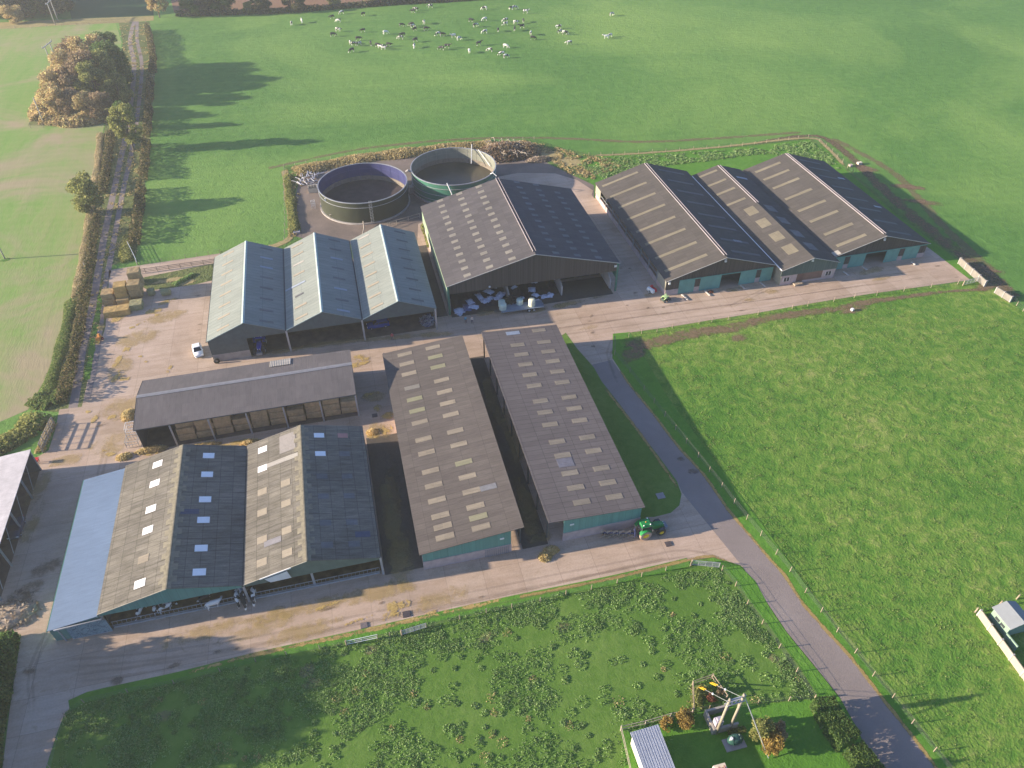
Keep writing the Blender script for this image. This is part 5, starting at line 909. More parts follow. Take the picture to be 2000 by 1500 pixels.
weeds('bank_dry_weeds', [(1040, 278), (1160, 306), (1230, 318), (1160, 350), (1110, 340), (1060, 300)], 1600, 12, .45, .35, 'hay', -.1, .25, 4, .24)
weeds('bank_dry_weeds', [(557, 330), (620, 319), (700, 306), (900, 286), (1040, 275), (1040, 284), (900, 297), (800, 304), (700, 318), (600, 345), (580, 400), (584, 460), (563, 468), (566, 400)], 3000, 12, .5, .4, 'hay', -.15, .25, 14, .26)
weeds('track_weeds', [(232, 50), (292, 45), (305, 120), (298, 200), (290, 300), (280, 390), (266, 500), (215, 515), (206, 560), (200, 640), (165, 740), (112, 795), (145, 560), (170, 470), (205, 245), (240, 84)], 7000, 8, .5, .25, 'hay', .05, .3, 15, .22)
weeds('pasture_tussocks', [(1230, 690), (1330, 660), (1700, 590), (2050, 640), (2100, 900), (2100, 1560), (1860, 1490), (1760, 1365), (1640, 1230), (1500, 1060), (1400, 920), (1290, 760)], 9000, 6, .5, .05, 'tuft', -.10, .35, 5, .12)

# ================================================================ FENCES, POLES, WALLS
M_POST = flat('pale fence post', (0.34, 0.27, 0.20), .85, var=.12)
M_WIRE = flat('fence wire', (0.13, 0.125, 0.12), .5)
def fence(label, pts, h=1.2, w=.12, rails=0, wires=4, mat=None, spacing=None, name='fence', cat='fence', mesh=False):
    P = [gp(p) for p in pts]
    if spacing:
        Q = []
        for i in range(len(P)-1):
            a, b = Vector(P[i]), Vector(P[i+1]); n = max(1, round((b-a).length/spacing)); Q += [tuple(a+(b-a)*k/n) for k in range(n)]
        P = Q+[P[-1]]
    T = wthing(name, label, cat, (*P[0], 0)); mat = mat or M_POST; rg = random.Random(len(P))
    for (x, y) in P[:100]:
        hh = h*rg.uniform(.93, 1.05); lx, ly = rg.uniform(-.04, .04), rg.uniform(-.04, .04)
        mb = MB(); mb.tube([(x, y, -.1), (x+lx, y+ly, hh)], [w*.5, w*.46], 7); mb.build('post', mat, T)
    mb = MB()
    for k in range(wires):
        z = h*(.25+.68*k/max(1, wires-1))
        for a, b in zip(P[:-1], P[1:]): mb.bar((a[0]+w*.5, a[1], z), (b[0]+w*.5, b[1], z), .016)
    if wires: mb.build('wire', M_WIRE, T)
    for k in range(rails):
        mb = MB(); z = h*(.3+.6*k/max(1, rails-1))
        for a, b in zip(P[:-1], P[1:]): mb.bar((*a, z), (*b, z), .05, .12)
        mb.build('rail', mat, T)
    return T
fence('wire fence with white posts along the right side of the lane', [(1200, 694), (1230, 728), (1257, 763), (1277, 788), (1298, 814), (1319, 840), (1340, 866), (1363, 894), (1385, 922), (1409, 952), (1433, 984), (1458, 1015), (1485, 1047), (1515, 1083), (1542, 1117), (1572, 1158), (1603, 1196), (1634, 1235), (1669, 1276), (1704, 1321), (1742, 1364), (1780, 1414), (1823, 1468), (1870, 1530)], 1.25, .11, wires=5)
fence('wire fence between the north yard road and the tussocky pasture', [(1200, 694), (1200, 665), (1228, 659), (1253, 652), (1283, 648), (1313, 641), (1365, 632), (1390, 629), (1422, 625), (1480, 615), (1547, 603), (1577, 598), (1628, 589), (1668, 582), (1712, 577), (1765, 569), (1818, 562), (1870, 555), (1905, 550)], 1.15, .13, wires=4)
fence('wire fence along the south yard edge of the weedy paddock', [(98, 1500), (112, 1445), (128, 1400), (165, 1373), (250, 1353), (340, 1336), (430, 1312), (500, 1293), (560, 1279), (625, 1268), (677, 1260)], 1.0, .12, wires=3)
fence('wire fence from the galvanised panel to the paddock corner gate', [(833, 1226), (898, 1210), (950, 1197), (1000, 1188), (1055, 1175), (1105, 1162), (1155, 1151), (1205, 1139), (1253, 1126), (1300, 1115), (1348, 1106)], 1.1, .14, wires=4)
fence('post and wire fence down the lane side of the weedy paddock', [(1410, 1114), (1436, 1145), (1459, 1180), (1488, 1219), (1521, 1266), (1555, 1313), (1590, 1367)], 1.2, .12, wires=4)
fence('short paddock fence between the white rail and the galvanised panel', [(738, 1248), (762, 1243), (785, 1240)], 1.0, .12, wires=3)
fence('garden back fence from the stay pen to the hedge', [(1353, 1392), (1385, 1386), (1440, 1380), (1480, 1375), (1540, 1369), (1590, 1365)], 1.1, .12, wires=3)
fence('garden fence round the blue grey tin shed', [(1231, 1510), (1212, 1427), (1260, 1416), (1308, 1402), (1352, 1392)], 1.2, .15, wires=0, rails=2, mat=M_TIMBER)
fence('little square timber pen round the yellow stay guards', [(1353, 1392), (1352, 1338), (1390, 1325), (1418, 1365)], 1.1, .16, wires=0, rails=2)
fence('fine fence along the outer edge of the grass bank behind the cow houses', [(1150, 305), (1220, 303), (1300, 297), (1380, 291), (1450, 285), (1520, 276), (1578, 270), (1600, 277), (1625, 297), (1645, 318), (1665, 338)], 1.1, .12, wires=3, spacing=3.5)
fence('fine fence along the field side of the tank yard', [(556, 470), (557, 430), (555, 380), (555, 330), (620, 318), (700, 305), (800, 294), (900, 284), (1000, 276), (1043, 273)], 1.1, .12, wires=3, spacing=3.5, mat=M_TIMBER)
fence('dark timber rail fence beside the drive to the tanks', [(262, 536), (420, 514)], 1.15, .13, wires=0, rails=3, mat=flat('weathered brown rail', (0.20, 0.16, 0.13), .9), spacing=2.4)
fence('dark wire fence along the field side of the drive', [(270, 519), (430, 494)], 1.0, .10, wires=3, mat=flat('weathered brown rail', (0.20, 0.16, 0.13), .9), spacing=2.6)
fence('fence along the dead grass edge below the wood', [(60, 250), (110, 247), (160, 243), (203, 240)], 1.1, .14, wires=3, spacing=3)
fence('fence separating the far lane verge from the stubble field', [(-60, 62), (60, 55), (150, 50), (245, 42)], 1.1, .15, wires=2, spacing=5)
fence('fence beside the field gate at the far end of the track', [(285, 42), (289, 80), (294, 120)], 1.1, .15, wires=2, spacing=4)
fence('timber rail fence between the blue lined tank and the three ridge shed', [(740, 452), (775, 438), (820, 425)], 1.2, .14, wires=0, rails=2, mat=M_TIMBER, spacing=2.5)
fence('low wire fence continuing right from the second concrete wall', [(1970, 580), (1985, 597), (2010, 620), (2060, 660)], 1.1, .14, wires=3, spacing=2.5)
# gates and rails
def gate(label, a, b, h=1.15, mat=None, name='field_gate', cat='gate', bars=5, cols=3):
    A, B = gp(a), gp(b); T = wthing(name, label, cat, (*A, 0)); mat = mat or M_STEEL
    mb = MB(); mb.bar((*A, .15), (*A, h), .07); mb.bar((*B, .15), (*B, h), .07); mb.bar((*A, h), (*B, h), .06); mb.bar((*A, .18), (*B, .18), .06)
    mb.build('frame', mat, T); mb = MB()
    for k in range(1, bars): z = .18+(h-.18)*k/bars; mb.bar((*A, z), (*B, z), .035)
    for k in range(1, cols+1): t = k/(cols+1); x, y = A[0]+(B[0]-A[0])*t, A[1]+(B[1]-A[1])*t; mb.bar((x, y, .18), (x, y, h), .04)
    mb.build('bars', mat, T)
    mb = MB(); mb.tube([(*A, -.1), (*A, h+.15)], .11, 8); mb.build('hanging_post', M_POST, T); return T
gate('long white rail across the paddock fence beside the south yard', (677, 1260), (738, 1247), .95, M_WHITE, 'fence_rail', 'rail', 2, 1)
gate('galvanised gate panel in the paddock fence below the drain cover', (785, 1241), (833, 1226), 1.1)
gate('galvanised gate at the paddock corner where the yard meets the lane', (1350, 1104), (1404, 1109), 1.15)
gate('pale gate leaning beside the drive junction by the track hedge', (252, 481), (269, 516), 1.3, flat('pale blue gate', (.55, .6, .62), .5))
gate('small galvanised gate in the hedge gap on the left of the track', (167, 523), (171, 535), 1.3)
gate('field gate where the yard road meets the grass by the concrete wall', (1880, 558), (1908, 551), 1.2)
# the big timber cattle gate whose ladder shadow lies on the yard
T = wthing('cattle_gate', 'tall weathered timber cattle gate leaning beside the dry brush, throwing a ladder shadow', 'gate', (-50, 98, 0))
p0, p1 = at(108, 832), at(84, 884)
mb = MB(); 
for t in (0, .25, .5, .75, 1): x, y = p0[0]+(p1[0]-p0[0])*t, p0[1]+(p1[1]-p0[1])*t; mb.bar((x, y, 0), (x+.1, y, 2.0), .14)
mb.build('posts', M_TIMBER, T); mb = MB()
for z in (.5, 1.0, 1.5, 1.95): mb.bar((*p0, z), (*p1, z), .07, .14)
mb.build('rails', M_TIMBER, T)
# concrete sleeper walls on the right
def panelwall(label, a, b, h, th, mat):
    A, B = Vector(gp(a)), Vector(gp(b)); T = wthing('concrete_wall', label, 'wall', (*A, 0)); L = (B-A).length; n = max(1, round(L/2.2)); ang = math.atan2((B-A).y, (B-A).x)
    for k in range(n):
        c = A+(B-A)*((k+.5)/n); MBx = MB(); MBx.cbox(c.x, c.y, 0, L/n-.06, th, h*(1-.03*(k % 2)), ang); MBx.build('panel', mat, T)
    mb = MB()
    for k in range(n+1): c = A+(B-A)*(k/n); mb.cbox(c.x, c.y, 0, .2, th+.16, h+.06, ang)
    mb.build('pier', M_PANEL, T); return T
panelwall('long grey board wall left of the muddy field gateway', (1872, 515), (1922, 560), 1.5, .25, flat('grey weathered boards', (.22, .20, .175), .9, var=.15))
panelwall('shorter grey board wall right of the muddy field gateway', (1943, 572), (1972, 590), 1.4, .25, flat('grey weathered boards', (.22, .20, .175), .9, var=.15))
T = panelwall('cream close boarded garden fence beside the green hut', (1909, 1202), (2040, 1385), 1.3, .12, flat('cream boards', (.38, .32, .26), .8, var=.06)); T['category'] = 'fence'; T.name = 'board_fence'
fence('two pale corner posts and rail left of the green hut', [(1904, 1196), (1950, 1183), (1985, 1170)], 1.2, .2, wires=2)

def pole(label, base, h, r=.16, arm=None, stay=None, name='power_pole'):
    x, y = base; T = wthing(name, label, 'utility pole', (x, y, 0)); mb = MB(); mb.tube([(x, y, -.2), (x, y, h)], [r, r*.72], 10); mb.build('shaft', flat('grey pole wood', (.40, .37, .32), .8, var=.12), T, True)
    if arm:
        mb = MB(); mb.bar((x-arm[0], y-arm[1], h-.3), (x+arm[0], y+arm[1], h-.3), .12); mb.build('cross_arm', M_STEEL, T)
        for k in (-1, 0, 1): mb = MB(); mb.lathe([(.07, 0), (.09, .12), (.05, .25), (0, .26)], (x+arm[0]*k*.9, y+arm[1]*k*.9, h-.24), 8); mb.build('insulator', flat('insulator', (.5, .45, .42), .3), T)
    return T
def twinpole(label, A, Bp, h):
    T = wthing('twin_pole', label, 'utility pole', (*A, 0)); 
    for p in (A, Bp): mb = MB(); mb.tube([(*p, -.2), (*p, h)], [.2, .15], 8); mb.build('shaft', flat('grey pole wood', (.40, .37, .32), .8, var=.12), T, True)
    dx, dy = Bp[0]-A[0], Bp[1]-A[1]; mb = MB(); mb.bar((A[0]-dx*.45, A[1]-dy*.45, h-.2), (Bp[0]+dx*.45, Bp[1]+dy*.45, h-.2), .25, .2); mb.build('cross_arm', M_STEEL, T)
    for k in (-.4, .5, 1.4): mb = MB(); mb.lathe([(.12, 0), (.15, .25), (.06, .55), (0, .56)], (A[0]+dx*k, A[1]+dy*k, h-.1), 8); mb.build('insulator', flat('insulator', (.5, .45, .42), .3), T)
twinpole('twin wooden poles with a cross arm in front of the top left wood', at(108, 48), at(114, 42), 8)
twinpole('twin wooden poles with a cross arm left of the autumn wood', at(108, 144), at(117, 136), 9)
pole('single leaning grey pole at the lower left corner of the autumn wood', at(87, 243), 8.0, .18)
pole('single pole on a weedy patch at the left edge of the stubble field', at(10, 506), 8.4, .17)
patches('weedy_patch', [(10, 508, 1.6, .8, .1)], .05, M_GRASSP)
pole('white upright post at the drive junction', at(268, 517), 1.5, .08, name='marker_post')
# transformer structure in the walled enclosure
PA, PB = (32.1, 31.25), (33.85, 31.35); T = wthing('transformer_poles', 'pair of poles carrying a transformer inside the small walled enclosure', 'utility pole', (*PA, 0))
for p in (PA, PB): mb = MB(); mb.tube([(*p, 0), (*p, 8.6)], [.18, .14], 10); mb.build('shaft', flat('pale pole wood', (.32, .28, .21), .8), T, True)
mb = MB(); mb.bar((PA[0]-.3, PA[1], 8.2), (PB[0]+.3, PB[1], 8.2), .14); mb.bar((PA[0]-.2, PA[1]-.2, 7.4), (PB[0]+.2, PB[1]-.2, 7.4), .12); mb.bar((PA[0]-.2, PA[1]+.25, 7.0), (PB[0]+.2, PB[1]+.25, 7.0), .12); mb.build('cross_arm', M_STEEL, T)
for k in range(3): mb = MB(); mb.lathe([(.06, 0), (.1, .1), (.06, .2), (.1, .3), (0, .35)], (PA[0]+.35+.5*k, PA[1]-.1, 7.5), 8); mb.build('insulator', flat('insulator', (.5, .45, .42), .3), T)
mb = MB(); mb.cbox(32.3, 31.8, 1.3, .9, .7, 1.0); mb.cbox(32.3, 31.8, 2.3, .5, .4, .3); mb.build('transformer', flat('mauve grey tank', (.40, .36, .42), .6), T)
mb = MB(); mb.tube([(34.0, 31.3, 8.0), (36.6, 27.2, .2)], .06, 6); mb.build('stay_wire', M_STEEL, T)
for q, (a, b) in enumerate((((PA[0], PA[1], 7.8), at(1364, 1341)), ((PB[0], PB[1], 7.8), at(1386, 1333)))):
    A, Bq = Vector(a), Vector((*b, .1)); mb = MB(); mb.tube([A, Bq], .025, 5); mb.build('stay_wire', M_STEEL, T)
    for s in (-.12, .12):
        p, r_ = Bq+(A-Bq)*.03, Bq+(A-Bq)*.24; mb = MB(); mb.tube([p+Vector((s, 0, 0)), r_+Vector((s, 0, 0))], .055, 8); mb.build('stay_guard', flat('yellow guard', (.85, .50, .02), .5, var=.03), T)
    mb = MB(); c = Bq+(A-Bq)*.5; mb.blob(c, .13, 1, 0); mb.build('stay_insulator', M_WHITE, T)
T = wthing('enclosure_wall', 'low cream block wall enclosing the transformer poles', 'wall', (33, 32, 0))
for (x0, y0, x1, y1) in ((31.55, 31.2, 31.75, 33.6), (31.75, 31.2, 34.7, 31.4), (31.75, 33.4, 34.7, 33.6)): mb = MB(); mb.box(x0, y0, 0, x1, y1, 1.25); mb.box(x0-.02, y0-.02, 1.25, x1+.02, y1+.02, 1.32); mb.build('wall_run', flat('cream render wall', (.34, .30, .26), .85, var=.12), T)
T = wthing('oil_tank', 'dark green ribbed oil tank on its concrete slab in the garden', 'oil tank', (33.6, 29.7, 0))
mb = MB(); mb.box(32.35, 28.95, 0, 34.85, 30.35, .22); mb.build('slab', flat('old concrete slab', (0.35, 0.32, 0.31)), T)
mb = MB(); mb.blob((33.6, 29.75, .95), (1.0, .6, .75), 3, .0, 20); mb.build('tank', flat('dark green plastic', (.03, .085, .07), .3, var=.1), T, True)
for k in range(4): mb = MB(); mb.tube([(33.1+.32*k, 29.2, 1.0), (33.1+.32*k, 29.5, 1.55), (33.1+.32*k, 29.95, 1.6), (33.1+.32*k, 30.25, 1.0)], .07, 6); mb.build('rib', flat('dark green plastic', (.03, .085, .07), .3, var=.1), T)
mb = MB(); mb.lathe([(.18, 1.6), (.18, 1.78), (0, 1.78)], (32.95, 29.7, 0), 10); mb.build('cap', M_WHITE, T)

# ================================================================ BALES, HEAPS, CLUTTER
def balemat(nm, a, b, ax=(1, 1, 1)):
    m, nt, bs = newmat(nm); v = pos(nt, ax); f = noise(nt, v, 3.0, 5, .75); f2 = noise(nt, v, .9, 3)
    c = mixc(nt, 1.0, ramp(nt, f, [(.3, a), (.7, b)]), ramp(nt, f2, [(.3, (.8, .8, .8)), (.7, (1.15, 1.12, 1.05))]), 'MULTIPLY'); nt.links.new(c, bs.inputs['Base Color']); bs.inputs['Roughness'].default_value = .95; bump(nt, bs, f, .8, .1); return m
BM = balemat('grey straw bale', (.27, .20, .10), (.44, .34, .18)); BG = balemat('fresh straw bale', (.34, .23, .08), (.55, .39, .15)); BO = balemat('mouldy bale', (.20, .21, .10), (.36, .36, .20)); BB = balemat('barn bale', (.44, .31, .17), (.62, .46, .27))
def bale(label, x, y, z, sx, sy, sz, rz, mat, seed, group, cat='straw bale'):
    rg = random.Random(seed); me = bpy.data.meshes.new('straw_bale'); import bmesh as bmm
    bm = bmm.new(); bmm.ops.create_cube(bm, size=1); bmm.ops.subdivide_edges(bm, edges=bm.edges[:], cuts=3, use_grid_fill=True)
    for v in bm.verts:
        q = v.co.copy(); edge = sum(1 for c in q if abs(abs(c)-.5) < .01)
        v.co = Vector((q.x*sx, q.y*sy, (q.z+.5)*sz)); k = (.035 if edge == 1 else .02); v.co += Vector((rg.uniform(-k, k), rg.uniform(-k, k), rg.uniform(-k, k) if q.z > -.49 else 0))
        if edge >= 2: v.co.x -= math.copysign(.05, q.x)*(abs(abs(q.x)-.5) < .01); v.co.y -= math.copysign(.05, q.y)*(abs(abs(q.y)-.5) < .01)
    bm.to_mesh(me); bm.free(); me.materials.append(mat); o = bpy.data.objects.new('straw_bale', me); C.objects.link(o); o.location = (x, y, z); o.rotation_euler = (0, 0, rz); tag(o, label, cat, group)
    tw = MB()
    for k in range(4): yy = -sy*.36+sy*.24*k; tw.bar((-sx*.5, yy, sz+.012), (sx*.5, yy, sz+.012), .03)
    tw.build('twine', flat('orange twine', (.45, .22, .10), .8), o); return o
bx, by = at(222, 617); g_ = 'bales of the outdoor stack'
def bs(px, py, z): x, y = at(px, py, z); return x, y
for i, (px, py, z, mt, lb) in enumerate([(218, 618, 0, BG, 'bottom front left bale of the outdoor straw stack'), (243, 614, 0, BG, 'bottom front middle bale of the outdoor stack'), (216, 594, 0, BM, 'bottom bale at the left side of the outdoor stack, second row'), (243, 594, 0, BM, 'bottom bale in the heart of the outdoor stack, second row'),
      (268, 604, 0, BO, 'green tinged mouldy bale at the front right of the outdoor stack'), (268, 580, 0, BM, 'bottom bale on the right side of the outdoor stack'), (268, 556, 0, BM, 'bottom bale at the back right of the outdoor stack')]):
    x, y = at(px, py); bale(lb, x, y+.6, .05, 2.45, 2.3 if i > 3 else 2.3, 1.3, R(2), mt, i, g_)
for i, (cx, cy, z, mt, lb) in enumerate([(0, 1, 1, BM, 'second layer bale at the left of the outdoor stack'), (1, 1, 1, BG, 'second layer bale at the middle of the outdoor stack'), (2, 1, 1, BM, 'second layer bale at the right of the outdoor stack'), (2, 2, 1, BM, 'second layer bale at the back right of the outdoor stack'), (1, 1, 2, BG, 'third layer bale on the middle of the outdoor stack, golden'), (2, 2, 2, BM, 'third layer bale at the back right of the outdoor stack'), (2, 1, 2, BM, 'third layer bale at the right, above the mouldy one'), (2, 2, 3, BM, 'topmost bale of the outdoor stack, at the back right')]):
    x0, y0 = at(216, 594); x = x0+2.62*cx; y = y0+.6+2.45*(cy-1)+.1*z; bale(lb, x+.1*z, y, .05+1.3*z, 2.4, 2.3, 1.3, R(2+3*((i*7) % 3-1)), mt, 20+i, g_)
for i, (px, py, rz, lb) in enumerate([(297, 575, .1, 'upright round bale right of the outdoor stack'), (326, 576, 0, 'pale round bale lying farthest right of the outdoor stack')]):
    x, y = at(px, py); mb = MB()
    if i == 0: mb.lathe([(0, 0), (.7, 0), (.78, .1), (.78, 1.1), (.7, 1.2), (0, 1.2)], (0, 0, 0), 20)
    else: mb.lathe([(0, -.9), (.62, -.9), (.7, -.8), (.7, .8), (.62, .9), (0, .9)], (0, 0, .7), 20, 'X')
    o = mb.build('round_bale', BO, None, True); o.location = (x, y, .05); o.rotation_euler = (0, 0, rz); tag(o, lb, 'round bale', 'round bales by the outdoor stack')
# bales inside the open barn, each one nameable by bay and layer
bays = ['leftmost filled bay', 'second filled bay from the left', 'third filled bay from the left', 'fourth filled bay from the left', 'rightmost bay']
lay = ['bottom', 'second', 'third', 'top']; n = 0; rg = random.Random(4)
for b in range(5):
    for c in range(2):
        nl = [4, 4, 4, 4, 3, 4, 3, 3, 4, 2][b*2+c]
        for L in range(nl):
            x = -31.4+5.9*b+2.92*c+rg.uniform(-.04, .04); dy = [0, .2, .3, .4][L]+rg.uniform(-.1, .25)+(1.6 if (b, c) in ((1, 1), (3, 0)) and L > 1 else 0)
            bale(f'{lay[L]} layer {"left" if c == 0 else "right"} bale in the {bays[b]} of the barn', x, 97.5+dy, .06+1.22*L, 2.78, 2.4, 1.21, R(rg.uniform(-4, 4)), BB, 100+n, 'bales inside the straw barn'); n += 1
def heap(name, label, cat, px, py, rx, ry, h, n, leaf, ls, seed, mat=None, group=None, z0=0.0):
    x, y = gp((px, py)) if not isinstance(px, list) else px; T = wthing(name, label, cat, (x, y, 0), group); rng = np.random.default_rng(seed)
    mb = MB(); mb.blob((x, y, z0), (rx*.9, ry*.9, h*.85), seed, .2, 14); mb.build('core', mat or flat('packed straw', (.55, .43, .20), .95, var=.25, scale=4), T, True)
    a = rng.random(n)*6.28; r = np.sqrt(rng.random(n)); P = np.stack([x+rx*r*np.cos(a)*1.1, y+ry*r*np.sin(a)*1.1, z0+.05+h*(1-r**2)*(.8+.35*rng.random(n))], 1)
    link('loose_surface', leafmesh('loose_surface', P, ls*(.5+rng.random(n)), rng, LF[leaf] if isinstance(leaf, str) else leaf, elong=2.6), T); return T
LF['straw'] = leafmat('loose straw stalks', [(0, (.50, .38, .17)), (.5, (.70, .56, .28)), (1, (.85, .74, .46))])
LF['sticks'] = leafmat('brushwood', [(0, (.14, .09, .06)), (.5, (.28, .19, .12)), (.8, (.42, .34, .25)), (1, (.62, .55, .45))])
LF['soil'] = leafmat('pale earth clods', [(0, (.28, .22, .16)), (.5, (.42, .34, .26)), (1, (.58, .50, .40))])
heap('straw_heap', 'small heap of loose straw beside the tractor shed passage in the south yard, upper lump', 'straw heap', 1076, 1076, 1.1, .7, .45, 700, 'straw', .16, 1)
heap('straw_heap', 'small heap of loose straw in the south yard, lower lump', 'straw heap', 1065, 1088, .9, .8, .45, 700, 'straw', .16, 2)
heap('straw_heap', 'bright straw heap at the left end of the straw barn', 'straw heap', 252, 812, 1.1, 1.4, .7, 900, 'straw', .2, 3)
heap('straw_heap', 'ragged straw heap spilling from the left front corner of the straw barn', 'straw heap', 296, 880, 2.4, .6, .6, 1100, 'straw', .2, 4)
heap('straw_heap', 'straw pile behind the valley of the double gabled shed', 'straw heap', 490, 866, 1.6, .6, .5, 700, 'straw', .2, 5)
heap('straw_heap', 'straw drift between the barn and the cattle shed ridge', 'straw heap', 395, 872, 2.8, .5, .4, 800, 'straw', .2, 6)
heap('straw_heap', 'low straw pile beside the round shadow left of the cattle shed roof', 'straw heap', 243, 893, 1.2, .8, .35, 500, 'straw', .18, 7)
heap('straw_heap', 'round straw clump in the alley between barn and long shed', 'straw heap', 727, 845, .9, .7, .35, 500, 'straw', .18, 8)
heap('brush_pile', 'huge pile of branches and brushwood behind the silage shed ridge', 'brush pile', 985, 300, 7.5, 5.0, 2.2, 3800, 'sticks', .55, 9, flat('dark brush', (.13, .09, .06), .95))
heap('brush_pile', 'reddish brown brush mound at the right end of the branch pile', 'brush pile', 1028, 296, 3.4, 4.0, 1.8, 1500, 'rust', .45, 10, flat('dark brush', (.13, .09, .06), .95))
heap('earth_heap', 'low brown earth mound right of the brushwood pile', 'earth heap', 1052, 313, 3.4, 1.6, .8, 700, 'soil', .25, 11, M_GRAVEL)
heap('earth_heap', 'rubbly pale earth heap at the left edge below the pale shed', 'earth heap', 12, 1205, 4.0, 2.4, .75, 260, 'soil', .2, 12, flat('pale earth', (.36, .29, .22), .95, var=.3, scale=2))
T = wthing('branches', 'long pale branches lying on top of the brushwood pile', 'branches', (*at(985, 300), 0)); rg = random.Random(9)
mb = MB()
for k in range(60):
    x, y = at(950+rg.random()*75, 285+rg.random()*26); a = rg.random()*6.28; L = rg.uniform(1, 3.2); mb.tube([(x, y, 1.2+rg.random()*.7), (x+L*.5*math.cos(a), y+L*.5*math.sin(a), 1.7+rg.random()*.7), (x+L*math.cos(a+.3), y+L*math.sin(a+.3), 1.2+rg.random())], [.09, .07, .03], 5)
mb.build('limb', flat('bleached branch', (.50, .43, .34), .9, var=.2), T)
# scrap by the tank yard
T = wthing('scrap_pile', 'jumble of grey pipes and wrapping in the corner of the tank yard', 'scrap pile', (*at(600, 350), 0)); rg = random.Random(3); mb = MB()
for k in range(46):
    x, y = at(585+rg.random()*38, 344+rg.random()*22); a = rg.choice((.1, 1.3, 2.2))+rg.uniform(-.4, .4); L = rg.uniform(.8, 2.6); z = .1+rg.random()*.7; mb.tube([(x, y, z), (x+L*math.cos(a), y+L*math.sin(a), z+rg.uniform(-.1, .3))], rg.uniform(.05, .12), 6)
mb.build('pipes', flat('grey scrap', (.45, .44, .47), .6, var=.25, scale=3), T)
T = wthing('bulk_box', 'open pale concrete three bay box beside the blue lined tank', 'box', (*at(610, 372), 0)); x, y = at(612, 374); mb = MB()
mb.box(x-1.1, y-.8, .05, x+1.1, y+.8, .2); mb.box(x-1.1, y-.8, .2, x-1.0, y+.8, 1.5); mb.box(x+1.0, y-.8, .2, x+1.1, y+.8, 1.5); mb.box(x-1.0, y+.7, .2, x+1.0, y+.8, 1.5); mb.box(x-1.0, y-.8, .2, x+1.0, y-.7, 1.2)
mb.build('shell', flat('cream concrete', (.55, .50, .42), .85), T); mb = MB(); mb.box(x-.38, y-.7, .2, x-.3, y+.7, 1.5); mb.box(x+.3, y-.7, .2, x+.38, y+.7, 1.5); mb.build('divider', flat('cream concrete', (.55, .50, .42), .85), T)
def rack(name, label, cat, px, py, sx, sy, sz, rz, mat, nx=3, ny=2, nz=2):
    x, y = at(px, py); T = thing(name, label, cat, (x, y, .05), rz); mb = MB()
    for a in (-sx/2, sx/2):
        for b in (-sy/2, sy/2): mb.bar((a, b, 0), (a, b, sz), .07)
    mb.build('leg', mat, T); mb = MB()
    for k in range(1, nz+1):
        z = sz*k/nz
        for b in (-sy/2, sy/2): mb.bar((-sx/2, b, z), (sx/2, b, z), .06)
        for a in (-sx/2, sx/2): mb.bar((a, -sy/2, z), (a, sy/2, z), .06)
    for i in range(1, nx): mb.bar((-sx/2+sx*i/nx, -sy/2, 0), (-sx/2+sx*i/nx, -sy/2, sz), .04); mb.bar((-sx/2+sx*i/nx, sy/2, 0), (-sx/2+sx*i/nx, sy/2, sz), .04)
    mb.build('frame', mat, T); return T
rack('metal_stand', 'white framed stand left of the blue lined tank', 'stand', 613, 406, .9, .9, 1.8, 0, M_WHITE)
rack('feed_rack', 'white tubular hay rack against the left end of the straw barn, nearer the heap', 'feeder', 259, 843, 1.6, 1.8, 1.4, 0, M_WHITE, 4)
rack('feed_rack', 'grey tubular hay rack at the left end of the straw barn, farther from the heap', 'feeder', 262, 866, 1.9, 1.8, 1.2, 0, M_STEEL, 4)
def pallet(label, px, py, sx, sy, h, rz, mat=None, name='timber_stack', cat='timber stack'):
    x, y = at(px, py); T = thing(name, label, cat, (x, y, .05), rz); mat = mat or M_POST; mb = MB()
    for k in range(3): mb.cbox(0, -sy/2+sy*k/2, 0, sx, .1, .1)
    mb.build('bearer', mat, T); mb = MB(); n = max(3, int(sx/.25))
    for k in range(n): mb.cbox(-sx/2+sx*(k+.5)/n, 0, .1, sx/n*.7, sy+.1, h)
    mb.build('boards', mat, T)
pallet('pallet with boards in front of the middle block fronted building', 1557, 556, 2.0, .9, .3, .1)
pallet('pale trough lying in the mud at the corner of the field', 1678, 321, 1.3, .7, .5, .1, flat('cream concrete', (.55, .50, .42), .85), 'water_trough', 'trough')
pallet('smaller brown trough beside the pale one at the muddy corner', 1661, 325, 1.0, .7, .4, .1, M_BLOCK, 'water_trough', 'trough')
pallet('white trough in the worn patch of the tussocky pasture by the yard fence', 1664, 607, .5, .4, .4, .1, M_WHITE, 'water_trough', 'trough')
pallet('bright board stack left of the tank yard rail below the weeds', 580, 455, 1.6, 1.0, .3, 0, flat('grey scrap', (.45, .44, .47)), 'board_stack', 'boards')
for i, (px, py, L, lb) in enumerate([(1337, 582, 2.2, 'first concrete kerb bar from the left in front of the green doors'), (1381, 574, 2.0, 'second concrete kerb bar from the left, with red rubbish beside it'), (1450, 562, 1.6, 'third kerb bar, in the shade right of the open doorway'), (1489, 557, 1.8, 'fourth kerb bar, pale, near the middle building'), (1688, 525, 1.6, 'dark kerb bar left of the right cow house doorway'), (1783, 516, 1.2, 'short kerb bar far right in front of the cow house'), (1652, 536, 1.6, 'dark kerb bar at the left end of the right cow house')]):
    x, y = at(px, py); T = thing('kerb_bar', lb, 'kerb bar', (x, y, .04), R(100)); mb = MB(); mb.cbox(0, 0, .12, L, .28, .14); mb.build('bar', flat('pale concrete bar', (.55, .5, .45), .85), T); mb = MB(); mb.cbox(-L*.35, 0, 0, .2, .5, .12); mb.cbox(L*.35, 0, 0, .2, .5, .12); mb.build('foot', M_PANEL, T)
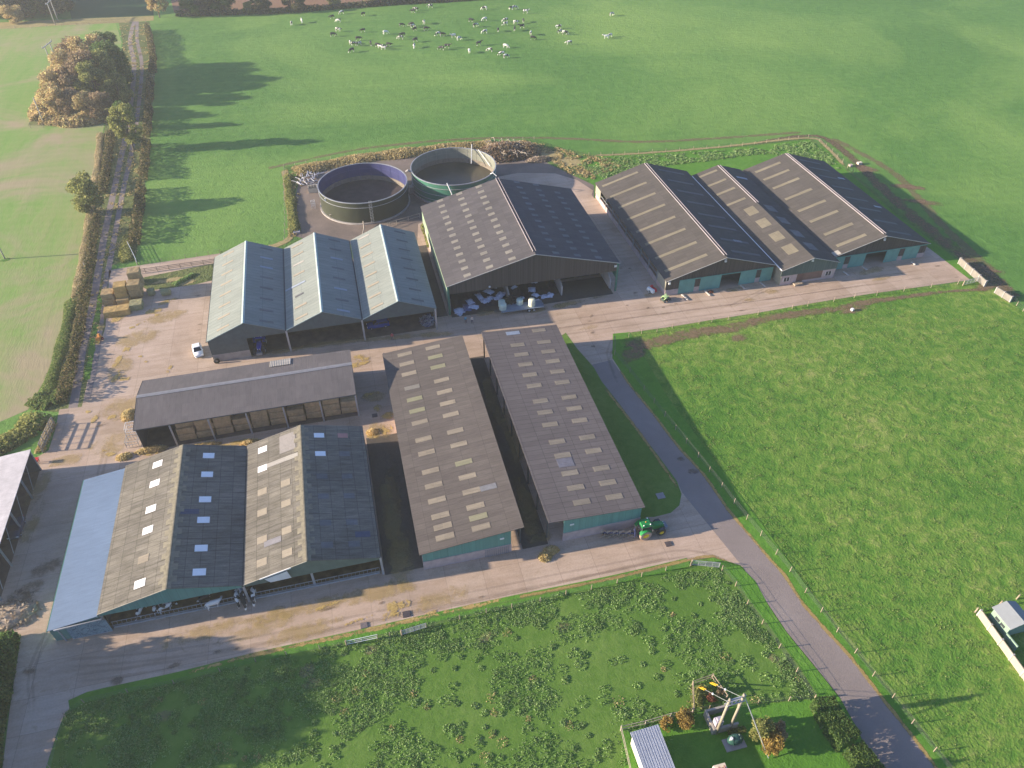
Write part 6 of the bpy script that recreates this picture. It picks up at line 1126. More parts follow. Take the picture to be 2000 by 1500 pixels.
heap('rubbish_heap', 'reddish rubbish beside the second kerb bar', 'rubbish', 1388, 571, .6, .4, .3, 120, 'red', .15, 13, M_BLOCK)
# silage clamp face, sheets and bags under the big shed
T = wthing('silage_clamp', 'dark sheeted silage heap filling the left bays under the big shed', 'silage heap', (24, 124, 0)); mb = MB()
def hill(mb, x0, x1, y0, y1, h, seed):
    nx, ny = 22, 18; rg = random.Random(seed); o = len(mb.v)
    for j in range(ny+1):
        for i in range(nx+1):
            u, v = i/nx, j/ny; z = h*min(1, v*2.2)**.7*(.85+.15*math.sin(u*9+seed))+rg.uniform(-.12, .12); mb.v.append((x0+(x1-x0)*u, y0+(y1-y0)*v, max(.06, z)))
    for j in range(ny):
        for i in range(nx): a = o+j*(nx+1)+i; mb.f.append((a, a+1, a+nx+2, a+nx+1)); mb.m.append(0)
hill(mb, 17.2, 29.0, 121.0, 152, 2.4, 1); mb.build('heap', flat('black clamp sheet', (.035, .038, .05), .5, var=.3, scale=1.5), T); mb = MB(); hill(mb, 29.4, 40.2, 122.0, 152, 1.6, 2); mb.build('heap', flat('dark silage', (.032, .032, .034), .9, var=.4, scale=1.5), T)
mb = MB(); hill(mb, 40.6, 50.7, 127, 152, 2.4, 3); mb.build('heap', flat('dark silage', (.032, .032, .034), .9, var=.4, scale=1.5), T)
def crumple(label, px, py, z, sx, sy, seed, mat, name='plastic_bag', cat='plastic sheet', group='white bags on the silage sheet'):
    x, y = at(px, py, z); rg = random.Random(seed); mb = MB(); n = 7
    for j in range(n+1):
        for i in range(n+1):
            u, v = i/n-.5, j/n-.5; mb.v.append((sx*u*(1+rg.uniform(-.12, .12)), sy*v*(1+rg.uniform(-.12, .12)), max(0, .35*(1-4*u*u)*(1-4*v*v))+rg.uniform(0, .16)))
    for j in range(n):
        for i in range(n): a = j*(n+1)+i; mb.f.append((a, a+1, a+n+2, a+n+1)); mb.m.append(0)
    o = mb.build(name, mat); o.scale = (1.3, 1.3, 1.1); o.location = (x, y, z); o.rotation_euler = (0, 0, seed*.9); return tag(o, label, cat, group)
MBAG = flat('white blue bag', (.52, .55, .66), .6, var=.25, scale=2)
bags = [(897, 607, .5, 1.6, 1.4, 'blue grey sheet'), (899, 613, .1, 1.2, .8, 'bright white bag'), (918, 590, 1.0, 1.4, 1.1, 'white bag'), (924, 600, .8, 1.8, 1.1, 'wide pale bag'), (948, 588, 1.2, 1.4, 1.2, 'white bag'), (957, 583, 1.4, 1.0, .9, 'small bright bag'), (955, 570, 1.8, 1.6, 1.2, 'dim pale bag'), (971, 583, 1.3, 1.2, .9, 'flat pale bag'),
        (978, 576, 1.6, 1.6, 1.2, 'large pale bag'), (937, 580, 1.5, 1.8, .9, 'greenish bag'), (965, 560, 2.0, 1.2, 1.0, 'grey bag'), (1004, 562, 1.3, 1.2, .6, 'flat grey bag'), (1039, 566, 1.2, 1.4, 1.2, 'tan crumpled bag'), (1046, 577, .9, 1.2, .9, 'white bag'), (1063, 580, .7, 1.2, 1.1, 'bright white bag'), (1074, 577, .8, 1.3, 1.1, 'bright white bag'),
        (1052, 590, .3, 1.6, .9, 'white sheet'), (1044, 551, 1.6, 1.0, .8, 'dim bag'), (1016, 584, .7, 1.4, .8, 'dull blue bag'), (912, 601, .6, 2.0, 1.4, 'dark blue sheet')]
ords = ['first', 'second', 'third', 'fourth', 'fifth', 'sixth', 'seventh', 'eighth', 'ninth', 'tenth', '11th', '12th', '13th', '14th', '15th', '16th', '17th', '18th', '19th', '20th']
for r_, i in enumerate(sorted(range(len(bags)), key=lambda i: bags[i][0])):
    px, py, z, sx, sy, lb = bags[i]; crumple(f'{lb} under the big silage shed, {ords[r_]} of the scattered bags from the left', px, py, z, sx, sy, i, MBAG if 'dark' not in lb else flat('dark blue sheet', (.12, .14, .26), .5))
for i, (px, py, lb) in enumerate([(920, 618, 'left'), ]): pass
# junk under the right bay of the three ridge shed
heap('junk_pile', 'blue and white junk under the right corner of the three ridge shed', 'junk pile', 835, 628, 1.4, 1.6, .9, 160, leafmat('junk bits', [(0, (.1, .12, .3)), (.5, (.35, .36, .42)), (1, (.6, .62, .66))]), .35, 14, flat('dark junk', (.1, .1, .13)))

# ================================================================ COWS, PEOPLE, MACHINES
def skin_mesh(name, verts, edges, radii, root=0, sub=1):
    me = bpy.data.meshes.new(name+'_cage'); me.from_pydata(verts, edges, []); o = bpy.data.objects.new(name+'_cage', me); C.objects.link(o)
    md = o.modifiers.new('s', 'SKIN'); md.use_smooth_shade = True
    sv = me.skin_vertices[0].data
    for i, r in enumerate(radii): sv[i].radius = (r if isinstance(r, tuple) else (r, r)); sv[i].use_root = (i == root)
    sb = o.modifiers.new('d', 'SUBSURF'); sb.levels = sub; sb.render_levels = sub
    dg = bpy.context.evaluated_depsgraph_get(); out = bpy.data.meshes.new_from_object(o.evaluated_get(dg)); out.name = name
    bpy.data.objects.remove(o); bpy.data.meshes.remove(me)
    for p in out.polygons: p.use_smooth = True
    return out
def cow_mesh(pose):
    v = [(-.78, 0, 1.22), (-.35, 0, 1.18), (.15, 0, 1.10), (.58, 0, 1.14)]; r = [.27, (.33, .36), (.37, .40), (.30, .35)]; e = [(0, 1), (1, 2), (2, 3)]
    if pose == 'graze': nk = [(.92, .02, 1.02, .20), (1.18, .05, .62, .14), (1.30, .05, .34, .13), (1.42, .05, .12, .085)]
    elif pose == 'up': nk = [(.92, 0, 1.32, .19), (1.18, 0, 1.52, .14), (1.40, 0, 1.50, .13), (1.66, 0, 1.36, .085)]
    elif pose == 'side': nk = [(.90, .06, 1.12, .20), (1.10, .28, 1.0, .14), (1.18, .48, .92, .13), (1.22, .72, .78, .085)]
    else: nk = [(.90, 0, 1.1, .20), (1.15, 0, .95, .14), (1.33, 0, .80, .13), (1.5, 0, .60, .085)]
    p = 3
    for x, y, z, q in nk: v.append((x, y, z)); r.append(q); e.append((p, len(v)-1)); p = len(v)-1
    hd = p-1
    for s in (-1, 1):   # ears
        v.append((v[hd][0]-.08, v[hd][1]+s*.2, v[hd][2]+.06)); r.append(.035); e.append((hd, len(v)-1))
        b = len(v); v += [(-.72, s*.20, .98), (-.60, s*.21, .74), (-.84, s*.20, .48), (-.76, s*.20, .05)]; r += [.17, .11, .062, .06]; e += [(0, b), (b, b+1), (b+1, b+2), (b+2, b+3)]
        b = len(v); v += [(.52, s*.18, .92), (.56+.1*s, s*.18, .50), (.50+.16*s, s*.18, .05)]; r += [.14, .068, .055]; e += [(3, b), (b, b+1), (b+1, b+2)]
    b = len(v); v += [(-.98, 0, 1.30), (-1.06, 0, .95), (-1.05, .02, .5)]; r += [.06, .035, .045]; e += [(0, b), (b, b+1), (b+1, b+2)]
    b = len(v); v += [(-.38, 0, .82)]; r += [.17]; e += [(1, b)]
    return skin_mesh('cow_body', v, e, r, 1, 1)
def coat(name, thr, sc=1.5, dark=(.022, .020, .020), light=(.78, .74, .68), legs=True):
    m, nt, b = newmat(name); tc = N(nt, 'ShaderNodeTexCoord'); oi = N(nt, 'ShaderNodeObjectInfo'); ad = N(nt, 'ShaderNodeVectorMath', operation='ADD')
    ml = math_(nt, 'MULTIPLY', oi.outputs['Random'], 37.0); cb = N(nt, 'ShaderNodeCombineXYZ'); nt.links.new(ml, cb.inputs[0]); nt.links.new(ml, cb.inputs[1])
    nt.links.new(tc.outputs['Object'], ad.inputs[0]); nt.links.new(cb.outputs[0], ad.inputs[1])
    f = noise(nt, ad.outputs[0], sc, 1.5, .4); s = N(nt, 'ShaderNodeSeparateXYZ'); nt.links.new(tc.outputs['Object'], s.inputs[0])
    if legs: f = math_(nt, 'ADD', f, math_(nt, 'MULTIPLY', math_(nt, 'MAXIMUM', math_(nt, 'SUBTRACT', .62, s.outputs['Z']), 0), .8))
    nt.links.new(ramp(nt, f, [(thr-.01, dark), (thr+.01, light)]), b.inputs['Base Color']); b.inputs['Roughness'].default_value = .7; return m
COATS = {'B': [coat('black coat', .70)], 'P': [coat('black and white coat', .50)], 'W': [coat('white coat', .30)], 'R': [coat('brown and white coat', .42, dark=(.12, .045, .025))]}
POSES = {k: cow_mesh(k) for k in ('graze', 'up', 'side', 'low')}
COWM = {}
def place_cow(label, xy, rz, kind, pose, group, z=0.0, s=1.0):
    k = (kind, pose)
    if k not in COWM: me = POSES[pose].copy(); me.materials.append(COATS[kind][0]); COWM[k] = me
    o = bpy.data.objects.new('cow', COWM[k]); C.objects.link(o); o.location = (xy[0], xy[1], z); o.rotation_euler = (0, 0, rz); o.scale = (s, s, s)
    return tag(o, label, 'cow', group)
herd = [(570, 49, 'P', 1), (590, 45, 'W', 1), (648.5, 36.5, 'B', 0), (661, 44, 'P', 0), (667.5, 27.5, 'P', 0), (710, 31, 'B', 0), (661, 62, 'P', 0), (651, 71.5, 'B', 0), (708.5, 63, 'B', 0), (700.5, 79.5, 'B', 0), (684, 86.5, 'P', 1), (692, 89.5, 'P', 0), (701, 89.5, 'P', 0), (724.5, 89, 'B', 1), (738.5, 92, 'B', 0), (743, 95, 'P', 0), (750, 98, 'P', 0), (760, 91, 'B', 0), (687, 102, 'B', 0), (753.5, 67.5, 'W', 0),
 (785, 52.5, 'B', 0), (804, 51, 'B', 0), (806.5, 54, 'P', 0), (810, 60.5, 'B', 0), (828.5, 47, 'P', 1), (833, 60, 'B', 0), (786, 72, 'B', 0), (782.5, 77, 'P', 0), (811, 82, 'B', 0), (809, 93.5, 'P', 1), (806.5, 25, 'B', 0), (812, 21.5, 'P', 0), (840.5, 15.5, 'P', 0),
 (856, 70, 'P', 0), (864.7, 71, 'B', 0), (885.6, 74, 'R', 0), (897, 79, 'P', 0), (862, 98, 'B', 0), (874, 94.5, 'B', 0), (917, 103.5, 'W', 1), (935.5, 89, 'B', 0), (946, 20, 'P', 0), (946.5, 41, 'W', 0), (920, 43, 'B', 0), (929, 53, 'P', 0), (946.5, 65.5, 'P', 0), (987, 43, 'P', 0), (987, 50, 'P', 0), (973, 62, 'B', 1), (1005, 60.5, 'B', 1), (1008, 47.5, 'P', 0), (1022, 44, 'B', 1), (1019, 55.5, 'B', 0), (998.5, 19.5, 'P', 0), (1005.5, 18.5, 'P', 0), (1027, 26.5, 'P', 0), (1036.5, 68.5, 'P', 1), (1041, 78, 'B', 0), (1091, 56, 'P', 0), (1093.5, 65.5, 'P', 0), (1103.5, 68, 'P', 0), (1111, 87.5, 'P', 0), (1184, 76, 'W', 0), (1191, 73, 'P', 0), (1194.5, 31.5, 'P', 0), (988, 94, 'W', 0), (956.5, 101, 'P', 0), (979.5, 108.5, 'P', 0), (988.5, 113.5, 'P', 0)]
def ordn(n):
    return f'{n}{"th" if 10 <= n % 100 <= 20 else {1: "st", 2: "nd", 3: "rd"}.get(n % 10, "th")}'
kindname = {'B': 'mostly black cow', 'P': 'black and white cow', 'W': 'nearly white cow', 'R': 'brown and white cow'}; rank = {}; rg = random.Random(12)
for px, py, kd, nar in sorted(herd):
    rank[kd] = rank.get(kd, 0)+1; rz = (R(90)+rg.uniform(-.3, .3) if rg.random() < .5 else R(-90)+rg.uniform(-.3, .3))-YAW if nar else rg.choice((0, math.pi))+rg.uniform(-.6, .6)
    pose = rg.choice(('graze', 'graze', 'graze', 'up', 'low', 'side'))
    lb = f'{kindname[kd]} in the far pasture, {ordn(rank[kd])} such from the left' if kd != 'R' else 'the only brown and white cow out in the far pasture'
    place_cow(lb, at(px, py), rz, kd, pose, 'cows grazing in the far pasture', 0, rg.uniform(.98, 1.12))
for px, py, kd, rz, pose, lb in [(278, 1197, 'P', -1.9, 'low', 'cow in the cattle shed nearest the lean-to, head low'), (308, 1190, 'P', 1.6, 'side', 'second cow from the left in the cattle shed, turned sideways'), (327, 1192, 'P', .4, 'graze', 'third cow from the left in the cattle shed, bending down'),
      (420, 1186, 'W', .25, 'side', 'nearly white cow at the feed barrier of the cattle shed'), (403, 1174, 'B', .6, 'low', 'black cow with a white face behind the white one in the shed'), (466, 1172, 'P', -1.5, 'graze', 'grey backed cow left of the middle shed post'), (478, 1176, 'B', -1.45, 'graze', 'black cow directly left of the middle shed post'),
      (472, 1158, 'P', -1.2, 'up', 'cow standing behind the pair at the middle shed post'), (497, 1168, 'P', -1.6, 'graze', 'cow right of the middle shed post, feeding'), (486, 1160, 'B', 1.4, 'up', 'black cow deep in the shed behind the middle post')]:
    place_cow(lb, at(px, py, .28), rz, kd, pose, 'cows inside the cattle shed', .28)
# people
SKIN = flat('skin', (.50, .30, .22), .6); HAIRM = flat('dark hair', (.05, .035, .025), .8)
def person(label, xy, rz, top, legs, s=1.0, hat=None):
    v = [(0, 0, .95), (0, 0, 1.15), (0, 0, 1.38), (0, 0, 1.50), (0, .01, 1.62), (0, .01, 1.72)]; r = [.15, .14, .17, .062, .095, .09]; e = [(0, 1), (1, 2), (2, 3), (3, 4), (4, 5)]
    for sd in (-1, 1):
        b = len(v); v += [(sd*.10, 0, .88), (sd*.13, .05, .48), (sd*.14, 0, .08), (sd*.15, .14, .04)]; r += [.095, .065, .05, .042]; e += [(0, b), (b, b+1), (b+1, b+2), (b+2, b+3)]
        b = len(v); v += [(sd*.20, 0, 1.40), (sd*.27, -.02, 1.13), (sd*.25, .10, .90), (sd*.24, .14, .82)]; r += [.065, .045, .036, .035]; e += [(2, b), (b, b+1), (b+1, b+2), (b+2, b+3)]
    me = skin_mesh('person', v, e, r, 0, 1)
    for mt in (legs, top, SKIN, HAIRM): me.materials.append(mt)
    for p in me.polygons:
        c = p.center; z = c.z; p.material_index = 0 if z < .93 and abs(c.x) < .22 else (2 if z > 1.5 or (z < .92 and abs(c.x) >= .22) else 1)
        if z > 1.68 or (z > 1.58 and c.y < -.02): p.material_index = 3
    o = bpy.data.objects.new('person', me); C.objects.link(o); o.location = (*xy, .04); o.rotation_euler = (0, 0, rz); o.scale = (s, s, s)
    tag(o, label, 'person'); 
    mb = MB(); mb.blob((0, .10, 1.64), (.018, .03, .025), 1, 0, 6); mb.build('nose', SKIN, o)
    for sd in (-1, 1): mb = MB(); mb.blob((sd*.035, .095, 1.67), (.014, .012, .012), 1, 0, 6); mb.build('eye', HAIRM, o); mb = MB(); mb.blob((sd*.10, .01, 1.65), (.015, .03, .035), 1, 0, 6); mb.build('ear', SKIN, o)
    for sd in (-1, 1):
        mb = MB(); mb.cbox(sd*.24, .16, .74, .03, .08, .09)
        for k in range(4): mb.tube([(sd*.24, .13+.022*k, .74), (sd*.235, .135+.022*k, .68+.008*abs(k-1.5)), (sd*.22, .14+.022*k, .65)], [.010, .009, .007], 5)
        mb.tube([(sd*.235, .195, .79), (sd*.225, .225, .74)], [.011, .008], 5); mb.build('hand', SKIN, o)
    return o
person('person in a bright blue jacket standing in the yard shade by the big shed', at(909.5, 631), R(200), flat('blue jacket', (.08, .35, .48), .8), flat('dark trousers', (.04, .04, .06), .9))
person('person in a pale top standing beside the one in blue', at(922.5, 632), R(150), flat('pale top', (.55, .48, .42), .8), flat('dark trousers', (.04, .04, .06), .9))
person('person in a red top in front of the three ridge shed', at(767, 664), R(180), flat('red top', (.42, .07, .09), .8), flat('grey trousers', (.12, .12, .14), .9))

M_TYRE = flat('tyre rubber', (.035, .033, .032), .85, var=.15); M_GLASS = flat('dark glass', (.03, .035, .045), .12, var=.02); M_TYREMUD = flat('muddy tyre', (.38, .29, .23), .9, var=.2, scale=3)
def wheel(P, x, y, r, w, rimmat, name='wheel', tyre=None, lugs=0):
    mb = MB(); mb.lathe([(r*.55, -w/2), (r*.9, -w/2), (r, -w*.35), (r, w*.35), (r*.9, w/2), (r*.55, w/2), (r*.55, -w/2)], (x, y, r), 24, 'Y')
    for k in range(lugs):
        t = 2*math.pi*k/lugs; c, s = math.cos(t), math.sin(t); mb.bar((x+c*r, y-w*.45, r+s*r), (x+math.cos(t+.12)*r, y+w*.0, r+math.sin(t+.12)*r), .05, .06); mb.bar((x+c*r, y+w*.45, r+s*r), (x+math.cos(t+.12)*r, y, r+math.sin(t+.12)*r), .05, .06)
    o = mb.build(name, tyre or M_TYRE, P); mb = MB(); sg = 1 if y > 0 else -1
    mb.lathe([(r*.56, sg*w*.42), (r*.5, sg*w*.30), (r*.25, sg*w*.22), (r*.22, sg*w*.40), (0, sg*w*.42)], (x, y, r), 20, 'Y'); mb.lathe([(r*.56, -w*.5), (r*.56, w*.5)], (x, y, r), 20, 'Y')
    mb.build('rim', rimmat, o); return o
def tractor(label, loc, rz, paint, rim, s=1.0, mud=True, roof=None):
    T = thing('tractor', label, 'tractor', loc, rz); T.scale = (s, s, s)
    for y in (-.92, .92): wheel(T, 0, y, .93, .58, rim, tyre=M_TYREMUD if mud else M_TYRE, lugs=22)
    for y in (-.88, .88): wheel(T, 2.65, y, .66, .46, rim, tyre=M_TYRE, lugs=18)
    mb = MB(); mb.box(-.5, -.33, .55, 3.1, .33, 1.05); mb.box(-.15, -.7, .8, .15, .7, 1.05); mb.box(2.5, -.7, .5, 2.8, .7, .75); mb.build('chassis', M_DSTEEL, T)
    mb = MB(); pr = [(.95, 1.05), (.95, 1.92), (1.6, 1.98), (2.6, 1.86), (3.2, 1.66), (3.3, 1.3), (3.25, 1.0)]; vs = []
    for sgn, wv in ((-1, .42), (-1, .36), (1, .36), (1, .42)): pass
    for (x, z) in pr: k = .42 if x < 2.8 else .32; vs += [(x, -k, z-.10 if z > 1.2 else z), (x, -k*.6, z), (x, k*.6, z), (x, k, z-.10 if z > 1.2 else z)]
    fs = [(i*4+j, i*4+j+1, (i+1)*4+j+1, (i+1)*4+j) for i in range(len(pr)-1) for j in range(3)]; fs += [tuple(i*4 for i in range(len(pr))), tuple(i*4+3 for i in range(len(pr)))[::-1]]
    mb.add(vs, fs); o = mb.build('bonnet', paint, T); mb = MB(); mb.box(3.24, -.25, 1.1, 3.31, .25, 1.5); mb.build('grille', M_DSTEEL, o)
    for y in (-.2, .2): mb = MB(); mb.lathe([(.08, .0), (.08, .06), (0, .06)], (3.24, y, 1.6), 10, 'X'); mb.build('headlight', M_WHITE, T)
    mb = MB(); mb.prism([(-.55, -.72, 1.15), (.9, -.60, 1.05), (.9, -.60, 2.45), (-.5, -.72, 2.55)], (0, .02, 0)); mb.prism([(-.55, .70, 1.15), (.9, .58, 1.05), (.9, .58, 2.45), (-.5, .70, 2.55)], (0, .02, 0))
    mb.add([(.92, -.6, 1.2), (.92, .6, 1.2), (.86, .6, 2.5), (.86, -.6, 2.5), (-.57, -.72, 1.2), (-.57, .72, 1.2), (-.5, .72, 2.55), (-.5, -.72, 2.55)], [(0, 1, 2, 3), (4, 5, 6, 7)]); mb.build('cab_glass', M_GLASS, T)
    mb = MB()
    for (a, b) in (((-.56, -.73, 1.1), (-.5, -.73, 2.6)), ((-.56, .73, 1.1), (-.5, .73, 2.6)), ((.92, -.62, 1.0), (.86, -.62, 2.55)), ((.92, .62, 1.0), (.86, .62, 2.55))): mb.bar(a, b, .09)
    mb.build('cab_pillar', M_DSTEEL, T)
    mb = MB(); mb.cbox(.17, 0, 2.52, 1.75, 1.62, .10); mb.cbox(.17, 0, 2.62, 1.62, 1.5, .14, 0, 0, .86); mb.build('cab_roof', roof or paint, T)
    for y in (-.95, .95):
        sg = 1 if y > 0 else -1; mb = MB(); n = 9; vs = []
        for i in range(n+1):
            t = R(35)+R(120)*i/n; vs += [(1.05*math.cos(t), sg*.6, .93+1.05*math.sin(t)), (1.05*math.cos(t), sg*1.22, .93+1.05*math.sin(t)), (1.0*math.cos(t), sg*1.22, .93+.98*math.sin(t))]
        mb.add(vs, [(i*3+j, (i+1)*3+j, (i+1)*3+j+1, i*3+j+1) for i in range(n) for j in range(2)]); mb.build('mudguard', paint, T)
        mb = MB(); mb.cbox(1.0, sg*1.15, 1.75, .06, .22, .34); mb.bar((.9, sg*.62, 2.1), (1.0, sg*1.1, 2.0), .04); mb.build('mirror', M_DSTEEL, T)
        mb = MB(); mb.cbox(2.65, sg*.88, 1.36, .75, .42, .04); mb.build('front_mudguard', M_DSTEEL, T)
    for x, y in ((-.3, -.55), (.75, -.6), (.75, .6)): mb = MB(); mb.lathe([(.09, 2.76), (.09, 2.9), (.04, 2.95), (0, 2.95)], (x, y, 0), 10); mb.build('work_light', M_WHITE, T)
    mb = MB(); mb.lathe([(.07, 2.76), (.08, 2.88), (.03, 2.95), (0, 2.95)], (.25, 0, 0), 10); mb.build('beacon', flat('orange beacon', (.8, .25, .03), .4), T)
    mb = MB(); mb.tube([(1.15, -.5, 1.2), (1.15, -.52, 2.65)], .06, 8); mb.build('exhaust', M_DSTEEL, T)
    mb = MB(); mb.cbox(3.65, 0, .55, .5, 1.1, .5); mb.bar((3.2, -.4, .7), (3.9, -.6, .7), .08); mb.bar((3.2, .4, .7), (3.9, .6, .7), .08); mb.build('front_weight', flat('grey weight', (.22, .24, .27), .6), T)
    return T
GR = flat('green tractor paint', (.015, .21, .055), .35, var=.08); YL = flat('yellow rim', (.75, .55, .03), .45, var=.05)
r0 = Vector(at(1261.5, 1047, .9)); f0 = Vector(at(1292.6, 1041, .66)); d_ = f0-r0; rz = math.atan2(d_.y, d_.x); s_ = d_.length/2.65
ctr = Vector((r0.x-math.sin(rz)*1.1*s_, r0.y+math.cos(rz)*1.1*s_))
tractor('green tractor with yellow wheels standing in front of the right long shed', (ctr.x, ctr.y, .04), rz, GR, YL, s_)
T = thing('plough', 'reversible five furrow plough mounted behind the green tractor', 'plough', (ctr.x-.9*math.cos(rz)+.9*math.cos(R(-16)), ctr.y-.9*math.sin(rz)+.9*math.sin(R(-16))-.35, .04), R(-16)); T.scale = (s_*1.1,)*3
M_RUST = flat('worn plough steel', (.34, .28, .23), .7, .0, var=.25, scale=3)
mb = MB(); mb.bar((-1.1, 0, .9), (-5.6, .0, .9), .18, .2); mb.bar((-.9, -.4, .7), (-1.4, -.4, 1.2), .08); mb.bar((-.9, .4, .7), (-1.4, .4, 1.2), .08); mb.cbox(-1.35, 0, .6, .15, .9, .9); mb.build('beam', flat('dark blue plough frame', (.05, .06, .14), .5), T)
for k in range(5):
    x, y = -1.9-.85*k, 0
    for sg in (1, -1):
        mb = MB(); mb.bar((x, y, .9), (x-.1, y-.05, .9+sg*.55), .08, .12)
        vs = []; 
        for i in range(6):
            u = i/5
            for j in range(4): w_ = j/3; vs.append((x-.1-.75*u+.1*w_*u, y-.1-.32*u-.12*w_*u, .9+sg*(.78-.42*w_+.12*u*w_)))
        mb.add(vs, [(i*4+j, i*4+j+1, (i+1)*4+j+1, (i+1)*4+j) for i in range(5) for j in range(3)]); mb.build('mouldboard', M_RUST, T)
    mb = MB(); mb.lathe([(.26, -.015), (.26, .015), (0, .03)], (x+.28, y-.08, .28), 14, 'Y'); mb.bar((x+.28, y-.08, .3), (x+.2, y, .9), .05); mb.build('disc', M_RUST, T)
mb = MB(); mb.lathe([(.32, -.1), (.36, 0), (.32, .1)], (-5.3, .35, .36), 18, 'Y'); mb.bar((-5.3, .3, .36), (-5.0, -.4, .9), .07); mb.build('depth_wheel', M_TYRE, T)
bx_, by_ = at(511, 690); tractor('blue tractor parked nose out under the first ridge of the machinery shed', (*at(508, 668, .9), .04), R(-92), flat('blue tractor paint', (.02, .05, .42), .35), flat('pale rim', (.6, .6, .6)), .95, False)
def car(label, loc, rz, paint, L=4.0, estate=False):
    T = thing('parked_car', label, 'car', loc, rz); Wd = .86; mb = MB()
    pr = [(-L/2, .35, .55), (-L/2+.05, .80, .78), (-L/2+.35, .95, .82), (-L*.14, .98, .86), (L*.18, .95, .86), (L*.40, .78, .82), (L/2-.05, .62, .70), (L/2, .35, .62)]
    vs = []
    for (x, z, w) in pr: vs += [(x, -w, .28), (x, -w, z-.12), (x, -w*.86, z), (x, w*.86, z), (x, w, z-.12), (x, w, .28)]
    n = len(pr); mb.add(vs, [(i*6+j, i*6+j+1, (i+1)*6+j+1, (i+1)*6+j) for i in range(n-1) for j in range(5)]+[tuple(range(6)), tuple((n-1)*6+j for j in range(6))[::-1]]); body = mb.build('body', paint, T, True)
    bx0, bx1, tx0, tx1 = -L/2+.18, L*.22, (-L/2+.42 if estate else -L/2+.75), L*.04; mb = MB()
    mb.add([(bx0, -.72, .93), (bx1, -.72, .93), (bx1, .72, .93), (bx0, .72, .93), (tx0, -.56, 1.42), (tx1, -.56, 1.42), (tx1, .56, 1.42), (tx0, .56, 1.42)], [(0, 1, 5, 4), (1, 2, 6, 5), (2, 3, 7, 6), (3, 0, 4, 7)]); mb.build('windows', M_GLASS, T)
    mb = MB(); mb.cbox((tx0+tx1)/2, 0, 1.41, tx1-tx0+.06, 1.2, .06, 0, 0, .94)
    for y in (-.73, .73):
        for a, b in (((bx0, y, .93), (tx0, y*.78, 1.43)), ((bx1, y, .93), (tx1, y*.78, 1.43)), ((-.1, y, .93), (-.12, y*.78, 1.43))): mb.bar(a, b, .07)
    mb.build('roof', paint, T)
    for x in (-L*.31, L*.32):
        for y in (-.76, .76): wheel(T, x, y, .31, .2, flat('alloy', (.5, .5, .52), .35, .5))
    for y in (-.6, .6): mb = MB(); mb.cbox(L/2-.04, y, .55, .1, .3, .14); mb.build('headlight', M_WHITE, T); mb = MB(); mb.cbox(-L/2+.02, y, .62, .08, .2, .25); mb.build('tail_light', flat('red lamp', (.5, .02, .02), .3), T)
    for y in (-.62, .62): mb = MB(); mb.cbox(L*.2, y*1.45, .9, .1, .16, .12); mb.build('mirror', paint, T)
    return T
car('white hatchback parked beside the left wall of the three ridge shed', (*at(388, 689), .04), R(-90+12), flat('white car paint', (.85, .85, .86), .25, var=.02), 3.7)
car('dark blue estate car parked inside the third bay of the machinery shed', (*at(739, 638), .06), R(182), flat('blue car paint', (.015, .05, .28), .25, var=.02), 4.4, True)
# trailer with tubs
x, y = at(1018, 606); T = thing('flatbed_trailer', 'long grey flatbed trailer parked in front of the big silage shed', 'trailer', (x, y, .04), R(-1)); M_BEDM = flat('grey trailer bed', (.22, .27, .33), .6)
mb = MB(); mb.cbox(0, 0, .85, 8.6, 2.4, .14); mb.cbox(4.35, 0, .8, .12, 2.4, .35); mb.build('bed', M_BEDM, T); mb = MB(); mb.bar((-5.6, 0, .6), (-4.2, .5, .8), .12); mb.bar((-5.6, 0, .6), (-4.2, -.5, .8), .12); mb.bar((-4, -.5, .75), (4, -.5, .75), .12); mb.bar((-4, .5, .75), (4, .5, .75), .12); mb.build('drawbar', M_DSTEEL, T)
for xx in (1.4, 2.4):
    for yy in (-1.0, 1.0): wheel(T, xx, yy, .42, .28, flat('white rim', (.5, .5, .5)))
M_TUB = flat('pale green plastic', (.50, .62, .55), .5, var=.05)
for px, py, z, rr, hh, mt, lb in [(982, 604, 1.0, .75, 1.3, M_TUB, 'pale green round tub at the left front of the trailer'), (980, 598, 1.0, .7, 1.3, M_TUB, 'pale green round tub behind the front left one'), (1015, 594, 1.0, .68, 1.2, M_TUB, 'squat pale tub in the middle of the trailer'), (1038.5, 597, 1.0, .68, 1.6, flat('cream drum', (.78, .76, .56), .5), 'cream topped drum at the right end of the trailer')]:
    x, y = at(px, py, z); mb = MB(); mb.lathe([(0, 0), (rr*.96, 0), (rr, .1), (rr, hh-.12), (rr*.92, hh), (rr*.5, hh+.05), (0, hh+.05)], (0, 0, 0), 22); o = mb.build('plastic_tub', mt, None, True); o.location = (x, y, z+.04); tag(o, lb, 'tub', 'tubs on the trailer')
    mb = MB(); mb.lathe([(rr*1.02, hh*.5), (rr*1.02, hh*.56)], (0, 0, 0), 22); mb.build('hoop', M_STEEL, o)
heap('tackle_pile', 'dark tangle of machinery parts in the middle of the trailer', 'machinery', *(999, 598), 2.2, .8, 1.3, 240, leafmat('dark parts', [(0, (.02, .02, .025)), (1, (.09, .09, .10))]), .4, 15, M_DSTEEL, None, 1.0)
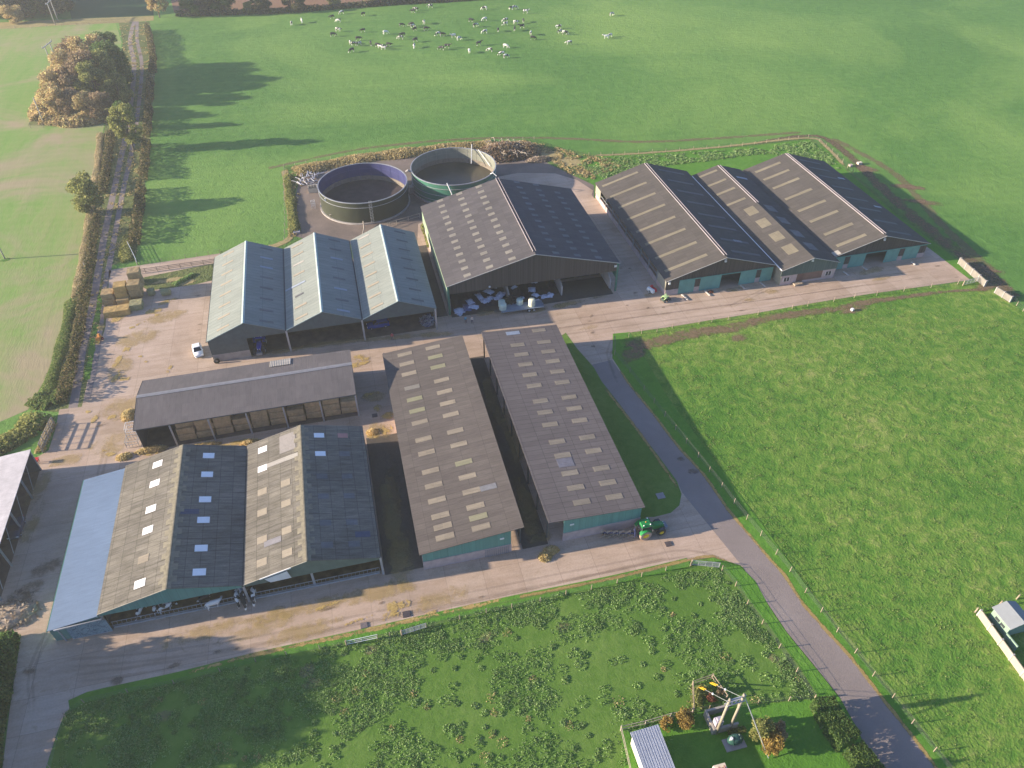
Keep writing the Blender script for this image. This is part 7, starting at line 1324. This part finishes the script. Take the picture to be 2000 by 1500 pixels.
# small machines
x, y = at(1273, 570); T = thing('sprayer', 'small red and white machine at the left corner of the cow house', 'machine', (x, y, .04), R(115)); mb = MB(); mb.cbox(0, .45, .3, 1.9, .6, .7, 0, 0, .85); mb.build('tank', flat('white plastic', (.78, .78, .76), .4), T, False); mb = MB(); mb.cbox(0, -.35, .25, 1.7, .6, .6, 0, 0, .8); mb.cbox(.5, -.35, .85, .4, .5, .3); mb.build('body', flat('red paint', (.55, .03, .03), .4), T)
for yy in (-.75, .85): wheel(T, 0, yy, .3, .18, M_WHITE)
x, y = at(1298, 588); T = thing('skid_machine', 'small lime green topped yard machine in front of the cow house corner', 'machine', (x, y, .04), R(20)); mb = MB(); mb.cbox(0, 0, .3, 1.5, .9, .5); mb.build('body', flat('dark machine body', (.05, .07, .06), .6), T)
mb = MB(); mb.bar((-.7, -.45, .8), (.6, -.35, 1.3), .18, .12); mb.bar((-.7, .45, .8), (.6, .35, 1.3), .18, .12); mb.cbox(-.1, 0, 1.2, .8, .8, .08); mb.build('lift_arm', flat('lime paint', (.45, .62, .28), .5), T); mb = MB(); mb.cbox(.95, 0, .1, .5, 1.2, .4); mb.build('bucket', M_DSTEEL, T)
for xx in (-.45, .45):
    for yy in (-.55, .55): wheel(T, xx, yy, .28, .2, M_STEEL)
x, y = at(195, 665); T = thing('grab_implement', 'orange and yellow farm implement beside the track below the bale stack', 'machine', (x, y, .06), R(70)); mb = MB(); mb.cbox(0, 0, .3, 1.4, .9, .5, 0, 0, .7); mb.cbox(.3, 0, .8, .5, .5, .5, 0, 0, .6); mb.build('body', flat('orange paint', (.62, .25, .05), .6), T)
mb = MB(); [mb.bar((-.7, -.5+.2*k, .3), (-1.3, -.5+.2*k, .1), .05) for k in range(6)]; mb.bar((-.7, -.5, .3), (-.7, .5, .3), .1); mb.build('tines', flat('yellow paint', (.7, .5, .12), .6), T)
for yy in (-.55, .55): wheel(T, .2, yy, .32, .16, flat('red rim', (.5, .06, .04)))
x, y = at(425, 708); T = thing('loose_tyre', 'black tyre leaning at the front left corner of the machinery shed', 'tyre', (x, y-.3, .04), R(0)); mb = MB(); mb.lathe([(.28, -.14), (.52, -.14), (.56, 0), (.52, .14), (.28, .14), (.28, -.14)], (0, 0, .56), 22, 'Y'); mb.build('tread', M_TYRE, T, True); mb = MB(); mb.lathe([(.28, .02), (.1, -.05), (0, -.05)], (0, 0, .56), 16, 'Y'); mb.build('hub', M_STEEL, T)
car('small dark car tucked under the pale shed roof at the left edge', (*at(35, 1036), .07), R(-90), flat('dark car paint', (.05, .06, .09), .25, var=.02), 3.9)
x, y = at(75, 905); T = thing('red_hopper', 'small red hopper at the back corner of the pale shed', 'hopper', (x, y, .04), 0); mb = MB(); mb.cbox(0, 0, .5, .5, .5, .5, 0, 0, 1.5); mb.build('bin', flat('red paint', (.55, .03, .03), .4), T); mb = MB(); [mb.bar((a*.2, b*.2, 0), (a*.25, b*.25, .55), .05) for a in (-1, 1) for b in (-1, 1)]; mb.build('leg', M_DSTEEL, T)
x, y = at(1640, 1500); 
# haze: thin autumn air over the whole farm
def haze(dens):
    mb = MB(); mb.box(-700, -60, -1, 900, 1100, 100); o = mb.build('haze', newmat('haze')[0]); m = o.data.materials[0]; nt = m.node_tree
    nt.nodes.remove(nt.nodes['Principled BSDF']); v = nt.nodes.new('ShaderNodeVolumePrincipled'); v.inputs['Color'].default_value = (.95, .96, 1, 1); v.inputs['Density'].default_value = dens; v.inputs['Anisotropy'].default_value = 0.3
    nt.links.new(v.outputs[0], nt.nodes['Material Output'].inputs['Volume']); tag(o, 'pale autumn haze in the air', None, None, 'stuff'); return o
haze(0.00028)
for o in bpy.data.objects:
    for k in ('base', 'wc'):
        if k in o: del o[k]
